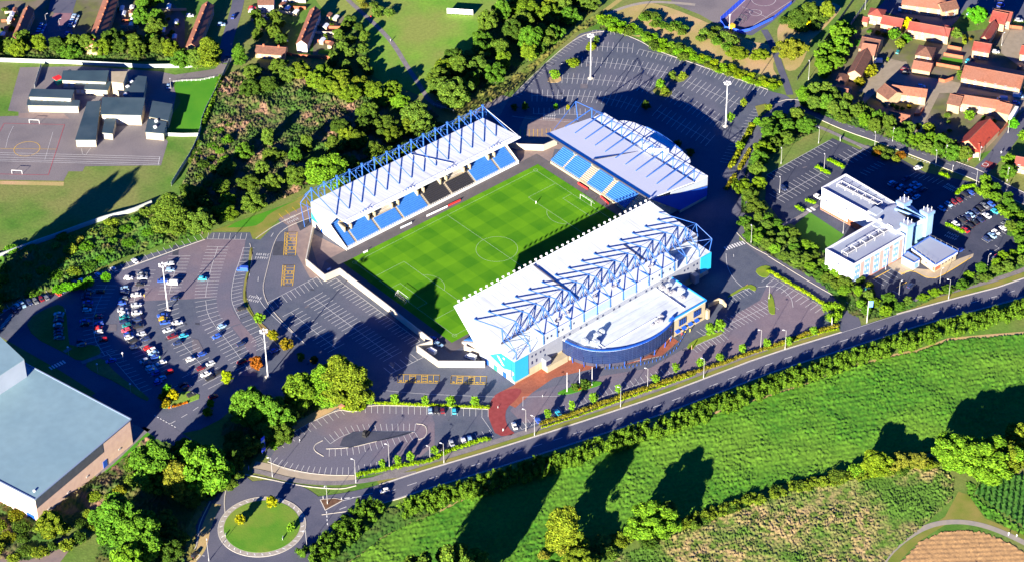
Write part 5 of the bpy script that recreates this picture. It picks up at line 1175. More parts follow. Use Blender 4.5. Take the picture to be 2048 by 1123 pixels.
# --- school: low dark green roofs
SROOF = mat('school_roof', (.035, .065, .085), (.028, .052, .072), .15, .6, col3=(.05, .08, .10), scale3=.07); SWALL = mat('school_wall', (.52, .45, .32), (.46, .40, .28), .4, .8)
def sblock(px, z, label, wallm=None, win=True, slope=0):
    q = Wz(T1(*px), z); r = root_at('school_block', label, 'school building', q, 'blocks of the low school')
    cc = (sum(p[0] for p in q) / 4, sum(p[1] for p in q) / 4)
    if slope:
        m = MB(); m.hexa([(*q[0], z - .3 + slope), (*q[1], z - .3 + slope), (*q[2], z - .3), (*q[3], z - .3)], [(*q[0], z + slope), (*q[1], z + slope), (*q[2], z), (*q[3], z)]); ch(m, 'roof', SROOF, r)
    else: m = MB(); m.prism(q, z - .3, z); ch(m, 'roof', SROOF if wallm is None else wallm, r)
    w = [lp(p, cc, .05) for p in q]
    m = MB(); m.prism(w, .03, z - .3); ch(m, 'walls', SWALL, r)
    if slope: m = MB(); m.prism([lp(w[0], w[3], .0), w[1], lp(w[1], w[2], .2), lp(w[0], w[3], .2)], z - .3, z - .5 + slope * .8); ch(m, 'gable', SWALL, r)
    if win:
        m = MB()
        # front face is q[3] -> q[2]
        n = 7
        for k in range(n): panel(m, w[3], w[2], .03 + k / n, .03 + k / n + .6 / n, 1.0, z - .9, .05)
        ch(m, 'window_band', mat('school_window', (.45, .50, .52), rough=.3), r)
    return r
sblock(((380, 432), (655, 432), (640, 492), (366, 480)), 5, 'rear dark roofed school block with red and green shed at its end', slope=.8)
sblock(((455, 492), (668, 490), (648, 542), (447, 532)), 3.5, 'lower school block in front of the rear one, windows facing the little courtyard')
sblock(((190, 533), (447, 540), (430, 590), (170, 580)), 6, 'raised upper storey strip of the leftmost school block')
sblock(((166, 597), (480, 602), (475, 637), (160, 632)), 4, 'leftmost school block with long pale wall towards the playground')
sblock(((800, 452), (882, 460), (860, 590), (722, 585)), 4.5, 'school block with three square skylights along its left edge', win=False)
sblock(((525, 610), (605, 605), (575, 840), (450, 840)), 4.5, 'long narrow school block pointing towards the viewer, pale gable with one window', win=False)
sblock(((615, 595), (873, 598), (850, 692), (603, 686)), 6, 'largest central school hall with dark roof and pale windowed wall', slope=1.0)
sblock(((915, 605), (1037, 625), (1010, 725), (893, 700)), 4.5, 'upper right school block beside the bright lawn', win=False)
sblock(((888, 712), (1002, 732), (983, 802), (871, 792)), 4.2, 'lower right school block with two white roof vents', win=False)
sblock(((630, 713), (697, 712), (675, 802), (612, 796)), 3.8, 'smallest school block next to the narrow one')
sblock(((668, 430), (765, 428), (740, 500), (668, 492)), 8, 'tall cream boiler house of the school with flat pale roof', wallm=CREAM, win=False)
def smallbox(name, label, cat, px, z, w, d, h, m_, rzz=0, group=None):
    p = G(*px, z); t = thing(name, label, cat, (p.x, p.y, z), rzz, group)
    b = MB(); b.box((0, 0, 0), (w, d, h)); b.build('body', m_, t); b = MB(); b.box((0, 0, h), (w * .9, d * .9, .12)); b.build('lid', WHITEP, t); return t
for i, q in enumerate(((788, 492), (766, 522), (752, 568))): smallbox('skylight', f'square white skylight, {ordn(i)} from the top of the three on the school block', 'skylight', T1(q)[0], 4.5, 1.6, 1.3, .5, WHITEP, .2)
for i, q in enumerate(((598, 650), (596, 672), (590, 697), (585, 718), (580, 742), (575, 760))): smallbox('skylight', f'little white roof light, {ordn(i)} from the top beside the central school hall', 'skylight', T1(q)[0], 3.4, .9, .9, .5, WHITEP)
for i, q in enumerate(((938, 732), (932, 768))): smallbox('roof_vent', ['upper white roof vent on the lower right school block', 'lower white roof vent on the lower right school block'][i], 'vent', T1(q)[0], 4.2, 1.2, 1.2, .9, WHITEP)
q = G(*T1((355, 500))[0]); t = thing('shed', 'small shed painted green and red against the rear school block', 'shed', q); m = MB(); m.box((0, 0, 0), (3.4, 2.6, 2.2)); m.build('walls', GREENP, t); m = MB(); m.box((.2, 1.2, 2.2), (3.6, 3.2, .5)); m.build('roof', REDP, t)
# terrace steps at the school
# --- houses
ROOFS = {'r': mat('red_roof_tiles', (.30, .065, .045), (.22, .045, .035), .9, .8, col3=(.26, .07, .055), scale3=.12), 'p': mat('pink_brown_tiles', (.31, .125, .075), (.23, .09, .055), .9, .8, col3=(.27, .12, .08), scale3=.12, fine=.15), 'b': mat('brown_tiles', (.17, .08, .055), (.12, .06, .042), .9, .8, fine=.15), 'o': mat('orange_tiles', (.38, .055, .03), (.29, .045, .028), .9, .8)}
HW = mat('house_wall_buff', (.42, .30, .19), (.36, .25, .15), .8, .85); HWF = mat('house_window', (.10, .14, .22), rough=.2); DOORM = mat('house_door', (.35, .35, .40), rough=.5)
def house(a, b_, c, ze, rh, roof, label, hip=False, wins=True, chim=0, group=None, wall=None, porch=0, name='house'):
    """a->b: front eaves line, c: the back corner beyond b, all photo points at eaves height ze"""
    A = Vector(G(*a, ze)[:2]); B_ = Vector(G(*b_, ze)[:2]); Cc = Vector(G(*c, ze)[:2])
    u = (B_ - A).normalized(); v = Vector((-u.y, u.x)); dep = (Cc - B_).dot(v)
    if dep < 0: v = -v; dep = -dep
    ln = (B_ - A).length; o = A + u * (ln / 2) + v * (dep / 2); rzz = math.atan2(u.y, u.x)
    t = thing(name, label, 'house', (o.x, o.y, 0), rzz, group)
    L, D = ln / 2, dep / 2
    if (v.x * -u.y + v.y * u.x) < 0: s = -1
    else: s = 1
    m = MB(); m.bx(-L + .35, L - .35, -D + .35, D - .35, .03, ze); m.build('walls', wall or HW, t)
    m = MB(); r = ze + rh
    if hip:
        hx = max(0, L - D); P = [(-L, -D, ze), (L, -D, ze), (L, D, ze), (-L, D, ze)]; R1 = (-hx, 0, r); R2 = (hx, 0, r)
        if hx < .3:
            for i in range(4): m.poly([P[i], P[(i + 1) % 4], (0, 0, r)])
        else: m.poly([P[0], P[1], R2, R1]); m.poly([P[2], P[3], R1, R2]); m.poly([P[1], P[2], R2]); m.poly([P[3], P[0], R1])
        m.poly(P[::-1])
    else:
        m.slabx(-L, L, [(-D, ze), (0, r), (D, ze), (D, ze - .22), (0, r - .3), (-D, ze - .22)])
    rf = m.build('roof', ROOFS[roof], t)
    if not hip:
        m = MB(); m.slabx(-L + .3, -L + .5, [(-D + .35, ze - .3), (0, r - .35), (D - .35, ze - .3)]); m.slabx(L - .5, L - .3, [(-D + .35, ze - .3), (0, r - .35), (D - .35, ze - .3)]); m.build('gable', wall or HW, t)
        m = MB(); m.bx(-L, L, -.12, .12, r - .08, r + .1); m.build('ridge_tiles', ROOFS['p'], rf)
    fy = -D * s
    if wins:
        n = max(2, int(ln / 4.5)); storeys = 2 if ze > 4 else 1
        for k in range(n):
            x = -L + (k + .5) * 2 * L / n
            for f in range(storeys):
                m = MB(); zz = 1.0 + f * 2.5; yy = (-D + .35) ; m.bx(x - .6, x + .6, yy - .07, yy + .0, zz, zz + 1.15); w_ = m.build('window', HWF, t)
                m = MB(); m.bx(x - .68, x + .68, yy - .1, yy - .07, zz + 1.1, zz + 1.22); m.bx(x - .68, x + .68, yy - .12, yy - .07, zz - .1, zz); m.bx(x - .04, x + .04, yy - .1, yy - .072, zz, zz + 1.1); m.build('window_frame', WHITEP, w_)
        m = MB(); x = -L + 2 * L / n * .95; m.bx(x - .45, x + .45, -D + .27, -D + .35, .05, 2.1); m.build('door', DOORM, t)
    if porch:
        m = MB(); m.slabx(-1.2, 1.2, [(-D - 1.1, 2.4), (-D + .3, 3.0), (-D + .3, 2.8), (-D - 1.1, 2.25)]); m.build('porch_roof', ROOFS[roof], t)
    for k in range(chim):
        x = -L + (k + .5) * 2 * L / chim; m = MB(); m.box((x, 0, r - .5), (.9, .6, 1.5)); m.build('chimney', MATS['red_brick'], t)
    return t
H4 = lambda a, b_, c, *r, **k: house(T4(a)[0], T4(b_)[0], T4(c)[0], *r, **k)
gE = 'houses of the red roofed estate'
H4((596, 90), (692, 106), (718, 62), 5.2, 2.2, 'r', 'square red hip roofed house at the left end of the top row of the estate', hip=True, group=gE)
H4((672, 142), (800, 166), (832, 112), 4.8, 2.2, 'r', 'red roofed house joined to the right of the square hip roofed one', group=gE, porch=1)
H4((562, 130), (600, 136), (606, 100), 2.8, 1.2, 'r', 'small red roofed garage by the metal boundary fence', wins=False, group=gE, name='garage')
H4((835, 178), (1085, 222), (1110, 170), 4.8, 2.3, 'r', 'long red roofed house with one big window behind the yellow tree', group=gE)
H4((1072, 220), (1122, 170), (1048, 148), 4.9, 2.5, 'r', 'red hipped cross wing at the right end of the long red roofed house', hip=True, wins=False, group=gE)
H4((800, 28), (1060, 60), (1100, 5), 4.8, 2.2, 'p', 'long pinkish roofed terrace at the very top edge of the estate', group=gE)
H4((1048, 72), (1150, 50), (1140, -5), 4.8, 2.5, 'b', 'brown gabled house at the right end of the top edge terrace', group=gE, porch=1)
H4((540, 290), (655, 312), (682, 225), 4.8, 2.6, 'b', 'brown roofed house with crossing gable left of the yellow tree', group=gE)
H4((552, 322), (640, 335), (600, 255), 4.9, 2.7, 'p', 'front gable wing of the brown roofed house left of the yellow tree', wins=False, group=gE)
H4((475, 440), (545, 310), (622, 345), 4.6, 2.4, 'b', 'narrow brown roofed house running downhill in front of the white van', wins=False, group=gE)
H4((395, 492), (430, 440), (482, 470), 3.0, 2.2, 'b', 'tiny pyramid roofed garage at the lower end of the narrow brown house', hip=True, wins=False, group=gE, name='garage')
H4((357, 572), (486, 590), (494, 520), 2.8, 1.8, 'p', 'pink roofed garage block half hidden by the roadside hedge trees', wins=False, group=gE, name='garage')
H4((880, 332), (985, 350), (1003, 285), 4.8, 2.6, 'b', 'hip roofed house just right of the bright yellow tree', hip=True, group=gE)
H4((860, 412), (975, 432), (992, 370), 2.8, 1.8, 'p', 'pink roofed double garage below the hip roofed house', wins=False, group=gE, name='garage')
H4((735, 560), (950, 588), (968, 535), 4.6, 2.2, 'p', 'long pink roofed house in the middle of the close, blue shade over its front', group=gE)
H4((648, 548), (720, 600), (735, 500), 4.7, 2.6, 'b', 'pale gable end wing at the left of the middle pink roofed house', wins=False, group=gE)
H4((712, 714), (840, 740), (853, 685), 2.8, 1.8, 'p', 'detached pink roofed garage in front of the middle house', wins=False, group=gE, name='garage')
H4((1100, 612), (1440, 665), (1467, 610), 4.6, 2.2, 'p', 'longest pinkish brown terrace in the lower row with gables at both ends', group=gE)
H4((1072, 622), (1152, 640), (1175, 575), 4.7, 2.6, 'b', 'left gable of the lower terrace', wins=False, group=gE)
H4((1362, 668), (1446, 690), (1462, 620), 4.7, 2.6, 'p', 'right gable of the lower terrace beside the white trailer', wins=False, group=gE)
H4((1132, 862), (1262, 732), (1362, 812), 3.6, 4.0, 'o', 'bright orange red steep roofed house at the road corner', group=gE, wins=False)
H4((1205, 912), (1275, 915), (1262, 850), 3.4, 1.8, 'o', 'low front gable of the orange red corner house', group=gE)
H4((1155, 468), (1515, 535), (1540, 430), 4.6, 2.4, 'p', 'wide pinkish terrace behind the parked vans with three pale wall panels', group=gE)
H4((1268, 235), (1330, 140), (1372, 175), 4.4, 2.3, 'r', 'narrow red roofed house running downhill at the upper right', wins=False, group=gE)
H4((1340, 112), (1455, 132), (1470, 66), 4.8, 2.4, 'r', 'red roofed house with a bright orange garden wall at the upper right', group=gE)
H4((1325, 130), (1420, 150), (1400, 60), 4.9, 2.7, 'r', 'crossing red gable in front of the house with the orange wall', wins=False, group=gE)
H4((1222, 302), (1330, 320), (1348, 258), 4.6, 2.2, 'r', 'small red roofed house with a dark garage roof below it', group=gE)
H4((1508, 325), (1620, 345), (1640, 285), 4.6, 2.2, 'r', 'red roofed house cut by the right edge of the estate', group=gE)
H4((1476, 990), (1600, 1012), (1615, 955), 4.4, 2.2, 'r', 'house roof cut by the right edge beside the junction trees', group=gE)
H4((1205, 375), (1240, 382), (1245, 350), 2.6, 1.2, 'b', 'little diamond roofed shed left of the wide terrace', hip=True, wins=False, group=gE, name='shed')
H4((1490, 420), (1525, 426), (1530, 392), 2.6, 1.2, 'b', 'little diamond roofed shed right of the small red roofed house', hip=True, wins=False, group=gE, name='shed')
gT = 'terraced houses of the old estate'
H1 = lambda a, b_, c, *r, **k: house(T1(a)[0], T1(b_)[0], T1(c)[0], *r, **k)
H1((60, 250), (142, 55), (205, 60), 5, 2.4, 'p', 'leftmost terrace of the old estate, long tiled ridge running away from the viewer', group=gT, chim=4)
H1((512, 290), (625, -20), (712, -10), 5, 2.4, 'p', 'longest terrace of the old estate between the red paved car court and the gardens', group=gT, chim=8)
H1((1112, 285), (1212, 30), (1282, 45), 5, 2.4, 'p', 'terrace of the old estate behind the tall pale green tree', group=gT, chim=5)
H2 = lambda a, b_, c, *r, **k: house(T2(a)[0], T2(b_)[0], T2(c)[0], *r, **k)
H2((238, 265), (322, 60), (385, 80), 5, 2.4, 'p', 'old terrace with pale end gable beside the green park', group=gT, chim=5, wall=mat('pale_end_gable', (.62, .56, .52), rough=.8))
H2((-10, 320), (172, 334), (185, 280), 3, 2.0, 'b', 'low bungalow row in front of the old terrace', group=gT, chim=2)
H2((8, 32), (108, 30), (125, -20), 5, 2.4, 'b', 'pale walled house cut by the top edge of the old estate', group=gT, wall=MATS['pale_end_gable'])
# ================================================================== TREES AND PLANTS
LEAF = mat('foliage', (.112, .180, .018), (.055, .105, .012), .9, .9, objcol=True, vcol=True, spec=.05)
BARK = mat('bark', (.10, .07, .05), (.07, .05, .04), 1, .9)
def leafmesh(name, lobes, n, size, seed, core=.72, flat=.55, m=LEAF):
    """lobes: (x,y,z,rx,rz); leaf clumps as small bent quads over the lobes + dark inner body"""
    r = np.random.RandomState(seed)
    w = np.array([l[3] ** 2 for l in lobes], float); w /= w.sum(); k = r.choice(len(lobes), n, p=w)
    L = np.array(lobes, float)[k]
    d = r.normal(size=(n, 3)); d /= np.linalg.norm(d, axis=1)[:, None]; d[:, 2] = np.where(d[:, 2] < -.5, -d[:, 2], d[:, 2])
    rr = .78 + .34 * r.rand(n) ** .8
    P = L[:, :3] + d * np.stack([L[:, 3], L[:, 3], L[:, 4]], 1) * rr[:, None]
    nn = d + r.normal(size=(n, 3)) * flat; nn /= np.linalg.norm(nn, axis=1)[:, None]
    a = np.cross(nn, r.normal(size=(n, 3))); a /= np.linalg.norm(a, axis=1)[:, None]; b_ = np.cross(nn, a)
    s = size * (.55 + .9 * r.rand(n))[:, None]
    c = np.stack([P - a * s - b_ * s * .7, P + a * s * .9 - b_ * s * .6, P + a * s * .6 + b_ * s * .8 + nn * s * .25, P - a * s * .7 + b_ * s * .7], 1)
    V = c.reshape(-1, 3); F = np.arange(n * 4).reshape(n, 4)
    tint = .72 + .56 * r.rand(n); hue = r.rand(n)
    col = np.stack([tint * (1 + .22 * (hue - .5)), tint, tint * (1 - .2 * (hue - .5)), np.ones(n)], 1)
    cols = np.repeat(col, 4, 0)
    # inner body: rough low spheres, tinted darker as painted shade inside the foliage
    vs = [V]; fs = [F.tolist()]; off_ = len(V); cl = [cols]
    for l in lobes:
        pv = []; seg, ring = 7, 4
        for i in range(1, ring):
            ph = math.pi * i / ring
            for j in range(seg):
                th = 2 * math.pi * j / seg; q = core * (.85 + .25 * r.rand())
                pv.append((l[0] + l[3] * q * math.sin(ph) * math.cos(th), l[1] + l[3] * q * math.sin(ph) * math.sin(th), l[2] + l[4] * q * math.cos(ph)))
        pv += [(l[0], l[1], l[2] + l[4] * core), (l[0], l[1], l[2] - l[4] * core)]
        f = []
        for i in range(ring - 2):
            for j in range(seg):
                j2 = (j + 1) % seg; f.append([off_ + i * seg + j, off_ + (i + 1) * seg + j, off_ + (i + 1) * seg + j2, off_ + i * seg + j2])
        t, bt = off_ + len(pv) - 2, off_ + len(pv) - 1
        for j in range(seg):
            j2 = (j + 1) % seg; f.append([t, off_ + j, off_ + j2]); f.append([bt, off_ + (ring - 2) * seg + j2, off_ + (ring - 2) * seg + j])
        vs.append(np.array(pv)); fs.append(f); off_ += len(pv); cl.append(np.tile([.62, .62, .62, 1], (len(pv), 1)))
    V = np.concatenate(vs); fl = [tuple(q) for g in fs for q in g]
    me = bpy.data.meshes.new(name); me.from_pydata(V.tolist(), [], fl)
    at_ = me.color_attributes.new('tint', 'FLOAT_COLOR', 'POINT'); at_.data.foreach_set('color', np.concatenate(cl).astype(np.float32).ravel())
    me.materials.append(m); me.update(); return me
def crown_round(r, n=14, h=1.0):
    """unit crown: height 1 from .12 to 1, radius about .5; many unequal boughs at uneven reach"""
    L = [(0, 0, .46, .22, .28)]; n = int(n * 2.8)
    lean = [(.75 + .5 * r.random()) for _ in range(6)]
    for i in range(n):
        a = 2 * math.pi * (i * .618 + r.random() * .12); z = .20 + .68 * ((i + .5) / n)
        q = (.24 + .18 * r.random()) * math.sin(math.pi * min(1, max(.16, (z - .02) / 1.05))) ** .8 * lean[int(a * 6 / 6.2832) % 6]
        s = .06 + .075 * r.random() ** 1.4; L.append((q * math.cos(a), q * math.sin(a), z + .1 * (r.random() - .5), s, s * (.8 + .4 * r.random())))
    for k in range(3): L.append((.12 * (r.random() - .5), .12 * (r.random() - .5), .82 + .1 * r.random(), .07 + .04 * r.random(), .09))
    return L
def crown_tall(r, n=16):
    L = [(0, 0, .5, .09, .34)]; lean = [.6 + .9 * r.random() for _ in range(7)]
    for i in range(n * 3):
        z = .10 + .78 * i / (n * 3) + .05 * (r.random() - .5); a = i * 2.4
        q = (.06 + .12 * r.random()) * math.sin(math.pi * min(1, .2 + z * .75)) * lean[int(z * 6.9)] * (1 if z < .7 else 1.2 - z * .6); s = .035 + .05 * r.random()
        L.append((q * math.cos(a), q * math.sin(a), z, s, s * 1.1))
    for k in range(4): L.append((.05 * (r.random() - .5), .05 * (r.random() - .5), .84 + .1 * r.random(), .035, .07))
    return L
def crown_bush(r, n=9):
    L = [(0, 0, .38, .36, .34)]
    for i in range(n):
        a = 2 * math.pi * i / n + r.random(); q = .24 + .08 * r.random(); s = .2 + .1 * r.random(); L.append((q * math.cos(a), q * math.sin(a), .3 + .3 * r.random(), s, s))
    return L
PROTO = {}
def scaled(L, sx, sz): return [(l[0] * sx, l[1] * sx, l[2] * sz, l[3] * sx, l[4] * sz) for l in L]
rr_ = random.Random(3)
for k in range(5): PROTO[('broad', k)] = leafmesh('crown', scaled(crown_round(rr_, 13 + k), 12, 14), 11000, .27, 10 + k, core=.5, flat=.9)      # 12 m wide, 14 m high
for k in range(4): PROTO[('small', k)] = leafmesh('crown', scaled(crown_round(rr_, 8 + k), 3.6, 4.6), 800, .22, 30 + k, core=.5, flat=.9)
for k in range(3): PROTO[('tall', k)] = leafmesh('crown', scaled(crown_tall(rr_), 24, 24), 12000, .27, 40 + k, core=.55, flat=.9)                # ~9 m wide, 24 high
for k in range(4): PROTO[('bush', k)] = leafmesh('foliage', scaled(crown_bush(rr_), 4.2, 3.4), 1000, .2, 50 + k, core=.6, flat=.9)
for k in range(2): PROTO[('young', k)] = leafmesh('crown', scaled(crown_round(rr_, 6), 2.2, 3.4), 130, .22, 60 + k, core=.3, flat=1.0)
BASEH = {'broad': 14, 'small': 4.6, 'tall': 24, 'bush': 3.4, 'young': 3.4}; BASEW = {'broad': 10, 'small': 3.2, 'tall': 8.4, 'bush': 4.2, 'young': 2.1}
def trunkmesh(h, r):
    m = MB(); m.tube((0, 0, -.1), (0, 0, h * .55), r, r * .6, 7)
    for a in range(4):
        t = a * 1.7; m.tube((0, 0, h * (.25 + .06 * a)), (h * .16 * math.cos(t), h * .16 * math.sin(t), h * (.5 + .06 * a)), r * .4, r * .15, 5)
    me = bpy.data.meshes.new('trunk'); me.from_pydata(m.v, [], m.f); me.materials.append(BARK); me.update(); return me
TRUNK = {'broad': trunkmesh(14, .35), 'tall': trunkmesh(24, .4), 'small': trunkmesh(4.6, .1), 'young': trunkmesh(3.4, .06)}
TREES = {}
def first(kind, k):
    me = PROTO[(kind, k)]
    if kind == 'bush': return me
    return me
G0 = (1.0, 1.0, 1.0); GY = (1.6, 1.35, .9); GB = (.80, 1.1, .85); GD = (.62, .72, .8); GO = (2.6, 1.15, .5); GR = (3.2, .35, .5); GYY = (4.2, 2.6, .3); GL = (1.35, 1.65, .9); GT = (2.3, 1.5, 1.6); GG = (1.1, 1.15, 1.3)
NAMES = {'broad': 'broadleaf_tree', 'tall': 'poplar_tree', 'small': 'small_tree', 'young': 'sapling', 'bush': 'bush'}
CATS = {'broad': 'tree', 'tall': 'tree', 'small': 'tree', 'young': 'tree', 'bush': 'bush'}
def tree(kind, px, h, w=None, label='', col=G0, group=None, world=False, z=0.0, name=None, cat=None, jit=.12):
    p = Vector((px[0], px[1], 0)) if world else G(px[0], px[1])
    ks = [k for k in PROTO if k[0] == kind]; k = ks[rng.randrange(len(ks))]; me = PROTO[k]
    sz_ = h / BASEH[kind]; sx_ = (w / BASEW[kind]) if w else sz_
    j = 1 + (rng.random() - .5) * 2 * jit; c = (col[0] * j * (1 + (rng.random() - .5) * jit), col[1] * j, col[2] * j)
    if kind == 'bush':
        o = bpy.data.objects.new(name or 'bush', me); C.objects.link(o); o.location = (p.x, p.y, z); o.rotation_euler = (0, 0, rng.random() * 6.28); o.scale = (sx_, sx_, sz_); o.color = (*c, 1)
        return tag(o, label, cat or 'bush', group)
    t = thing(name or NAMES[kind], label, cat or 'tree', (p.x, p.y, z), rng.random() * 6.28, group); t.scale = (sx_, sx_, sz_)
    o = bpy.data.objects.new('crown', me); C.objects.link(o); o.parent = t; o.color = (*c, 1)
    if (kind, 't') not in TREES: TREES[(kind, 't')] = 1
    q = bpy.data.objects.new('trunk', TRUNK[kind]); C.objects.link(q); q.parent = t
    return t
def hedge(px, w, h, label, col=G0, dens=5.0, size=.34, name='hedge', m=None, world=False, it=1, ragged=.25, group=None, seed=0, cat='hedge'):
    pts = [tuple(p[:2]) for p in px] if world else [Gp(p) for p in px]
    pts = smoothpts(pts, False, it) if it and len(pts) > 2 else pts
    L = polylen(pts); tot = L[-1]; r = random.Random(seed + int(tot * 10)); lobes = []; s = 0; step = max(.8, w * .42)
    cx, cy = pts[0]
    if w > 5:                                  # a broad planting: many separate stems of unequal height
        for _ in range(int(tot * w / 3.2)):
            q = r.random() * tot; p = at(pts, L, q); p2 = at(pts, L, min(tot, q + .5)); d = Vector((p2[0] - p[0], p2[1] - p[1])); d = d.normalized() if d.length > .01 else Vector((1, 0))
            o_ = (r.random() - .5) * (w - 1.4); hh = h * (.5 + .6 * r.random()) * (1 - .25 * abs(o_) / w * 2); rad = .8 + .7 * r.random()
            lobes.append((p[0] - cx - d.y * o_, p[1] - cy + d.x * o_, hh * .55, rad, hh * .45))
    else:
      while s <= tot:
        p = at(pts, L, s); hh = h * (1 + (r.random() - .5) * 2 * ragged); ww = w / 2 * (1 + (r.random() - .5) * ragged)
        lobes.append((p[0] - cx + (r.random() - .5) * w * .2, p[1] - cy + (r.random() - .5) * w * .2, hh * .45, ww, hh * .55)); s += step
    n = int(tot * (w + 2 * h) * dens)
    me = leafmesh(name, lobes, n, size, seed + 5, core=.8)
    o = bpy.data.objects.new(name, me); C.objects.link(o); o.location = (cx, cy, 0.02); o.color = (*col, 1)
    return tag(o, label, cat, group)
def scatter(poly, n, mind, fn, seed):
    pw = [Gp(p) for p in poly]; r = random.Random(seed); xs = [p[0] for p in pw]; ys = [p[1] for p in pw]; out = []; tries = 0
    while len(out) < n and tries < n * 60:
        tries += 1; x = r.uniform(min(xs), max(xs)); y = r.uniform(min(ys), max(ys))
        if not bool(inside(np.array([x]), np.array([y]), pw)[0]): continue
        if any((x - a) ** 2 + (y - b_) ** 2 < mind * mind for a, b_ in out): continue
        out.append((x, y)); fn(x, y, r)
    return out
# ---- landmark trees, photo points at the foot of each
for px, h, w, lab, col in [
    ((345, 468), 22, 13, 'tall dense green tree standing highest on the bank above the left car park', G0),
    ((405, 468), 12, 12, 'round grey green tree just right of the tall bank tree', GG),
    ((655, 372), 15, 22, 'broad pale green willow behind the left half of the long stand', GL),
    ((700, 352), 11, 10, 'olive tree squeezed between the broad willow and the dark wood', G0),
    ((770, 335), 10, 14, 'dense olive tree right behind the middle of the long stand', (1.1, 1.05, .8)),
    ((820, 318), 8, 11, 'low dark tree touching the blue masts of the long stand', G0),
    ((830, 255), 13, 14, 'leaning grey green tree at the end of the yellowish tree row', GG), ((848, 275), 10, 12, 'lower part tree of the grey green pair by the footbridge', GG),
    ((693, 290), 9, 8, 'bright yellow green young tree alone in the dark hollow of the scrub', GY),
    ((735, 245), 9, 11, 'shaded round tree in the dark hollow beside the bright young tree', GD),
    ((905, 215), 14, 15, 'round pale tree alone in front of the dark park hedge line', GG),
    ((420, 135), 17, 11, 'tall pale yellow green tree at the end of the brown terrace', GY), ((395, 138), 11, 9, 'grey green tree to the left of the tall pale yellow one', GG), ((368, 135), 9, 10, 'dark green tree behind the school driveway fence', GB),
    ((480, 130), 12, 6, 'narrow bright green tree standing by the school gate', GB),
    ((1060, 110), 16, 13, 'big green tree with lit crown above the empty curved car park', (.8, 1.2, .8)), ((1085, 95), 12, 11, 'second lit tree right of the big one above the curved car park', G0),
    ((1100, 28), 9, 10, 'yellow green tree at the top of the dark park woodland', GY),
    ((508, 852), 19, 16, 'bright green tree, leftmost of the group between car park and slip road', (.9, 1.25, .9)), ((550, 862), 17, 14, 'second bright green tree beside the leftmost one by the slip road', (.85, 1.2, .9)),
    ((602, 820), 18, 15, 'green tree with yellowing top, third in the row towards the stadium', (1.2, 1.3, .8)), ((650, 806), 20, 12, 'smaller tree filling the gap beside the tall two coloured tree', GL),
    ((682, 806), 25, 13, 'tallest yellow green tree by the car park, its shadow reaches the pitch', GY), ((708, 812), 22, 12, 'narrow yellow green tree joined to the tallest one by the car park', GY),
    ((318, 975), 21, 20, 'big bright green tree left of the dark copse above the roundabout', (.9, 1.25, .9)), ((362, 1000), 19, 15, 'brownish olive tree in the middle of the copse above the roundabout', (1.7, 1.1, 1.0)), ((412, 985), 24, 20, 'big pale green tree leaning over the link road above the roundabout', (1.1, 1.5, .9)), ((375, 945), 17, 13, 'rear green tree of the copse above the roundabout', (.9, 1.2, .9)),
    ((240, 1088), 22, 20, 'great green tree below the grey shed, left of the roundabout', (.85, 1.25, .9)), ((288, 1120), 22, 18, 'great green tree closest to the roundabout at the bottom edge', (.95, 1.3, .9)), ((265, 1165), 17, 13, 'yellow green tree cut by the bottom edge left of the roundabout', GL),
    ((105, 1062), 9, 11, 'thin straw coloured tree by the corner of the grey shed', GY),
    ((1128, 1096), 21, 12, 'tall yellow tree at the bottom edge of the green field', (1.9, 1.5, .95)), ((1302, 1068), 15, 19, 'broad grey green willow at the lower edge of the green field', GL), ((1335, 1056), 12, 10, 'darker tree joined to the broad willow below the green field', GG),
    ((1160, 1140), 10, 12, 'lower yellow tree at the bottom edge right of the tall yellow one', GY), ((940, 1150), 12, 16, 'low pale tree cut by the bottom edge below the field shadows', GY),
    ((1750, 945), 9, 13, 'yellow green round tree in the ditch line below the field', (1.9, 1.7, .8)), ((1795, 932), 6, 9, 'straw coloured bush tree right of the round yellow one in the ditch line', GT), ((1835, 930), 5, 9, 'second straw coloured low tree in the ditch line', GT),
    ((1915, 935), 14, 18, 'left grey green willow of the big clump at the right edge of the field', GL), ((1965, 955), 17, 20, 'centre willow of the big clump at the right edge of the field', GL), ((2010, 945), 14, 14, 'right willow of the big clump beside the maize field', GY), ((2045, 905), 13, 14, 'yellow tree cut by the right edge above the willow clump', GY),
    ((1580, 118), 11, 13, 'yellow olive tree alone on the dry patch beside the path', (1.7, 1.2, .9)), ((1598, 50), 8, 12, 'dark green tree in the clump below the yellow blossomed bushes', GD), ((1622, 42), 10, 10, 'green tree at the right of the clump with yellow bushes', G0), ((1655, 38), 10, 7, 'thin pale tree on the dry strip right of the clump', GY),
    ((1478, 116), 5, 10, 'round yellowish bush tree on the dry bank, left of a pair', (1.6, 1.4, .7)), ((1518, 118), 5, 9, 'round yellowish bush tree on the dry bank, right of a pair', (1.6, 1.4, .7)),
    ((1955, 50), 10, 8, 'bright green conifer shaped tree behind the top right houses', (.8, 1.8, .6))]:
    tree('tall' if h > 1.45 * w else 'broad', px, h, w, lab, col, jit=.04)
for px, h, w in [((-22, 640), 34, 14), ((-40, 625), 31, 14), ((-70, 700), 26, 14)]:
    tree('tall', px, h, w, 'tall tree beyond the left edge that throws the long shadow on the school field', G0, 'tall trees beyond the left edge')
for px, h, w in [((905, 1214), 31, 17), ((850, 1235), 30, 18)]:
    tree('broad', px, h, w, 'tree beyond the bottom edge that throws a wide shadow over the green field', G0, 'trees beyond the bottom edge')
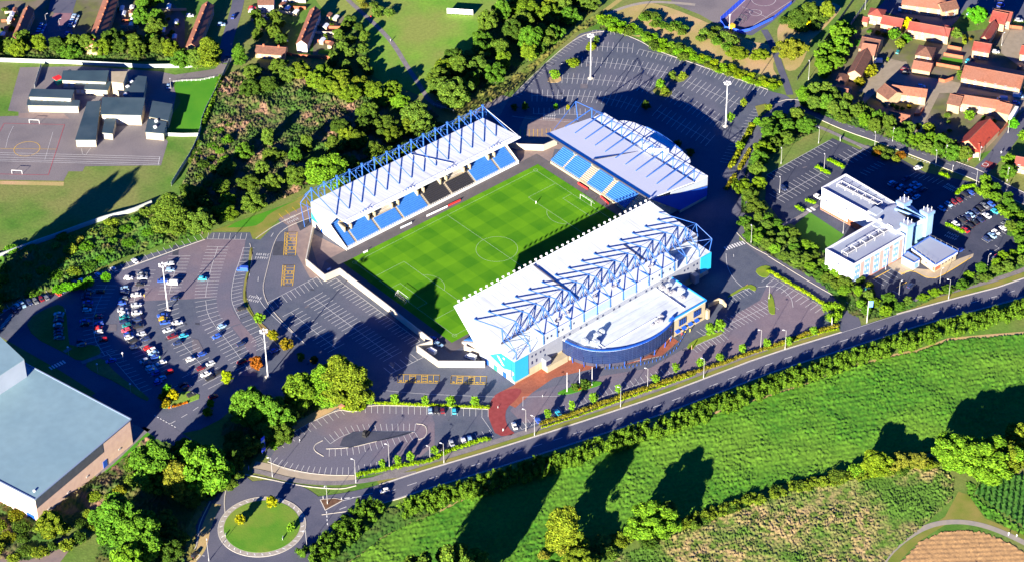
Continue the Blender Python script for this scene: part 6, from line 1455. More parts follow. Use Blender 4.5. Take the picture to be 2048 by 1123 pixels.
# ---- autumn and small ornamental trees in the car parks
SM = [((518, 645), 5.2, 4.6, 'lime green small tree on the strip right of the upper car park bays', GL), ((546, 680), 5.4, 4.4, 'golden olive small tree next on the strip beside the floodlight mast', (2.2, 1.3, .5)), ((513, 738), 7, 6.4, 'scarlet and green autumn tree at the end of the bays', (2.6, .5, .6)), ((573, 700), 6, 5.4, 'orange autumn tree at the edge of the tree shade', (2.0, .9, .5)),
      ((602, 722), 4.6, 3.4, 'dark shaded sapling right of the orange autumn tree', GB), ((628, 728), 4.4, 3.8, 'reddish shaded small tree right of the dark sapling', (1.6, .6, .5)), ((455, 765), 6, 5.2, 'lime yellow small tree at the lower end of the car rows', (2.4, 2.0, .4)), ((337, 792), 6, 5, 'bright green small tree on the corner bed by the grey shed', (.9, 1.8, .5)), ((348, 800), 5.4, 4.6, 'yellow small tree on the corner bed by the grey shed', (3.4, 1.9, .35)), ((325, 800), 3.4, 3.6, 'orange low tree at the left of the corner bed', (3.2, 1.0, .4)), ((332, 812), 3.8, 4, 'mixed yellow and rust small tree at the front of the corner bed', (2.4, 1.2, .4)),
      ((422, 815), 4.2, 3.6, 'fresh green small tree beside the red car on the road', (.9, 1.8, .6)), ((415, 832), 4.2, 4, 'yellow green small tree at the road edge below the red car', (1.7, 1.5, .5)),
      ((480, 1048), 5, 4.4, 'golden young tree on the left of the roundabout lawn', (2.8, 1.7, .5)), ((544, 1012), 5.2, 4.6, 'golden young tree at the top of the roundabout lawn', (2.8, 1.8, .4)), ((583, 1062), 4.2, 3.4, 'pale green young tree on the right of the roundabout lawn', GL),
      ((1420, 668), 6, 4.8, 'pale small tree, left of two beside the cream podium wall', GL), ((1440, 662), 6.4, 4.6, 'pale small tree, right of two beside the cream podium wall', GL),
      ((1150, 780), 3.8, 4, 'dark green shrub tree on the flagpole island, left', GD), ((1170, 776), 4.6, 4.6, 'dark green shrub tree on the flagpole island, right', GD),
      ((1147, 135), 4.4, 6, 'round olive bush tree on an island at the left of the curved car park', (1.5, 1.4, .6)), ((1182, 100), 4.0, 5, 'yellowish bush tree on an island near the far floodlight mast', (1.8, 1.5, .6)), ((1193, 90), 5, 3.4, 'thin dark tree behind the yellowish island bush', GD), ((1110, 160), 5.4, 5, 'light tree on the sandy island of the curved car park', GL),
      ((1320, 180), 6, 4.6, 'green tree on the central island of the curved car park', (1, 1.4, .7)), ((1330, 190), 4, 4.6, 'dry bush beside the green tree on the central island', GY), ((1345, 160), 5, 4.2, 'olive tree on the upper right island of the curved car park', G0), ((1365, 160), 4.6, 3.8, 'pale tree next to the olive one on the upper right island', GY),
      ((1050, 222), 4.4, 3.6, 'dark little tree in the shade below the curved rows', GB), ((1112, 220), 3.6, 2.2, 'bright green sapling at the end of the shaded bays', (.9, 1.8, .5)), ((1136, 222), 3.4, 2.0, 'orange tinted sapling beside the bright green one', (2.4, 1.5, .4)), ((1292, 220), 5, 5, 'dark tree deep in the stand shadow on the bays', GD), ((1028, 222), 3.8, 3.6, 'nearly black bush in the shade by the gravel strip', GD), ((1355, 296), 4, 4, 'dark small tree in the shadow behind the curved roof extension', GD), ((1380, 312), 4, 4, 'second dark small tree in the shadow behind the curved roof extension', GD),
      ((1460, 245), 5.5, 3.4, 'thin green tree at the foot of the nearer floodlight mast', (1, 1.3, .7)), ((1487, 215), 5, 3.4, 'dry thin tree on the diagonal strip above the nearer mast', GY), ((1514, 252), 4.6, 4.2, 'green bush tree on the verge between the bays and the access road', (1, 1.5, .6)), ((1537, 222), 3.6, 4, 'low green bush at the tip of the verge by the access road', GY), ((1480, 300), 4.4, 4, 'lime bush tree on the shaded verge below', (1.6, 1.7, .5)),
      ((1815, 58), 6, 7, 'vivid yellow tree between the estate houses', (7.0, 3.9, .3)), ((1812, 85), 4.5, 6, 'low green tree under the vivid yellow tree', (.8, 1.4, .6)), ((1830, 58), 5, 6, 'maroon leaved tree against the long red roofed house', (1.6, .4, .7)), ((1853, 72), 4.6, 5, 'second maroon leaved tree to the right of the first', (1.5, .4, .7)), ((1742, 155), 6.4, 7, 'bronze green tree in the curve of the close', (1.9, 1.2, .5)), ((1718, 172), 4.6, 5, 'small bronze tree below the pale gable in the close', (1.9, 1.1, .5)), ((1787, 80), 6, 6, 'green tree left of the vivid yellow tree', (.85, 1.3, .7)), ((1800, 96), 4.6, 5, 'olive bush tree in front of the vivid yellow tree', GY), ((1938, 240), 5, 6, 'light green garden tree in front of the lower terrace', GL), ((2026, 258), 5.4, 5.6, 'bright round street tree on the verge at the right', (.8, 1.9, .6)), ((2047, 282), 5.4, 5.6, 'yellow green street tree cut by the right edge', GL), ((1923, 160), 4, 6, 'grey green garden tree right of the hip roofed house', GG), ((1912, 78), 6, 6, 'grey green garden tree between red roofs', GG), ((1958, 32), 4, 8, 'bright garden shrubbery with orange flowers behind the red roofs', (1.6, 1.8, .5)), ((1858, 265), 4.6, 6, 'loose olive tree between the close road and the hedge trees', GY), ((1775, 125), 3, 1.5, 'first of the little golden conifers by the garage', GY)]
for px, h, w, lab, col in SM: tree('small', px, h, w, lab, col, jit=.03)
for px, col in ((T4((170, 135))[0], 0), (T4((218, 130))[0], 0)): tree('bush', (px[0], px[1] + 8), 4.5, 6, ['left bright yellow bush at the edge of the dark clump', 'right bright yellow bush at the edge of the dark clump'][0 if px[0] < 1600 else 1], (9, 5, .4), jit=.02)
tree('bush', (886, 128), 3, 4.5, 'small bright yellow bush at the edge of the park woodland', (7, 4.2, .4), jit=.02); tree('bush', (971, 112), 4, 5, 'larger bright yellow bush within the park woodland', (6, 3.9, .4), jit=.02)
# ---- verge saplings, in rows
def saprow(px, h, w, desc, grp, col, kind='small'):
    for i, p in enumerate(px):
        tree(kind, p, h * (1 + (rng.random() - .5) * .3), w * (1 + (rng.random() - .5) * .3), f'{ordn(i)} from left of the {desc}', col, grp, jit=.08)
saprow([(740, 808), (790, 806), (850, 810), (902, 812), (950, 812)], 5, 4, 'small trees in the hedge above the oval car park', 'trees in the hedge above the oval car park', GL)
saprow(T10((758, 565), (850, 540), (925, 520), (1070, 475), (105, 450)), 4.6, 3.6, 'small trees along the front hedge below the oval', 'trees along the front hedge of the oval car park', GL)
saprow(T11((215, 265), (360, 215), (488, 170), (635, 118), (860, 50)), 4.6, 3.2, 'thin trees along the lower part of the brown hedge', 'thin trees along the brown hedge', GL)
saprow(T7((980, 1110), (1130, 1078), (1245, 1042), (1380, 1000), (1530, 960)), 4.6, 3.2, 'thin trees along the brown hedge right of the flagpoles', 'thin trees along the brown hedge', GL)
saprow([(1577, 690), (1627, 668)], 4.6, 3.4, 'thin trees ending the brown hedge', 'thin trees along the brown hedge', GL)
# ---- scattered wood
def wood(poly, n, mind, hr, wr, label, group, cols, seed, kind='broad', cat=None):
    def f(x, y, r):
        h = r.uniform(*hr); w = r.uniform(*wr); made.append(tree(kind, (x, y), h, w, label, cols[r.randrange(len(cols))], group, world=True, cat=cat))
    made = []; res = scatter(poly, n, mind, f, seed)
    made.sort(key=lambda o: (Vector(o.location) - EYE).dot(RIGHT) / (Vector(o.location) - EYE).dot(FWD))
    for i, o in enumerate(made): o['label'] = f'{label}, {ordn(i)} from left'
    return res
wood([(470, 150), (540, 130), (600, 150), (560, 190), (480, 190)], 6, 9, (6, 9), (8, 11), 'dark green tree in the thicket by the school gate', 'trees in the thicket by the school gate', [G0, GD, GG], 1)
wood([(600, 152), (650, 160), (700, 175), (760, 185), (810, 200), (800, 218), (740, 212), (660, 190), (600, 172)], 13, 7, (7, 9), (9, 11), 'sunlit yellow green tree in the hedgerow across the scrub', 'trees of the hedgerow across the scrub', [GL, GY, (1.3, 1.3, .8)], 2)
wood([(440, 330), (520, 290), (620, 300), (600, 380), (560, 405), (460, 440), (420, 440), (420, 380)], 20, 9.5, (5, 10), (6, 11), 'green tree in the wood left of the broad willow', 'trees of the wood left of the willow', [G0, GB, GG, (1.2, 1.3, .7)], 3)
wood([(640, 260), (760, 235), (870, 240), (880, 262), (760, 320), (650, 300)], 14, 10, (6, 10), (8, 12), 'olive tree in the wood behind the long stand', 'trees of the wood behind the long stand', [G0, GD, (1.1, 1.0, .7)], 4)
wood([(360, 400), (400, 390), (420, 440), (380, 450)], 5, 7, (6, 9), (7, 9), 'dark tree on the slope beside the tall bank tree', 'trees beside the tall bank tree', [G0, GD], 5)
wood([(690, 40), (720, 60), (735, 100), (740, 150), (700, 160), (660, 130), (670, 80)], 18, 6.5, (3.5, 6), (5, 7.5), 'dark green tree in the belt between gardens and park', 'trees of the belt between gardens and park', [G0, GD, GG], 6)
wood([(860, 180), (900, 130), (950, 100), (975, 60), (1010, 30), (1060, 5), (1180, -30), (1190, 20), (1140, 60), (1090, 100), (1050, 130), (1000, 165), (930, 195), (885, 210)], 70, 9, (7, 13), (8, 13), 'tree of the dense park woodland beside the curved car park', 'trees of the park woodland', [G0, GB, GG, GD, (1.2, 1.2, .7)], 7)
wood([(720, 0), (770, 20), (785, 35), (760, 38), (725, 15)], 9, 4.5, (2.5, 4), (4, 6), 'grey brown thorn bush in the park beside the path', 'thorn bushes in the park', [(1.9, 1.2, 1.4), GG], 8, 'bush')
wood([(-20, 115), (60, 118), (180, 120), (300, 122), (345, 122), (345, 100), (200, 92), (60, 92), (-20, 95)], 26, 7.5, (7, 10), (8, 11), 'dark green tree in the row behind the school fence', 'trees in the row behind the school fence', [G0, GD, GB, (1.3, 1.2, .7)], 9)
wood([(280, 0), (312, 0), (325, 100), (290, 100)], 11, 7.5, (7, 11), (7, 10), 'green tree between the garden plots of the old estate', 'trees between the garden plots', [G0, GB, (.9, 1.25, .7)], 10)
wood([(512, 20), (560, 40), (570, 95), (520, 95), (490, 60)], 7, 7, (5, 7), (5, 7), 'dark garden tree by the old terrace with the pale gable', 'garden trees by the pale gable', [G0, GD], 11)
wood([(1600, 190), (1640, 185), (1700, 215), (1760, 240), (1830, 275), (1920, 310), (1935, 325), (1900, 322), (1820, 295), (1740, 262), (1660, 235), (1600, 212)], 50, 5.0, (5, 8.5), (5.5, 8), 'green tree of the roadside belt in front of the estate', 'trees of the roadside belt', [G0, GB, GG, (1.1, 1.4, .7)], 12)
wood([(1635, 165), (1650, 110), (1680, 70), (1705, 75), (1700, 110), (1665, 160)], 9, 7, (6, 8), (7, 9), 'pale green tree along the metal fence of the estate', 'trees along the metal fence', [GL, (1.2, 1.5, .9)], 13)
wood([(1990, 350), (2100, 380), (2100, 330), (2010, 325)], 9, 7, (5, 7), (6, 8), 'green tree on the corner of the estate road junction', 'trees on the estate road junction corner', [G0, GB, GL], 14)
wood([(1540, 245), (1620, 240), (1640, 275), (1590, 290), (1520, 315), (1490, 350), (1480, 400), (1530, 440), (1530, 400), (1520, 340)], 26, 7, (5, 8), (6.5, 9), 'bushy tree on the slope left of the office car park', 'trees on the slope left of the office car park', [G0, GB, GG, (1.3, 1.3, .6)], 15)
wood([(1485, 440), (1530, 440), (1570, 455), (1600, 480), (1650, 520), (1700, 575), (1690, 590), (1620, 545), (1540, 505), (1490, 480)], 50, 4.4, (2.8, 5), (4.5, 6.5), 'shrub tree on the bank below the white office', 'shrub trees below the office', [G0, GB, GL, GG], 16)
wood([(1700, 585), (1760, 600), (1800, 612), (1860, 595), (1900, 580), (1960, 540), (2000, 520), (2048, 500), (2048, 530), (1960, 565), (1880, 590), (1830, 612), (1760, 635), (1735, 635)], 52, 4.4, (2.8, 5), (4.2, 6), 'shrub tree between the office and the main road', 'shrub trees along the main road at the office', [G0, GB, GL, GG, (1.3, 1.5, .6)], 17)
wood([(1960, 362), (1990, 375), (2048, 430), (2048, 490), (2010, 470), (2035, 440), (1985, 400), (1965, 385)], 26, 4.6, (2.8, 5), (4.5, 6), 'green shrub tree round the right side of the office car park', 'shrub trees right of the office car park', [G0, GB, GL], 18)
wood(T4((630, 895), (800, 930), (810, 970), (730, 980), (640, 930)), 10, 4, (2, 3), (3.5, 5), 'shrub in the red bed beside the estate road', 'red shrubs in the office bed', [(2.2, .6, .5), G0, GY], 19, 'bush')
wood(T8((340, 490), (420, 530), (490, 590), (520, 600), (560, 560), (640, 620), (600, 680), (540, 640), (440, 560)), 14, 4, (2.5, 4), (4, 5.5), 'shrub at the foot of the white office gable', 'shrubs at the foot of the office gable', [G0, GD, (1.5, 1.2, .6)], 20, 'bush')
for i, q in enumerate(T8((355, 500), (385, 515), (410, 530), (430, 545), (465, 570), (490, 590))): tree('bush', q, 2.6, 3.4, f'crimson creeper bush against the office gable, {ordn(i)} from the left', (4.5, .25, .5), 'crimson bushes against the office gable')
# hedge beds along the top of the curved car park
wood(T3((560, 170), (520, 140), (540, 110), (640, 150), (790, 200), (860, 240), (1000, 290), (1110, 330), (1090, 370), (1000, 350), (880, 310), (800, 265), (760, 215), (640, 205)), 60, 3.6, (2.4, 3.8), (4.5, 6), 'sunlit bright green bush edging the top of the curved car park', 'bushes edging the curved car park', [(1.5, 1.8, .5), (1.2, 1.7, .5), GL, G0], 21, 'bush')
wood(T3((1120, 335), (1250, 390), (1400, 440), (1600, 505), (1600, 540), (1500, 520), (1300, 460), (1130, 390)), 46, 3.4, (1.6, 2.6), (3.5, 5), 'low yellow green bush at the upper right of the curved car park', 'low bushes along the curved car park', [(2.0, 1.7, .4), (1.6, 1.8, .5), GY], 22, 'bush')
wood(T3((780, 100), (830, 90), (920, 140), (920, 170), (860, 165), (790, 125)), 14, 4, (2.6, 3.6), (4.5, 6), 'deep green bush in the left clump on the dry bank', 'bushes in the left clump on the dry bank', [GB, G0], 23, 'bush')
wood(T3((945, 160), (1000, 150), (1060, 205), (1040, 225), (960, 200)), 8, 4, (2.8, 4.2), (4.5, 6), 'deep green bush in the middle clump on the dry bank', 'bushes in the middle clump on the dry bank', [GB, G0], 24, 'bush')
wood(T3((1120, 220), (1200, 180), (1290, 210), (1330, 250), (1310, 310), (1200, 280), (1120, 250)), 14, 5, (3, 5), (5, 7), 'grey green bush in the right clump on the dry bank', 'bushes in the right clump on the dry bank', [G0, GG, GB], 25, 'bush')
wood(T4((75, 150), (150, 120), (300, 60), (330, 130), (240, 200), (150, 190)), 14, 5, (3, 5), (5, 7), 'dark green bush of the clump beside the purple court', 'bushes beside the purple court', [GD, G0], 26, 'bush')
wood(T4((290, 430), (340, 300), (420, 190), (500, 170), (480, 250), (400, 400), (330, 480)), 20, 5, (4, 6.5), (5.5, 8), 'pale green bushy tree between dry bank and estate fence', 'bushy trees by the estate fence', [GL, (1.2, 1.5, .8)], 27)
# lower left and ditch
wood([(0, 1000), (60, 1030), (110, 1080), (200, 980), (280, 900), (300, 930), (240, 1000), (180, 1080), (90, 1123), (-20, 1123)], 26, 5, (2, 4.5), (4, 7), 'wild bush on the waste ground below the grey shed', 'wild bushes below the grey shed', [G0, GY, GD, (1.6, 1.1, .6)], 28, 'bush')
wood([(440, 1000), (460, 900), (520, 880), (560, 830), (620, 820), (560, 900), (490, 920), (470, 960)], 12, 7, (7, 12), (8, 11), 'dark green tree in the shade beside the link road', 'shaded trees beside the link road', [G0, GD], 29)
wood([(350, 960), (440, 960), (400, 1020), (330, 1060), (320, 1120), (380, 1123), (370, 1050)], 10, 7, (6, 10), (7, 10), 'dark green tree in the shade under the roadside copse', 'shaded trees under the copse', [G0, GD], 30)
wood([(1060, 1110), (1200, 1080), (1400, 1030), (1540, 975), (1740, 935), (1900, 915), (1900, 935), (1740, 955), (1560, 992), (1410, 1052), (1240, 1110), (1100, 1140)], 50, 5.5, (1.6, 4), (4, 7), 'bush in the ditch line below the field', 'bushes in the ditch line', [G0, GY, GT, GD, GL], 31, 'bush')
wood([(0, 505), (150, 465), (300, 415), (330, 440), (330, 470), (200, 525), (60, 590), (-20, 610)], 32, 6.5, (2, 4), (4, 7), 'rough bush on the bank above the left car park', 'rough bushes on the bank', [GB, (.85, 1.3, .7), GT, GY, G0], 32, 'bush')
saprow([(115, 585), (130, 582), (145, 580), (163, 578), (178, 572), (213, 562)], 4.2, 5, 'bushes at the foot of the bank above shaded cars', 'bushes at the foot of the bank', (.9, 1.7, .5), 'bush')
wood([(400, 290), (460, 250), (450, 330), (410, 400), (370, 440), (350, 440), (380, 350)], 20, 6, (2, 4), (4, 6), 'green bush on the slope beside the school fence', 'bushes beside the school fence', [GB, G0, (.9, 1.3, .7), GD], 34, 'bush')
# ---- roadside hedge of young trees along the main road: many stems, cut up into sections
HS = [par(MAIN[:14], 14.5, 2)]
hp = HS[0]; LL = polylen(hp); ns_ = 7
for k in range(ns_):
    s0 = LL[-1] * k / ns_; s1 = LL[-1] * (k + 1) / ns_ - .3; pts = [at(hp, LL, s0 + (s1 - s0) * i / 14) for i in range(15)]
    hedge(pts, 10.5, 6.0, f'section of the tall green roadside planting below the main road, {ordn(k)} from the right', (.95, 1.12, .75), dens=6.5, size=.26, world=True, it=0, ragged=.42, group='roadside planting below the main road', seed=80 + k, name='hedgerow')
hedge(T10((700, 775), (660, 820), (630, 860), (600, 900), (540, 960), (470, 1010), (400, 1070), (300, 1130)), 13, 4.6, 'dense dark green planting curving down to the bottom edge right of the roundabout', (.8, 1.0, .75), dens=6.5, size=.26, ragged=.45, seed=95, name='hedgerow')
hedge(T10((640, 850), (800, 830), (900, 810), (1050, 740), (1200, 690)), 6, 2.6, 'lower fringe of growth on the field side of the roadside planting', (.9, 1.1, .7), dens=3, size=.4, ragged=.4, seed=96, name='hedgerow') if False else None
# clipped and low hedges
hedge(T10((660, 172), (900, 182), (1150, 192), (1390, 200)), 1.6, 1.0, 'yellow green clipped hedge along the top of the oval car park', (2.2, 2.0, .4), dens=7, size=.22)
hedge(T10((520, 205), (560, 215), (640, 218), (650, 185)), 1.8, 1.1, 'yellow green hedge end beside the small brown shed', (2.2, 2.0, .4), dens=7, size=.22)
hedge(T10((610, 605), (780, 570), (900, 545), (1050, 520), (1200, 440), (1400, 385)), 2.2, 1.2, 'yellow green hedge along the front of the oval car park', (1.9, 2.0, .4), dens=7, size=.24)
hedge(T11((170, 300), (350, 245), (500, 190), (700, 120), (880, 60), (1100, -10)), 2.2, 1.3, 'brown leaved hedge between the forecourt bays and the pavement, lower part', (1.9, 1.05, .85), dens=7, size=.24)
hedge(T11((180, 318), (360, 262), (510, 207), (710, 135), (890, 75), (1100, 2)), 1.2, .5, 'low yellow ground cover in front of the brown hedge, lower part', (2.4, 2.0, .4), dens=7, size=.2)
hedge(T7((1110, 1110), (1250, 1065), (1400, 1010), (1537, 965)) + T8((30, 960), (200, 890), (430, 830)), 2.0, 1.2, 'brown leaved hedge between the bays and the pavement, upper part', (1.9, 1.05, .85), dens=7, size=.24)
hedge(T8((0, 975), (200, 905), (430, 848)), 1.2, .5, 'low yellow ground cover in front of the brown hedge, upper part', (2.4, 2.0, .4), dens=7, size=.2)
hedge(T8((0, 505), (120, 575), (250, 650), (350, 715)), 2.0, 1.1, 'yellow green hedge between the access road and the right hand bays', (2.2, 2.0, .4), dens=7, size=.24)
hedge(T8((340, 740), (380, 720), (430, 740), (420, 800), (350, 800)), 4, 3, 'rounded green shrubs at the corner of the access road and main road', (1.4, 1.6, .6), dens=5, size=.34)
for pp, lab in [(O2((780, 560), (970, 670)), 'clipped lime hedge on the left island of the office car park'), (O2((960, 460), (1180, 570)), 'clipped lime hedge on the upper island of the office car park'), (O1((390, 640), (620, 745)), 'clipped lime hedge at the end of the double car row at the office'), (O1((510, 200), (600, 130), (700, 90), (770, 90)), 'clipped lime hedge curving round the top of the first office car row'), (T8((237, 85), (285, 100)), 'short lime hedge left of the white office wing'), (T8((170, 125), (212, 145)), 'short lime hedge nearest the office lawn'), (O3((1210, 590), (1340, 650)), 'lime hedge on the shaded island by the estate road')]:
    hedge(pp, 2.4, 1.2, lab, (2.0, 2.4, .3), dens=8, size=.22, ragged=.08)
hedge(O1((810, 180), (900, 220), (980, 260)), 4, 2.6, 'leafy green hedge beyond the corner of the office car park', (1.3, 1.5, .7), dens=5)
hedge(O1((1110, 430), (1200, 510), (1300, 560)), 4, 2.6, 'leafy green hedge at the right side of the office car park', (1.3, 1.5, .7), dens=5)
hedge(T1((1330, 470), (1280, 620), (1220, 760)), 2.4, 2, 'untidy hedge just outside the curved school fence', (1, 1.2, .7), dens=5)
for i, (a, c_) in enumerate([((1478, 340), (1500, 300)), ((1470, 352), (1452, 380))]): hedge([a, c_], 2, 1.2, ['brown low hedge on the long verge of the access road, upper piece', 'brown low hedge on the long verge of the access road, lower piece'][i], (2.2, 1.3, .8), dens=6)
hedge([(1505, 250), (1480, 300), (1462, 335)], 2.6, 1.4, 'mixed brown and green bushes along the long verge of the access road', (1.9, 1.4, .6), dens=6, ragged=.4)
hedge(T1((700, 215), (800, 215)), 2, .6, 'low green garden row behind the long brown terrace', (1.0, 2.0, .5), dens=6)
hedge(T9((1120, 170), (1050, 190), (1010, 200)), 1.4, .6, 'orange flowering border on the corner bed by the grey shed', (5.0, .9, .4), dens=8, size=.2, name='flower_border', cat='flower bed')
hedge(T11((400, 90), (470, 72)), 1.2, .5, 'flower bed with red blooms on the flagpole island', (4.0, .8, .4), dens=8, size=.18, name='flower_border', cat='flower bed')

gb = [((590, 190), (830, 212), (870, 240), (680, 232)), ((1120, 230), (1200, 190), (1250, 240), (1170, 300)), ((640, 610), (860, 652), (850, 682), (700, 662)), ((1080, 690), (1370, 722), (1360, 742), (1060, 742)), ((310, 500), (350, 500), (350, 600), (300, 560)), ((880, 745), (1100, 765), (1130, 840), (900, 800)), ((1180, 60), (1330, 60), (1320, 130), (1200, 150))]
for i, g_ in enumerate(gb): wood(T4(*g_), 5, 2.6, (1.2, 2.4), (1.8, 3.2), 'garden bush of the red roofed estate, plot ' + ordn(i), 'garden bushes of the red roofed estate', [G0, GB, GY, (2.0, .9, .6)], 60 + i, 'bush')
gb = [((350, 60), (460, 70), (500, 60), (470, 90), (360, 80)), ((520, 70), (560, 60), (560, 100), (525, 100))]
gb = [T1(*((700, 60), (830, 60), (820, 250), (690, 250))), T1(*((960, 120), (1100, 120), (1080, 280), (950, 280))), T2(*((380, 110), (520, 110), (480, 320), (370, 300))), T1(*((20, 60), (120, 60), (60, 230), (0, 230)))]
for i, g_ in enumerate(gb): wood(g_, 6, 3, (1.2, 2.8), (1.8, 3.6), 'garden bush of the old estate, plot ' + ordn(i), 'garden bushes of the old estate', [G0, GB, GY, GD], 80 + i, 'bush')

for i, g_ in enumerate([[(1210, 1085), (1330, 1062), (1420, 1030)], [(1420, 1030), (1540, 990), (1640, 965)], [(1640, 965), (1740, 950), (1880, 925)]]):
    hedge(g_, 6.5, 2.6, ['left', 'middle', 'right'][i] + ' stretch of scrubby growth in the ditch line below the field', (1.25, 1.1, .8), dens=5, size=.26, seed=120 + i, name='ditch_scrub', cat='scrub')
# ================================================================== VEHICLES
PAINT = mat('car_paint', (.8, .8, .8), rough=.28, objcol=True, spec=.5); CGLASS = mat('car_glass', (.015, .02, .03), rough=.08, spec=.6); LAMPM = mat('car_lamp', (.6, .6, .62), rough=.3); TAILM = mat('tail_lamp', (.4, .02, .02), rough=.3)
def loft(mb, secs):
    """secs: list of (x, halfwidth, z0, z1)"""
    o = len(mb.v)
    for x, w, z0, z1 in secs: mb.v += [(x, -w, z0), (x, w, z0), (x, w * .94, z1), (x, -w * .94, z1)]
    n = len(secs)
    for i in range(n - 1):
        for k in range(4):
            k2 = (k + 1) % 4; mb.f.append((o + 4 * i + k, o + 4 * i + k2, o + 4 * i + 4 + k2, o + 4 * i + 4 + k)); mb.mi.append(mb.m)
    mb.f.append((o, o + 3, o + 2, o + 1)); mb.mi.append(mb.m); e = o + 4 * (n - 1); mb.f.append((e, e + 1, e + 2, e + 3)); mb.mi.append(mb.m)
def make_vehicle(kind):
    t = thing({'hatch': 'parked_car', 'saloon': 'parked_car', 'van': 'parked_van'}[kind], 'prototype', 'car')
    m = MB(); g = MB(); r = MB()
    if kind == 'hatch':
        loft(m, [(-1.95, .72, .35, .75), (-1.85, .83, .25, .95), (-1.0, .87, .22, .98), (.7, .87, .22, .95), (1.6, .83, .25, .82), (1.95, .70, .32, .62)])
        loft(g, [(-1.85, .74, .93, .98), (-1.45, .72, .93, 1.40), (-.1, .72, .93, 1.44), (.45, .70, .93, 1.36), (1.05, .70, .93, .95)]); loft(r, [(-1.5, .66, 1.38, 1.46), (-.1, .68, 1.42, 1.51), (.4, .64, 1.34, 1.42)]); wx = 1.22
    elif kind == 'saloon':
        loft(m, [(-2.25, .72, .4, .8), (-2.15, .85, .28, .92), (-1.3, .89, .24, .96), (.7, .89, .24, .93), (1.9, .85, .26, .80), (2.25, .70, .34, .62)])
        loft(g, [(-1.7, .72, .92, .96), (-1.0, .70, .92, 1.36), (.0, .70, .92, 1.41), (.45, .70, .92, 1.36), (1.1, .72, .92, .94)]); loft(r, [(-1.0, .64, 1.34, 1.42), (0, .66, 1.4, 1.47), (.4, .64, 1.34, 1.41)]); wx = 1.38
    else:
        loft(m, [(-2.5, .9, .4, 1.9), (-2.4, .96, .3, 2.0), (.9, .96, .3, 2.0), (1.35, .94, .3, 1.65), (1.8, .92, .3, 1.1), (2.5, .84, .35, .85)])
        loft(g, [(.93, .965, 1.15, 1.85), (1.38, .95, 1.15, 1.62), (1.86, .90, 1.10, 1.14)]); loft(r, [(-2.3, .88, 1.98, 2.06), (.8, .88, 1.98, 2.06)]); wx = 1.5
    m.build('body', PAINT, t); g.build('windows', CGLASS, t); r.build('roof_panel', PAINT, t)
    for sx_ in (1, -1):
        for sy_ in (1, -1):
            w = MB(); w.tube((wx * sx_, sy_ * .66, .31), (wx * sx_, sy_ * .88, .31), .31, n=10); w.build('wheel', BLACKP, t)
    L = {'hatch': 1.93, 'saloon': 2.22, 'van': 2.46}[kind]
    for sy_ in (1, -1):
        q = MB(); q.box((L, sy_ * .55, .55), (.1, .28, .14)); q.build('headlight', LAMPM, t); q = MB(); q.box((-L, sy_ * .62, .68), (.1, .2, .16)); q.build('tail_light', TAILM, t)
    return t
VP = {}
CC = {'W': (.95, .95, .93), 'S': (.62, .66, .70), 'L': (.35, .58, .82), 'B': (.04, .12, .55), 'N': (.03, .05, .14), 'K': (.03, .03, .035), 'R': (.75, .03, .03), 'M': (.22, .02, .03), 'T': (.02, .26, .26), 'Y': (.85, .55, .03), 'C': (.05, .55, .75), 'G': (.20, .22, .24), 'P': (.85, .10, .14)}
CN = {'W': 'white', 'S': 'silver', 'L': 'pale blue', 'B': 'blue', 'N': 'navy', 'K': 'black', 'R': 'red', 'M': 'maroon', 'T': 'teal', 'Y': 'yellow', 'C': 'turquoise', 'G': 'dark grey', 'P': 'pinkish red'}
NM = {'hatch': 'hatchback', 'saloon': 'saloon', 'van': 'van'}
def car(px, d, col, kind, label, group):
    p = G(px[0], px[1] + 1.8); q = G(px[0] + d[0] * 4, px[1] + 1.8 + d[1] * 4); rz_ = math.atan2(q.y - p.y, q.x - p.x)
    c = CC[col]; j = .85 + .3 * rng.random(); c = tuple(min(1.2, x * j) for x in c)
    z = .075
    if kind not in VP:
        t = make_vehicle(kind); VP[kind] = t; t.location = (p.x, p.y, z); t.rotation_euler = (0, 0, rz_); t['label'] = label; t['group'] = group; t.color = (*c, 1)
        for ch_ in t.children: ch_.color = (*c, 1)
    else: t = copytree(VP[kind], (p.x, p.y, z), rz_, None, label, group, c)
    t['category'] = 'van' if kind == 'van' else 'car'
    return t
def row(off_, s, items, d0, d1, desc, group, order='top'):
    n = len(items)
    for i, it in enumerate(items):
        x, y, col = it[:3]; kind = it[3] if len(it) > 3 else ('saloon' if (i * 7 + int(x)) % 3 == 0 else 'hatch')
        t = i / max(1, n - 1); d = (d0[0] + (d1[0] - d0[0]) * t, d0[1] + (d1[1] - d0[1]) * t)
        if (i * 5 + int(y)) % 2: d = (-d[0], -d[1])
        if n == 1: lab = f'{CN[col]} {NM[kind]} {desc}'
        else: lab = f'{CN[col]} {NM[kind]}, {ordn(i)} from {order} {desc}'
        car((off_[0] + x / s, off_[1] + y / s), d, col, kind, lab, group)
Z = 7.485; gW = 'cars in the busy left car park'
row((100, 500), Z, [(1270, 165, 'S'), (955, 290, 'S'), (725, 375, 'L'), (590, 435, 'M'), (485, 465, 'W'), (380, 490, 'N'), (120, 640, 'R'), (80, 600, 'M')], (.8, .62), (.7, .7), 'in the slanted row under the bank', gW, 'right')
row((0, 540), Z, [(930, 300, 'N'), (690, 410, 'G'), (610, 425, 'M'), (530, 465, 'G'), (440, 480, 'N'), (340, 515, 'L'), (265, 535, 'W'), (205, 590, 'N'), (35, 580, 'B')], (.7, .7), (.6, .75), 'at the dark end of the bank row', gW, 'right')
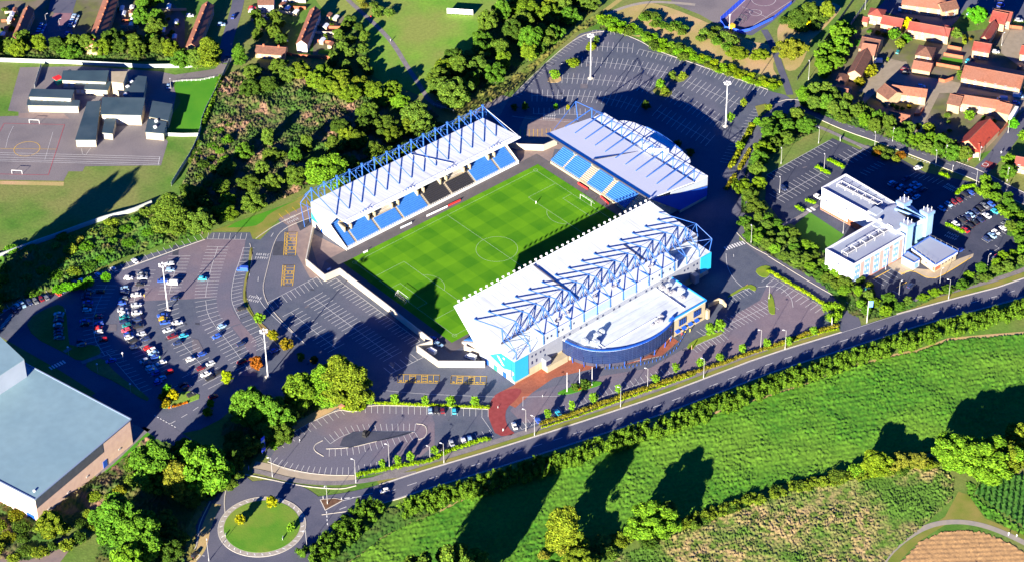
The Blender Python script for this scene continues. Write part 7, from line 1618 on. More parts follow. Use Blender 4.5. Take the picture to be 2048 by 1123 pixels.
row((0, 540), Z, [(885, 655, 'S'), (885, 708, 'G'), (880, 755, 'N'), (865, 822, 'W'), (885, 872, 'M'), (875, 918, 'N'), (878, 965, 'N'), (890, 1012, 'G')], (1, 0), (1, .02), 'in the single column on the shaded grass edge', gW)
row((100, 500), Z, [(600, 610, 'G'), (555, 668, 'N'), (550, 715, 'N'), (570, 782, 'B'), (560, 838, 'M'), (555, 893, 'W'), (525, 1062, 'B'), (520, 1110, 'K'), (470, 1360, 'N'), (475, 1418, 'G')], (1, .02), (1, -.08), 'in the shaded half of the second block', gW)
row((100, 500), Z, [(755, 625, 'K'), (720, 990, 'P'), (740, 1093, 'B'), (725, 1165, 'R'), (730, 1225, 'W'), (800, 1338, 'R')], (1, .02), (1, -.12), 'in the right half of the second block', gW)
row((100, 500), Z, [(1175, 418, 'W'), (1120, 572, 'L'), (1115, 632, 'N'), (1105, 728, 'G'), (1075, 792, 'B'), (1090, 893, 'S'), (1115, 948, 'W'), (1115, 1005, 'T'), (1120, 1068, 'N'), (1150, 1122, 'T'), (1140, 1195, 'P'), (1175, 1255, 'B'), (1190, 1300, 'W'), (1240, 1350, 'K'), (1265, 1448, 'N')], (1, .02), (1, -.35), 'in the left half of the long middle block', gW)
row((100, 500), Z, [(1380, 358, 'G'), (1385, 415, 'S'), (1350, 512, 'K'), (1290, 668, 'W'), (1295, 818, 'S'), (1300, 935, 'W'), (1310, 1035, 'N'), (1325, 1135, 'K'), (1370, 1255, 'S'), (1430, 1330, 'N')], (1, .02), (1, -.25), 'in the right half of the long middle block', gW)
row((250, 620), Z, [(350, 560, 'R'), (405, 598, 'W'), (430, 645, 'L'), (455, 697, 'B'), (545, 785, 'W'), (375, 855, 'W'), (410, 900, 'L'), (465, 942, 'B')], (1, -.36), (1, -.38), 'in the tight cluster by the lower left shadow', gW)
row((250, 620), Z, [(290, 757, 'S'), (340, 805, 'N'), (660, 925, 'R'), (540, 1020, 'L'), (495, 1080, 'B')], (1, -.38), (1, -.38), 'around the edge of the lower left shadow', gW)
row((220, 500), Z, [(905, 205, 'S'), (900, 297, 'L'), (790, 458, 'B'), (970, 722, 'N'), (785, 975, 'B'), (800, 1025, 'Y'), (825, 1080, 'B'), (1010, 1085, 'W')], (1, .02), (1, -.2), 'in the block around the tall floodlight mast', gW)
row((220, 500), Z, [(935, 495, 'W', 'van')], (1, .05), (1, .05), 'parked beside the pole of the tall floodlight mast', gW)
row((250, 620), Z, [(645, 297, 'S'), (710, 388, 'M'), (885, 382, 'C'), (785, 490, 'N'), (985, 730, 'W'), (1160, 655, 'B'), (1280, 797, 'S'), (1140, 865, 'M'), (1210, 955, 'W'), (1265, 1012, 'K'), (1390, 935, 'K')], (1, -.32), (1, -.42), 'in the thinly filled block below the mast', gW)
row((380, 480), Z, [(190, 578, 'C')], (1, .02), (1, .02), 'alone among the empty pinkish bays', gW)
row((380, 480), Z, [(790, 443, 'B', 'van')], (1, .05), (1, .05), 'alone at the right hand edge bays', gW)
row((380, 480), Z, [(775, 1020, 'K')], (1, -.3), (1, -.3), 'at the right hand edge bays below the van', gW)
row((380, 620), Z, [(485, 238, 'L'), (400, 392, 'B'), (765, 502, 'N'), (780, 768, 'R')], (1, -.42), (1, -.42), 'in the curved block by the autumn trees', gW)
row((380, 620), Z, [(1270, 600, 'B'), (1360, 560, 'N')], (1, -.4), (1, -.4), 'under the shade between red and orange autumn trees', gW, 'left')
row((280, 700), Z, [(650, 512, 'M'), (700, 555, 'N'), (770, 662, 'K')], (1, -.4), (1, -.4), 'in the shaded last row above the corner bed', gW)
row((280, 700), Z, [(1100, 692, 'R')], (1, -.35), (1, -.35), 'driving on the road at the lower car park exit', gW)
row((100, 620), Z, [(915, 755, 'B')], (1, -.25), (1, -.25), 'alone in the dark bays beside the pale path', gW)
S_ = 2.994; o10 = (512, 748); gS = 'cars in the oval car park'
row(o10, S_, [(1043, 215, 'L'), (1080, 215, 'K'), (1118, 215, 'M'), (1187, 218, 'C')], (.1, 1), (.1, 1), 'in the top row of the oval car park', gS, 'left')
row(o10, S_, [(1173, 415, 'S'), (1243, 395, 'W'), (1280, 386, 'L'), (1110, 432, 'K')], (-.4, -1), (-.4, -1), 'in the front row by the clipped hedge', gS, 'left')
row(o10, S_, [(770, 697, 'W')], (1, -.22), (1, -.22), 'driving along the main road near the roundabout', gS)
row((0, 748), S_, [(1168, 1078, 'K')], (.8, -.9), (.8, -.9), 'approaching the roundabout at the bottom edge', gS)
row((1024, 748), S_, [(15, 308, 'W')], (-.4, -1), (-.4, -1), 'parked right of the red crossing', gS)
row((1024, 748), S_, [(155, 275, 'B'), (275, 230, 'C')], (.7, 1), (.7, 1), 'beside the thin trees of the brown hedge', gS, 'left')
row((512, 374), 3.002, [(1052, 985, 'W', 'van'), (1290, 1020, 'W', 'van')], (.8, .45), (.9, .35), 'inside the walled yard by the stand corner', 'vehicles in the walled yard', 'left')
row((512, 374), 3.002, [(1095, 942, 'L'), (1063, 908, 'B')], (.9, .4), (.9, .4), 'in the shade of the walled yard gate', 'vehicles in the walled yard', 'bottom')
gO = 'cars at the office'
row((1840, 360), 7.02, [(305, 408, 'L'), (400, 345, 'L'), (470, 312, 'M'), (535, 280, 'M'), (640, 212, 'K'), (705, 178, 'B')], (1, .58), (1, .58), 'in the first sunlit row at the office', gO, 'left')
row((1840, 360), 7.02, [(500, 622, 'W'), (590, 560, 'K'), (650, 525, 'N'), (705, 492, 'L'), (780, 450, 'N'), (840, 405, 'K'), (900, 362, 'G'), (1000, 345, 'B')], (1, .58), (1, .58), 'in the left half of the office double row', gO, 'left')
row((1840, 360), 7.02, [(630, 705, 'R'), (695, 640, 'K'), (760, 595, 'K'), (840, 560, 'N'), (935, 503, 'W'), (1052, 445, 'C')], (1, .58), (1, .58), 'in the right half of the office double row', gO, 'left')
row((1840, 360), 7.02, [(935, 832, 'N'), (1010, 782, 'L'), (1062, 738, 'W'), (1165, 678, 'W'), (1195, 625, 'G'), (1250, 580, 'N')], (1, .58), (1, .58), 'in the office row under the shrubs', gO, 'left')
row((1840, 360), 7.02, [(1090, 1072, 'P'), (1035, 1105, 'G'), (560, 990, 'B')], (1, -.5), (1, -.5), 'around the lower corner of the office drive', gO, 'right')
row((1720, 270), Z, [(470, 722, 'L'), (525, 752, 'N'), (600, 787, 'L'), (660, 812, 'N'), (722, 850, 'L'), (800, 882, 'N'), (840, 932, 'L')], (1, -.6), (1, -.6), 'in the shaded row behind the office wing', gO, 'left')
row((1720, 270), Z, [(795, 737, 'L'), (860, 772, 'L'), (945, 822, 'N'), (690, 652, 'N')], (1, -.6), (1, -.6), 'in the second shaded row behind the office wing', gO, 'left')
row((1720, 270), Z, [(868, 492, 'W')], (1, -.3), (1, -.3), 'in the sun at the entrance from the estate road', gO)
row((1530, 260), Z, [(275, 872, 'N')], (.9, .8), (.9, .8), 'beside the lamp at the left of the office bays', gO)
row((1530, 260), Z, [(790, 1002, 'W')], (.9, .5), (.9, .5), 'peeping out behind the white office wing', gO)
row((1700, 500), 7.488, [(905, 532, 'N'), (270, 592, 'T')], (1, -.8), (.8, .5), 'in the small front car park of the office', gO, 'right')
gH = 'vehicles of the red roofed estate'
for x, y, c, k, d, lab in [(812, 65, 'W', 'van', (1, .15), 'white van in the deep shade at the top of the estate'), (900, 57, 'S', 'hatch', (.4, -1), 'silver hatchback by the door of the top terrace'), (985, 75, 'S', 'hatch', (1, -.3), 'silver hatchback right of the top terrace driveway'), (655, 370, 'W', 'van', (-1, -.02), 'white van parked beside the narrow brown house'),
    (820, 418, 'M', 'hatch', (1, .1), 'maroon hatchback beside the double garage'), (828, 438, 'K', 'hatch', (1, .1), 'black hatchback beside the double garage'), (1500, 578, 'L', 'van', (1, .1), 'pale blue van behind the lower terrace'), (1405, 597, 'L', 'van', (-1, -.05), 'pale blue van left of the other one behind the lower terrace'), (1488, 620, 'B', 'hatch', (1, .1), 'blue hatchback behind the lower terrace'), (1500, 552, 'B', 'hatch', (1, .2), 'blue hatchback above the vans at the right edge'),
    (1505, 122, 'S', 'hatch', (1, .1), 'silver car on the drive by the orange wall'), (1200, 365, 'C', 'hatch', (.7, -.8), 'turquoise car between garage and wide terrace'), (1365, 312, 'W', 'hatch', (1, .1), 'white car at the right of the small red roofed house'), (920, 520, 'L', 'hatch', (1, .05), 'pale blue car behind the middle pink roofed house'), (1210, 82, 'L', 'hatch', (.8, -.6), 'pale blue car on the drive behind the brown gable house'), (1340, 522, 'G', 'hatch', (.5, 1), 'dark grey car in front of the wide terrace'), (780, 312, 'T', 'hatch', (.6, -1), 'teal car in the shade under the yellow tree'), (335, 528, 'S', 'hatch', (.9, .2), 'silver car behind the hedge trees by the garages')]:
    car(T4((x, y))[0], d, c, k, lab, gH)
gQ = 'vehicles of the old estate'
for i, (x, y, c) in enumerate([(455, 98, 'L'), (448, 114, 'S'), (440, 128, 'L'), (435, 142, 'B'), (430, 156, 'W')]): car(T1((x, y))[0], (1, .1), c, 'hatch', f'{CN[c]} hatchback, {ordn(i)} from the top of the sunlit row in the red paved court', gQ)
for i, (x, y, c) in enumerate([(258, 152, 'L'), (250, 168, 'B'), (242, 184, 'L'), (236, 200, 'B')]): car(T1((x, y))[0], (1, .1), c, 'hatch', f'{CN[c]} hatchback, {ordn(i)} from the top of the shaded row by the leftmost terrace', gQ)
for x, y, c, k, d, lab in [(210, 215, 'R', 'hatch', (1, .1), 'red hatchback at the end of the shaded row by the leftmost terrace'), (412, 205, 'B', 'hatch', (1, .15), 'blue hatchback under the trees below the red paved court'), (418, 238, 'L', 'hatch', (1, .15), 'pale blue hatchback lowest under the trees behind the school'), (1140, 95, 'W', 'hatch', (1, 0), 'white car in the dark yard between terraces'), (1402, 100, 'B', 'saloon', (.5, -1), 'blue car on the street between the two terraces'), (1330, 148, 'L', 'hatch', (1, 0), 'pale blue car on the kerb of the estate street'), (1515, 50, 'R', 'hatch', (1, 0), 'red car at the top edge by the pale walled house'), (1515, 68, 'W', 'hatch', (1, 0), 'white car below the red one at the top edge'), (1012, 518, 'L', 'saloon', (.15, -1), 'pale blue car parked on the school drive'), (1365, 345, 'N', 'hatch', (0, 1), 'navy car at the school gate')]: car(T1((x, y))[0], d, c, k, lab, gQ)
for x, y, c, d, lab in [(170, 242, 'W', (.8, .5), 'white car on the grass in front of the old terrace gable'), (78, 102, 'L', (1, .1), 'pale blue car below the pale walled house'), (25, 98, 'N', (1, .1), 'navy car in the shade below the pale walled house')]: car(T2((x, y))[0], d, c, 'saloon', lab, gQ)
# ================================================================== LAMPS, POLES, SIGNS, FENCES
def lamp_proto():
    t = thing('street_lamp', 'x', 'street lamp'); m = MB(); m.tube((0, 0, 0), (0, 0, 10), .10, .06, 8); m.build('post', STEELG, t)
    m = MB(); m.tube((0, 0, 9.95), (.9, 0, 10.15), .06, n=5); m.build('arm', STEELG, t); m = MB(); m.box((1.15, 0, 10.05), (.8, .35, .18)); m.build('lamp_head', WHITEP, t)
    m = MB(); m.tube((0, 0, 0), (0, 0, 1.4), .18, n=8); m.build('base', STEELG, t); return t
LP = None
LAMPS = [((1897, 597), 10, 'tall street lamp by the main road in front of the low square office block', 2.2), ((1570, 698), 10, 'tall street lamp on the verge where the brown hedge ends', 2.2), ((1538, 597), 6.5, 'short lamp on the grassy island of the right hand bays', 2), ((1521, 697), 10, 'street lamp behind the brown hedge near the right hand bays', 2.4), ((1502, 487), 9, 'street lamp by the zebra crossing', 1),
    ((1686, 467), 9, 'pale lamp on the office lawn edge', 0), ((1797, 597), 9, 'lamp at the small front car park of the office', 0), ((1879, 572), 9, 'lamp on the drive below the low square office block', 0), ((1974, 540), 8, 'lamp among the shrubs right of the office', 0), ((1771, 539), 10, 'lamp in front of the office wing with pink piers', 0), ((1562, 328), 8, 'lamp on the grass left of the office bays', 1), ((1637, 287), 8, 'lamp at the top corner of the office bays', 1), ((1648, 340), 8, 'lamp on the hedge island of the office bays', 1), ((1559, 386), 8, 'lamp by the navy car at the left of the office bays', 1),
    ((1749, 296), 8, 'street lamp at the red shrub bed of the estate road', 1), ((1785, 283), 8, 'street lamp at the belt of trees on the estate road', 4), ((1871, 333), 8, 'street lamp in the tree shadow on the estate road', 1), ((1891, 318), 8, 'street lamp half way along the roadside belt', 4), ((1617, 160), 10, 'street lamp by the estate boundary fence', 1), ((2014, 363), 8, 'lamp at the estate junction corner', 4), ((1959, 321), 8, 'lamp beside the orange roofed corner house', 4), ((2016, 266), 9, 'lamp by the white trailer', 4), ((1952, 371), 8, 'street lamp on the kerb below the junction', 1), ((1905, 340), 3, 'low lamp by the corner hedge', 4),
    ((545, 953), 10, 'lamp at the left tip of the oval car park', 2.4), ((655, 1007), 10, 'lamp on the triangular island by the roundabout', 3.6), ((712, 965), 12, 'tallest street lamp behind the curved cream kerb', 2), ((779, 935), 12, 'lamp at the front hedge of the oval car park', 2), ((860, 915), 6, 'short lamp in the front hedge of the oval car park', 2), ((888, 925), 10, 'lamp on the pavement near the parked white cars', 2), ((614, 1097), 10, 'lamp on the right of the roundabout near the bottom edge', 3.4), ((418, 1121), 10, 'lamp on the left of the roundabout at the bottom edge', 1),
    ((1069, 870), 10, 'lamp at the junction beside the red crossing', 2), ((1052, 861), 11, 'lamp just left of the one at the red crossing junction', 2), ((1241, 813), 10, 'street lamp in the middle of the brown hedge', 2), ((1295, 775), 10, 'street lamp among the forecourt bays', 2), ((1407, 755), 10, 'street lamp on the brown hedge below the podium', 2),
    ((1839, 20), 6, 'lamp in the top drive of the estate', 0), ((2003, 92), 7, 'lamp on the corner by the little carport', 0), ((93, 50), 6, 'lamp in the red paved court', 0), ((120, 60), 6, 'second lamp in the red paved court', 0), ((342, 178), 5, 'lamp at the end of the school drive', 1), ((1730, 20), 8, 'lamp beside the hip roofed house at the top', 0), ((1120, 140), 3, 'short white post at the edge of the curved car park', 0)]
for i, (px, h, lab, a) in enumerate(LAMPS):
    p = G(*px)
    if LP is None: LP = lamp_proto(); o = LP; o.location = (p.x, p.y, .03)
    else: o = copytree(LP, (p.x, p.y, .03))
    o.rotation_euler = (0, 0, a); k = h / 10; o.scale = (1, 1, k); o['label'] = lab; o['group'] = 'street lamps'
for i, q in enumerate([(138, 693), (196, 727), (262, 767), (247, 705)]):
    p = G(q[0], q[1] + 18); t = thing('globe_lamp', ['round headed lamp on the dark verge, upper left of four', 'round headed lamp on the dark verge below the pale path', 'round headed lamp on the dark verge, lowest of four', 'round headed lamp at the edge of the big shadow among the bays'][i], 'lamp', p, group='round headed car park lamps')
    m = MB(); m.tube((0, 0, 0), (0, 0, 4.8), .07); m.build('post', STEELG, t); m = MB(); m.tube((0, 0, 4.7), (0, 0, 5.1), .42, .3, 10); m.build('globe', WHITEP, t)
for i, (q, hh) in enumerate(zip([(1134, 783), (1159, 776), (1184, 770)], (10, 10, 9.5))):
    p = G(*q); t = thing('flagpole', f'bare white flagpole on the forecourt island, {["left", "middle", "right"][i]} one', 'flagpole', p, group='flagpoles on the forecourt island'); m = MB(); m.tube((0, 0, 0), (0, 0, hh), .12, .07, 8); m.build('pole', WHITEP, t); m = MB(); m.tube((0, 0, hh), (0, 0, hh + .2), .12); m.build('finial', WHITEP, t)
p = G(1733.5, 644.5); t = thing('banner_pole', 'tall pole with a blue banner at the corner of the access road and main road', 'banner', p); m = MB(); m.tube((0, 0, 0), (0, 0, 11.6), .16, .1, 8); m.build('pole', WHITEP, t)
m = MB(); m.wall((.2, -.1), (1.6, -1.2), .05, 8.2, 11.4); m.build('banner', mat('banner_blue', (.12, .26, .68), rough=.6), t)
def sign(px, h, w, hh, m_, label, rz_=.8, name='sign', two=True):
    p = G(*px); t = thing(name, label, 'sign', p, rz_); m = MB()
    for s in ((-w * .4, w * .4) if two else (0,)): m.tube((s, 0, 0), (s, 0, h + hh), .06, n=5)
    m.build('posts', STEELG, t); m = MB(); m.box((0, -.06, h), (w, .08, hh)); m.build('board', m_, t); return t
sign((1663, 650), .6, 2.4, 3.0, WHITEP, 'white upright sign board at the end of the brown hedge by the access road')
sign((1935, 322), 2.2, 1.8, 1.8, WHITEP, 'square white sign by the corner hedge of the estate road')
sign(T4((432, 845))[0], .4, 2.0, 1.4, WHITEP, 'small white sign at the top corner of the office bays')
sign(T10((1448, 200))[0], 0.1, .5, .9, WHITEP, 'tiny white marker post on the red crossing', two=False)
sign(T9((1490, 575))[0], .8, 1.2, 1.6, BLUEPANEL, 'little blue sign at the left tip of the oval car park', two=False)
for i, q in enumerate(T10((402, 745), (512, 752))): sign(q, .4, .6, 1.2, WHITEP, ['white bollard sign at the upper corner of the triangular island', 'white bollard sign at the right corner of the triangular island'][i], two=False, name='keep_side_bollard')
sign(T9((1350, 965))[0], .3, 1.2, .9, WHITEP, 'small white sign on the left of the roundabout lawn', two=False)
sign(T10((160, 985))[0], .3, 1.6, .9, WHITEP, 'small white sign at the bottom of the roundabout lawn', two=False)
for i, q in enumerate(T9((998, 183), (1025, 198))): sign(q, .1, 1.4, .9, WHITEP, ['left white boulder like sign on the corner bed', 'right white boulder like sign on the corner bed'][i], two=False)
sign((1085, 793), .3, .4, .8, WHITEP, 'thin white marker on the forecourt', two=False)
sign(T7((1078, 972))[0], .5, .9, 1.6, REDP, 'red sign on the tip of the grassy forecourt island')
# blue banner stack hidden in the shade by the slip road
p = G(528, 905); t = thing('stacked_banner', 'stack of bright blue and white banners glowing in the shade beside the slip road', 'banner', p, .3)
for k in range(5):
    m = MB(); m.box((0, 0, 1.0 + k * 1.5), (2.2, .2, 1.2)); m.build('panel', WHITEP if k == 3 else mat('vivid_blue', (.05, .12, .9), rough=.5), t)
m = MB(); m.tube((-1, 0, 0), (-1, 0, 8.5), .08); m.tube((1, 0, 0), (1, 0, 8.5), .08); m.build('frame', STEELG, t)
sign(T9((1482, 445))[0], 1.5, 1.6, 1.4, WHITEP, 'white board in the shade left of the blue banners')
# black kit on the wedge island of the oval car park, and the shed
p = G(*T10((660, 365))[0]); t = thing('generator_trailer', 'small black trailer with upright box on the bare wedge of the oval car park', 'trailer', p, .4); m = MB(); m.box((0, 0, .45), (3.6, 1.8, .8)); m.build('bed', BLACKP, t); m = MB(); m.box((-.6, .3, 1.25), (1.6, 1.2, 1.4)); m.build('box', BLACKP, t)
m = MB(); m.tube((1.8, 0, .5), (3.1, 0, .4), .06); m.build('tow_bar', STEELG, t)
for sx_ in (-1,): 
    for sy_ in (.95, -.95): m = MB(); m.tube((-.4, sy_ - .1, .35), (-.4, sy_ + .1, .35), .35, n=10); m.build('wheel', BLACKP, t)
p = G(*T10((515, 190))[0]); t = thing('shed', 'little brown pitched roof shed at the top left of the oval car park', 'shed', p, .9); m = MB(); m.box((0, 0, 0), (3, 2.2, 1.8)); m.build('walls', MATS['red_brick'], t); m = MB(); m.slabx(-1.7, 1.7, [(-1.4, 1.7), (0, 2.8), (1.4, 1.7)]); m.build('roof', ROOFS['b'], t)
p = G(*T4((1470, 700))[0]); t = thing('box_trailer', 'long white trailer between the lower terrace and its lamp', 'trailer', p, G(*T4((1500, 650))[0]).x * 0 + math.atan2(*(lambda a: (a.y, a.x))(G(*T4((1500, 640))[0]) - G(*T4((1450, 730))[0])))); m = MB(); m.box((0, 0, .7), (9, 2.4, 2.4)); m.build('box', WHITEP, t)
for x in (-2.5, -1.4): 
    for y in (-1.1, 1.1): m = MB(); m.tube((x, y - .1, .4), (x, y + .1, .4), .4, n=10); m.build('wheel', BLACKP, t)
# people: standing figures a few pixels high
def person(px, label, top, legs, hold=None):
    p = G(*px); t = thing('person', label, 'person', p, rng.random() * 6)
    me = bpy.data.meshes.new('body'); V = [(0, 0, .95), (0, 0, 1.2), (0, 0, 1.42), (0, 0, 1.55), (0, .03, 1.68), (.2, 0, 1.40), (.27, .02, 1.12), (.28, .12, .9), (-.2, 0, 1.40), (-.27, .02, 1.12), (-.28, .12, .9), (.1, 0, .9), (.12, .08, .5), (.12, 0, .06), (.12, .14, .04), (-.1, 0, .9), (-.12, -.05, .5), (-.12, -.12, .06), (-.12, .02, .04)]
    E = [(0, 1), (1, 2), (2, 3), (3, 4), (2, 5), (5, 6), (6, 7), (2, 8), (8, 9), (9, 10), (0, 11), (11, 12), (12, 13), (13, 14), (0, 15), (15, 16), (16, 17), (17, 18)]
    me.from_pydata(V, E, []); o = bpy.data.objects.new('body', me); C.objects.link(o); o.parent = t; me.materials.append(top)
    sk = o.modifiers.new('skin', 'SKIN'); R = [.15, .15, .17, .06, .11, .07, .05, .04, .07, .05, .04, .1, .07, .05, .04, .1, .07, .05, .04]
    for i, r_ in enumerate(R): me.skin_vertices[0].data[i].radius = (r_, r_)
    me.skin_vertices[0].data[0].use_root = True
    o.modifiers.new('sub', 'SUBSURF').levels = 1
    m = MB(); m.tube((0, .02, 1.66), (0, .02, 1.83), .115, .08, 8); m.build('hair', mat('dark_hair', (.04, .03, .02)), t)
    m = MB(); m.tube((.12, .03, .85), (.12, .02, .12), .1, .07, 7); m.tube((-.12, .0, .85), (-.12, -.08, .12), .1, .07, 7); m.build('trousers', legs, t)
    return t
PT = {k: mat('cloth_' + k, c, rough=.9) for k, c in (('white', (.7, .7, .7)), ('red', (.6, .05, .05)), ('yellow', (.75, .6, .05)), ('dark', (.04, .04, .07)), ('tan', (.5, .35, .2)), ('green', (.2, .5, .1)))}
for px, lab, a, b_ in [(T2((690, 112))[0], 'person in an orange top on the park path, farther away', 'red', 'dark'), (T2((808, 252))[0], 'person in a white top on the park path, nearer the long stand', 'white', 'dark'), (T5((868, 660))[0], 'person in a yellow top between parked cars near the mast', 'yellow', 'tan'), (T5((960, 1030))[0], 'person in a light green top beside the cluster of parked cars', 'green', 'dark'),
    (T12((1440, 962))[0], 'person in white walking on the farm track, nearer one', 'white', 'white'), (T12((1488, 975))[0], 'person in white on the farm track near the right edge', 'white', 'dark'), (T7((1018, 890))[0], 'person in red beside the podium steps', 'red', 'dark'), (T7((1040, 880))[0], 'person in yellow walking beside the podium', 'yellow', 'dark'), (T7((1068, 868))[0], 'person in yellow farther along beside the podium', 'yellow', 'tan'),
    (T4((1400, 925))[0], 'person in white at the red junction patch', 'white', 'dark'), (T8((1410, 180))[0] if False else (2018, 371), 'person in dark clothes near the estate junction verge', 'dark', 'dark'), (T10((1480, 342))[0], 'person in white on the lower end of the red crossing', 'white', 'dark'), (T3((760, 0))[0] if False else (1072, 408), 'person in white standing in the penalty area of the pitch', 'white', 'white'), (T10((262, 405))[0], 'person in white crossing the oval car park', 'white', 'dark')]:
    person(px, lab, PT[a], PT[b_])
# fences
def fence(px, h, label, post=3.0, m_=None, name='fence', it=0, mesh=True, w=.05, world=False):
    pts = [Gp(p) for p in px]; pts = smoothpts(pts, False, it) if it else pts; L = polylen(pts); l0 = Vector((*pts[0], 0)); t = thing(name, label, 'fence', l0); mm = m_ or STEELG
    m = MB()
    for i in range(len(pts) - 1):
        if (Vector(pts[i]) - Vector(pts[i + 1])).length < .05: continue
        if mesh: m.wall(pts[i], pts[i + 1], w, .1, h)
        else:
            for z in (h * .5, h): m.tube((*pts[i], z), (*pts[i + 1], z), .05, n=4)
    ch(m, 'panels' if mesh else 'rails', mm, t)
    m = MB(); s = 0; k = 0
    while s <= L[-1] and k < 100: p = at(pts, L, s); m.tube((*p, 0), (*p, h + .12), .07, n=5); s += max(post, L[-1] / 99); k += 1
    o = ch(m, 'posts', mm, t); return t
FM = mat('pale_mesh_fence', (.40, .44, .42), (.34, .38, .36), .5, .7)
fence(T1((-40, 372), (140, 378), (250, 382), (400, 385), (640, 398), (880, 412), (1130, 408), (1320, 385)), 2.4, 'pale palisade fence between the school and the old estate trees', m_=FM)
fence(T1((1380, 378), (1350, 440), (1290, 570), (1220, 700), (1198, 820), (1150, 930), (1090, 1020), (1030, 1120)), 2.4, 'curved pale fence along the scrub side of the school', m_=FM, it=1)
fence(T5((912, 105), (780, 160), (650, 190), (520, 235), (360, 295), (200, 350), (0, 425), (-100, 460)), 2.2, 'long pale fence along the lower edge of the school field', m_=FM, it=1, w=.5)
fence(T1((980, 818), (1100, 822), (1198, 820)), 2.0, 'short pale fence joining the school to the curved fence', m_=FM)
fence(T1((210, 532), (250, 400)), 2.4, 'short fence between two parts of the school playground', m_=FM)
fence(T4((175, 485), (300, 310), (400, 170), (520, 0)), 2.2, 'long dark mesh fence beside the estate grass strip', m_=mat('dark_mesh', (.07, .09, .09), rough=.8), post=3)
fence(T4((495, 160), (530, 110), (600, 10), (610, -10)), 2.2, 'grey fence behind the square hip roofed house', m_=mat('grey_mesh', (.25, .26, .28), rough=.8))
BF = mat('bright_blue_fence', (.03, .10, .75), rough=.5)
fence([(1441, 44), (1450, 58), (1482, 66), (1500, 62), (1545, 40), (1583, 8)], 1.6, 'bright blue low fence round the near side of the purple court', m_=BF, it=0)
fence([(1441, 44), (1470, 18), (1505, -12)], 3, 'bright blue fence along the left side of the purple court', m_=BF)
fence(T1((1040, 497), (1100, 490), (1200, 487), (1290, 468)), .9, 'row of white posts along the school drive', m_=WHITEP, mesh=False, post=2.2, name='post_and_rail')
fence(T2((180, 330), (240, 345), (450, 358)), 1.8, 'brown brick wall at the foot of the old terrace gardens', m_=MATS['red_brick'], name='garden_wall', w=.3)
BRW = MATS['red_brick']
for i, (px, lab) in enumerate([(T4((875, 700), (910, 700), (935, 660)), 'curved brick wall beside the close road'), (T4((1025, 490), (1060, 498), (1110, 480)), 'brick wall corner by the paved forecourt of the close'), (T4((1205, 965), (1290, 900), (1380, 820), (1440, 750)), 'long brick garden wall beside the orange roofed corner house'), (T4((1450, 170), (1525, 178)), 'bright orange brick wall at the upper right of the estate'), (T4((1080, 290), (1160, 305)), 'brick wall of the garden right of the yellow tree'), (T4((1055, 335), (1170, 355)), 'brick wall above the square green lawn'), (T4((1010, 395), (1150, 420)), 'brick wall below the square green lawn')]):
    fence(px, 1.8, lab, m_=BRW, name='garden_wall', w=.3, post=5)
sheet('garden_lawn', T4((1050, 345), (1170, 360), (1160, 395), (1035, 375)), .06, GRASS_BRIGHT); sheet('garden_lawn', T4((520, 235), (560, 240), (545, 280), (515, 275)), .06, GRASS_BRIGHT)
sheet('garden_lawn', T1((700, 232), (800, 235), (790, 258), (700, 250)), .05, GRASS_BRIGHT); sheet('garden_lawn', T2((380, 300), (455, 300), (450, 330), (370, 325)), .05, GRASS_BRIGHT)
sheet('estate_yards', T1((-40, 10), (860, -20), (1000, -20), (1110, 100), (1110, 290), (660, 280), (60, 270), (-40, 240)), .02, MATS['garden_ground'])
sheet('red_paved_court', T1((330, 80), (430, 80), (400, 180), (290, 200), (280, 150)), .06, mat('court_brick', (.26, .14, .16), (.22, .12, .14), .4, .9)); sheet('estate_street', T1((310, -30), (470, -30), (440, 60), (430, 260), (380, 260), (200, 230), (330, 80), (290, 60)), .04, ROADM)
ribbon('estate_street', T1((1440, -40), (1420, 60), (1390, 160), (1360, 260), (1350, 380)), 6, .05, ROADM)
ribbon('estate_street', T2((-30, 110), (60, 105), (130, 95)), 6, .045, ROADM); sheet('garden_plots', T2((360, 90), (520, 100), (560, 110), (490, 330), (340, 330)), .03, MATS['garden_ground'])
# garden sheds, walls and clutter of the old estate gardens
gi = 0
for x, y in [(795, 62), (790, 92), (800, 130), (790, 165), (760, 190), (745, 100), (735, 70), (90, 80), (75, 105), (60, 135), (40, 190), (20, 225), (1015, 60), (650, 245), (1060, 150), (980, 200), (1000, 260), (1050, 240)]:
    p = G(*T1((x, y))[0]); gi += 1; t = thing('garden_shed', ['pale roofed', 'white roofed', 'brown roofed'][gi % 3] + f' garden shed in the old estate plots, {ordn(gi - 1)} counted from the long terrace', 'shed', p, .85, 'garden sheds of the old estate')
    w = 2 + rng.random() * 2.5; m = MB(); m.box((0, 0, 0), (w, 2, 2)); m.build('walls', CREAM, t); m = MB(); m.slabx(-w / 2 - .1, w / 2 + .1, [(-1.15, 2), (0, 2.5), (1.15, 2)]); m.build('roof', [PALEROOF, WHITEP, ROOFS['p']][gi % 3], t)
for i, (x, y) in enumerate([(175, 20), (160, 45), (190, 68), (420, 175), (440, 110), (480, 125), (400, 260), (450, 285), (240, 90)]):
    p = G(*T2((x, y))[0]); t = thing('garden_shed', ['pale', 'brown', 'white'][i % 3] + f' shed in the gardens by the pale gable, {ordn(i)} from the top left', 'shed', p, .5, 'garden sheds by the pale gable')
    m = MB(); m.box((0, 0, 0), (3.2, 2.2, 2)); m.build('walls', CREAM, t); m = MB(); m.slabx(-1.8, 1.8, [(-1.25, 2), (0, 2.6), (1.25, 2)]); m.build('roof', [PALEROOF, ROOFS['p'], WHITEP][i % 3], t)
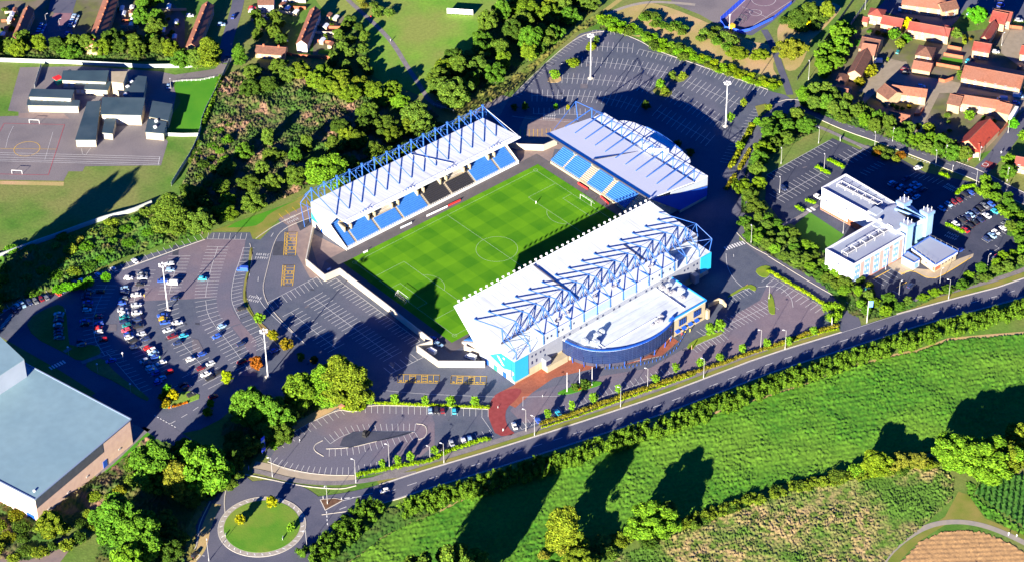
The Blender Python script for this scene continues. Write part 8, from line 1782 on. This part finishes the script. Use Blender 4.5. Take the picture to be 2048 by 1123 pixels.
for i, (a, c_) in enumerate([((740, 85), (835, 72)), ((730, 135), (840, 132)), ((725, 170), (835, 170)), ((700, 215), (820, 195)), ((30, 85), (110, 82)), ((10, 135), (90, 130)), ((960, 68), (1120, 66)), ((700, 270), (800, 265))]):
    fence(T1(a, c_), 1.6, f'garden wall between old estate plots, number {ordn(i)} in the run', m_=[CREAM, BRW][i % 2], name='garden_wall', w=.25, post=6)
for i, (a, c_) in enumerate([((150, 15), (300, 20)), ((155, 50), (300, 58)), ((120, 75), (250, 95)), ((360, 170), (510, 175)), ((365, 205), (470, 210)), ((370, 255), (470, 265))]):
    fence(T2(a, c_), 1.6, f'pale garden wall beside the pale gabled terrace, {ordn(i)} from the top', m_=[CONCW, BRW][i % 2], name='garden_wall', w=.25, post=6)
# round garden pools
for q, lab in ((T4((1395, 38))[0], 'round blue trampoline at the top right gardens'), (T4((1265, 72))[0], 'round blue trampoline beside the white oval table')):
    p = G(*q); t = thing('trampoline', lab, 'trampoline', p)
    m = MB(); [m.tube((2 * math.cos(a), 2 * math.sin(a), .8), (2 * math.cos(a + .45), 2 * math.sin(a + .45), .8), .14, n=5) for a in np.arange(0, 6.28, .4488)]; m.build('rim', MATS['vivid_blue'], t)
    m = MB(); m.tube((0, 0, .74), (0, 0, .78), 1.9, n=16); m.build('bed', DARK, t)
    m = MB(); [m.tube((1.9 * math.cos(a), 1.9 * math.sin(a), 0), (1.9 * math.cos(a), 1.9 * math.sin(a), .8), .05, n=4) for a in (0, 1.57, 3.14, 4.71)]; m.build('legs', STEELG, t)
# cricket sightscreen in the park
a, c_ = G(*T2((1147, 85))[0]), G(*T2((1303, 95))[0]); t = thing('sight_screen', 'wide white cricket sight screen standing on the park grass', 'screen', (a + c_) / 2)
m = MB(); m.wall(a, c_, .15, .5, 3.4); ch(m, 'screen', WHITEP, t); m = MB()
for k in range(7): p = a.lerp(c_, k / 6); m.tube((p.x - .15, p.y - .15, 0), (p.x - .15, p.y - .15, 3.5), .08, n=4)
ch(m, 'posts', STEELG, t)
# court goal frames, basketball cage and school goals
p = G(*T3((1320, 178))[0]); t = thing('climbing_tower', 'yellow play tower with a mast at the corner of the purple court', 'play equipment', p); m = MB(); m.box((0, 0, 0), (2.2, 2.2, 3)); m.build('tower', mat('play_yellow', (.8, .5, .03), rough=.5), t); m = MB(); m.tube((-1.8, 0, 0), (-1.8, 0, 9), .12); m.box((-1.8, 0, 9), (1, .4, .4)); m.build('mast', WHITEP, t)
p = G(*T3((1370, 140))[0]); t = thing('goal_cage', 'dark open frame of the ball court goal beside the yellow play tower', 'goal', p, .2); m = MB()
for x in (-3, 0, 3):
    for y in (-1.5, 1.5): m.tube((x, y, 0), (x, y, 3), .07, n=4)
for y in (-1.5, 1.5): m.tube((-3, y, 3), (3, y, 3), .07, n=4); m.tube((-3, y, 1.5), (3, y, 1.5), .05, n=4)
for x in (-3, 0, 3): m.tube((x, -1.5, 3), (x, 1.5, 3), .07, n=4)
m.build('frame', MATS['dark_mesh'], t)
for q, lab in ((T1((207, 742))[0], 'white goal frame at the far end of the school playground'), (T1((103, 1045))[0], 'white goal frame at the near end of the school playground')):
    p = G(*q); d = G(q[0] + 8, q[1] + .4) - p; t = thing('playground_goal', lab, 'goal', p, math.atan2(d.y, d.x)); m = MB(); m.tube((-2.4, 0, 0), (-2.4, 0, 2), .09); m.tube((2.4, 0, 0), (2.4, 0, 2), .09); m.tube((-2.4, 0, 2), (2.4, 0, 2), .09); m.build('frame', WHITEP, t)
# footbridge at the park stream
a, c_ = G(*T2((1075, 632))[0]), G(*T2((1200, 672))[0]); t = thing('footbridge', 'short pale footbridge at the end of the park path behind the long stand', 'bridge', (a + c_) / 2); m = MB(); m.wall(a, c_, 3.2, .5, .75); ch(m, 'deck', PAVE, t)
for s in (1.6, -1.6):
    d = (c_ - a).normalized(); nn = Vector((-d.y, d.x, 0)) * s; m = MB(); m.tube(a + nn + Vector((0, 0, 1.7)), c_ + nn + Vector((0, 0, 1.7)), .06)
    for k in range(6): q = a.lerp(c_, k / 5) + nn; m.tube(q + Vector((0, 0, .5)), q + Vector((0, 0, 1.7)), .04, n=4)
    ch(m, 'railing', WHITEP, t)
ribbon('shaded_path', T5((385, 990), (430, 955)), 2, .2, PAVE) if False else None
ribbon('verge_path', T5((490, 1055), (610, 1010)), 2.2, .21, PAVE, 0); ribbon('verge_path', T5((385, 990), (425, 965)), 1.8, .21, PAVE, 0)
# bollards along the forecourt edge
BP = None
for i in range(26):
    q = at(T7((560, 1090), (700, 1085), (880, 1040), (985, 975), (1040, 880)), polylen(T7((560, 1090), (700, 1085), (880, 1040), (985, 975), (1040, 880))), i * 8.0)
    p = G(*q)
    if BP is None: BP = MB(); BP.tube((0, 0, 0), (0, 0, 1.05), .11, n=8); BP = BP.build('bollard', BLUEPANEL); o = BP
    else: o = BP.copy(); C.objects.link(o)
    o.location = (p.x, p.y, .07); tag(o, f'dark bollard edging the red brick forecourt, {ordn(i)} from left', 'bollard', 'bollards on the forecourt edge')
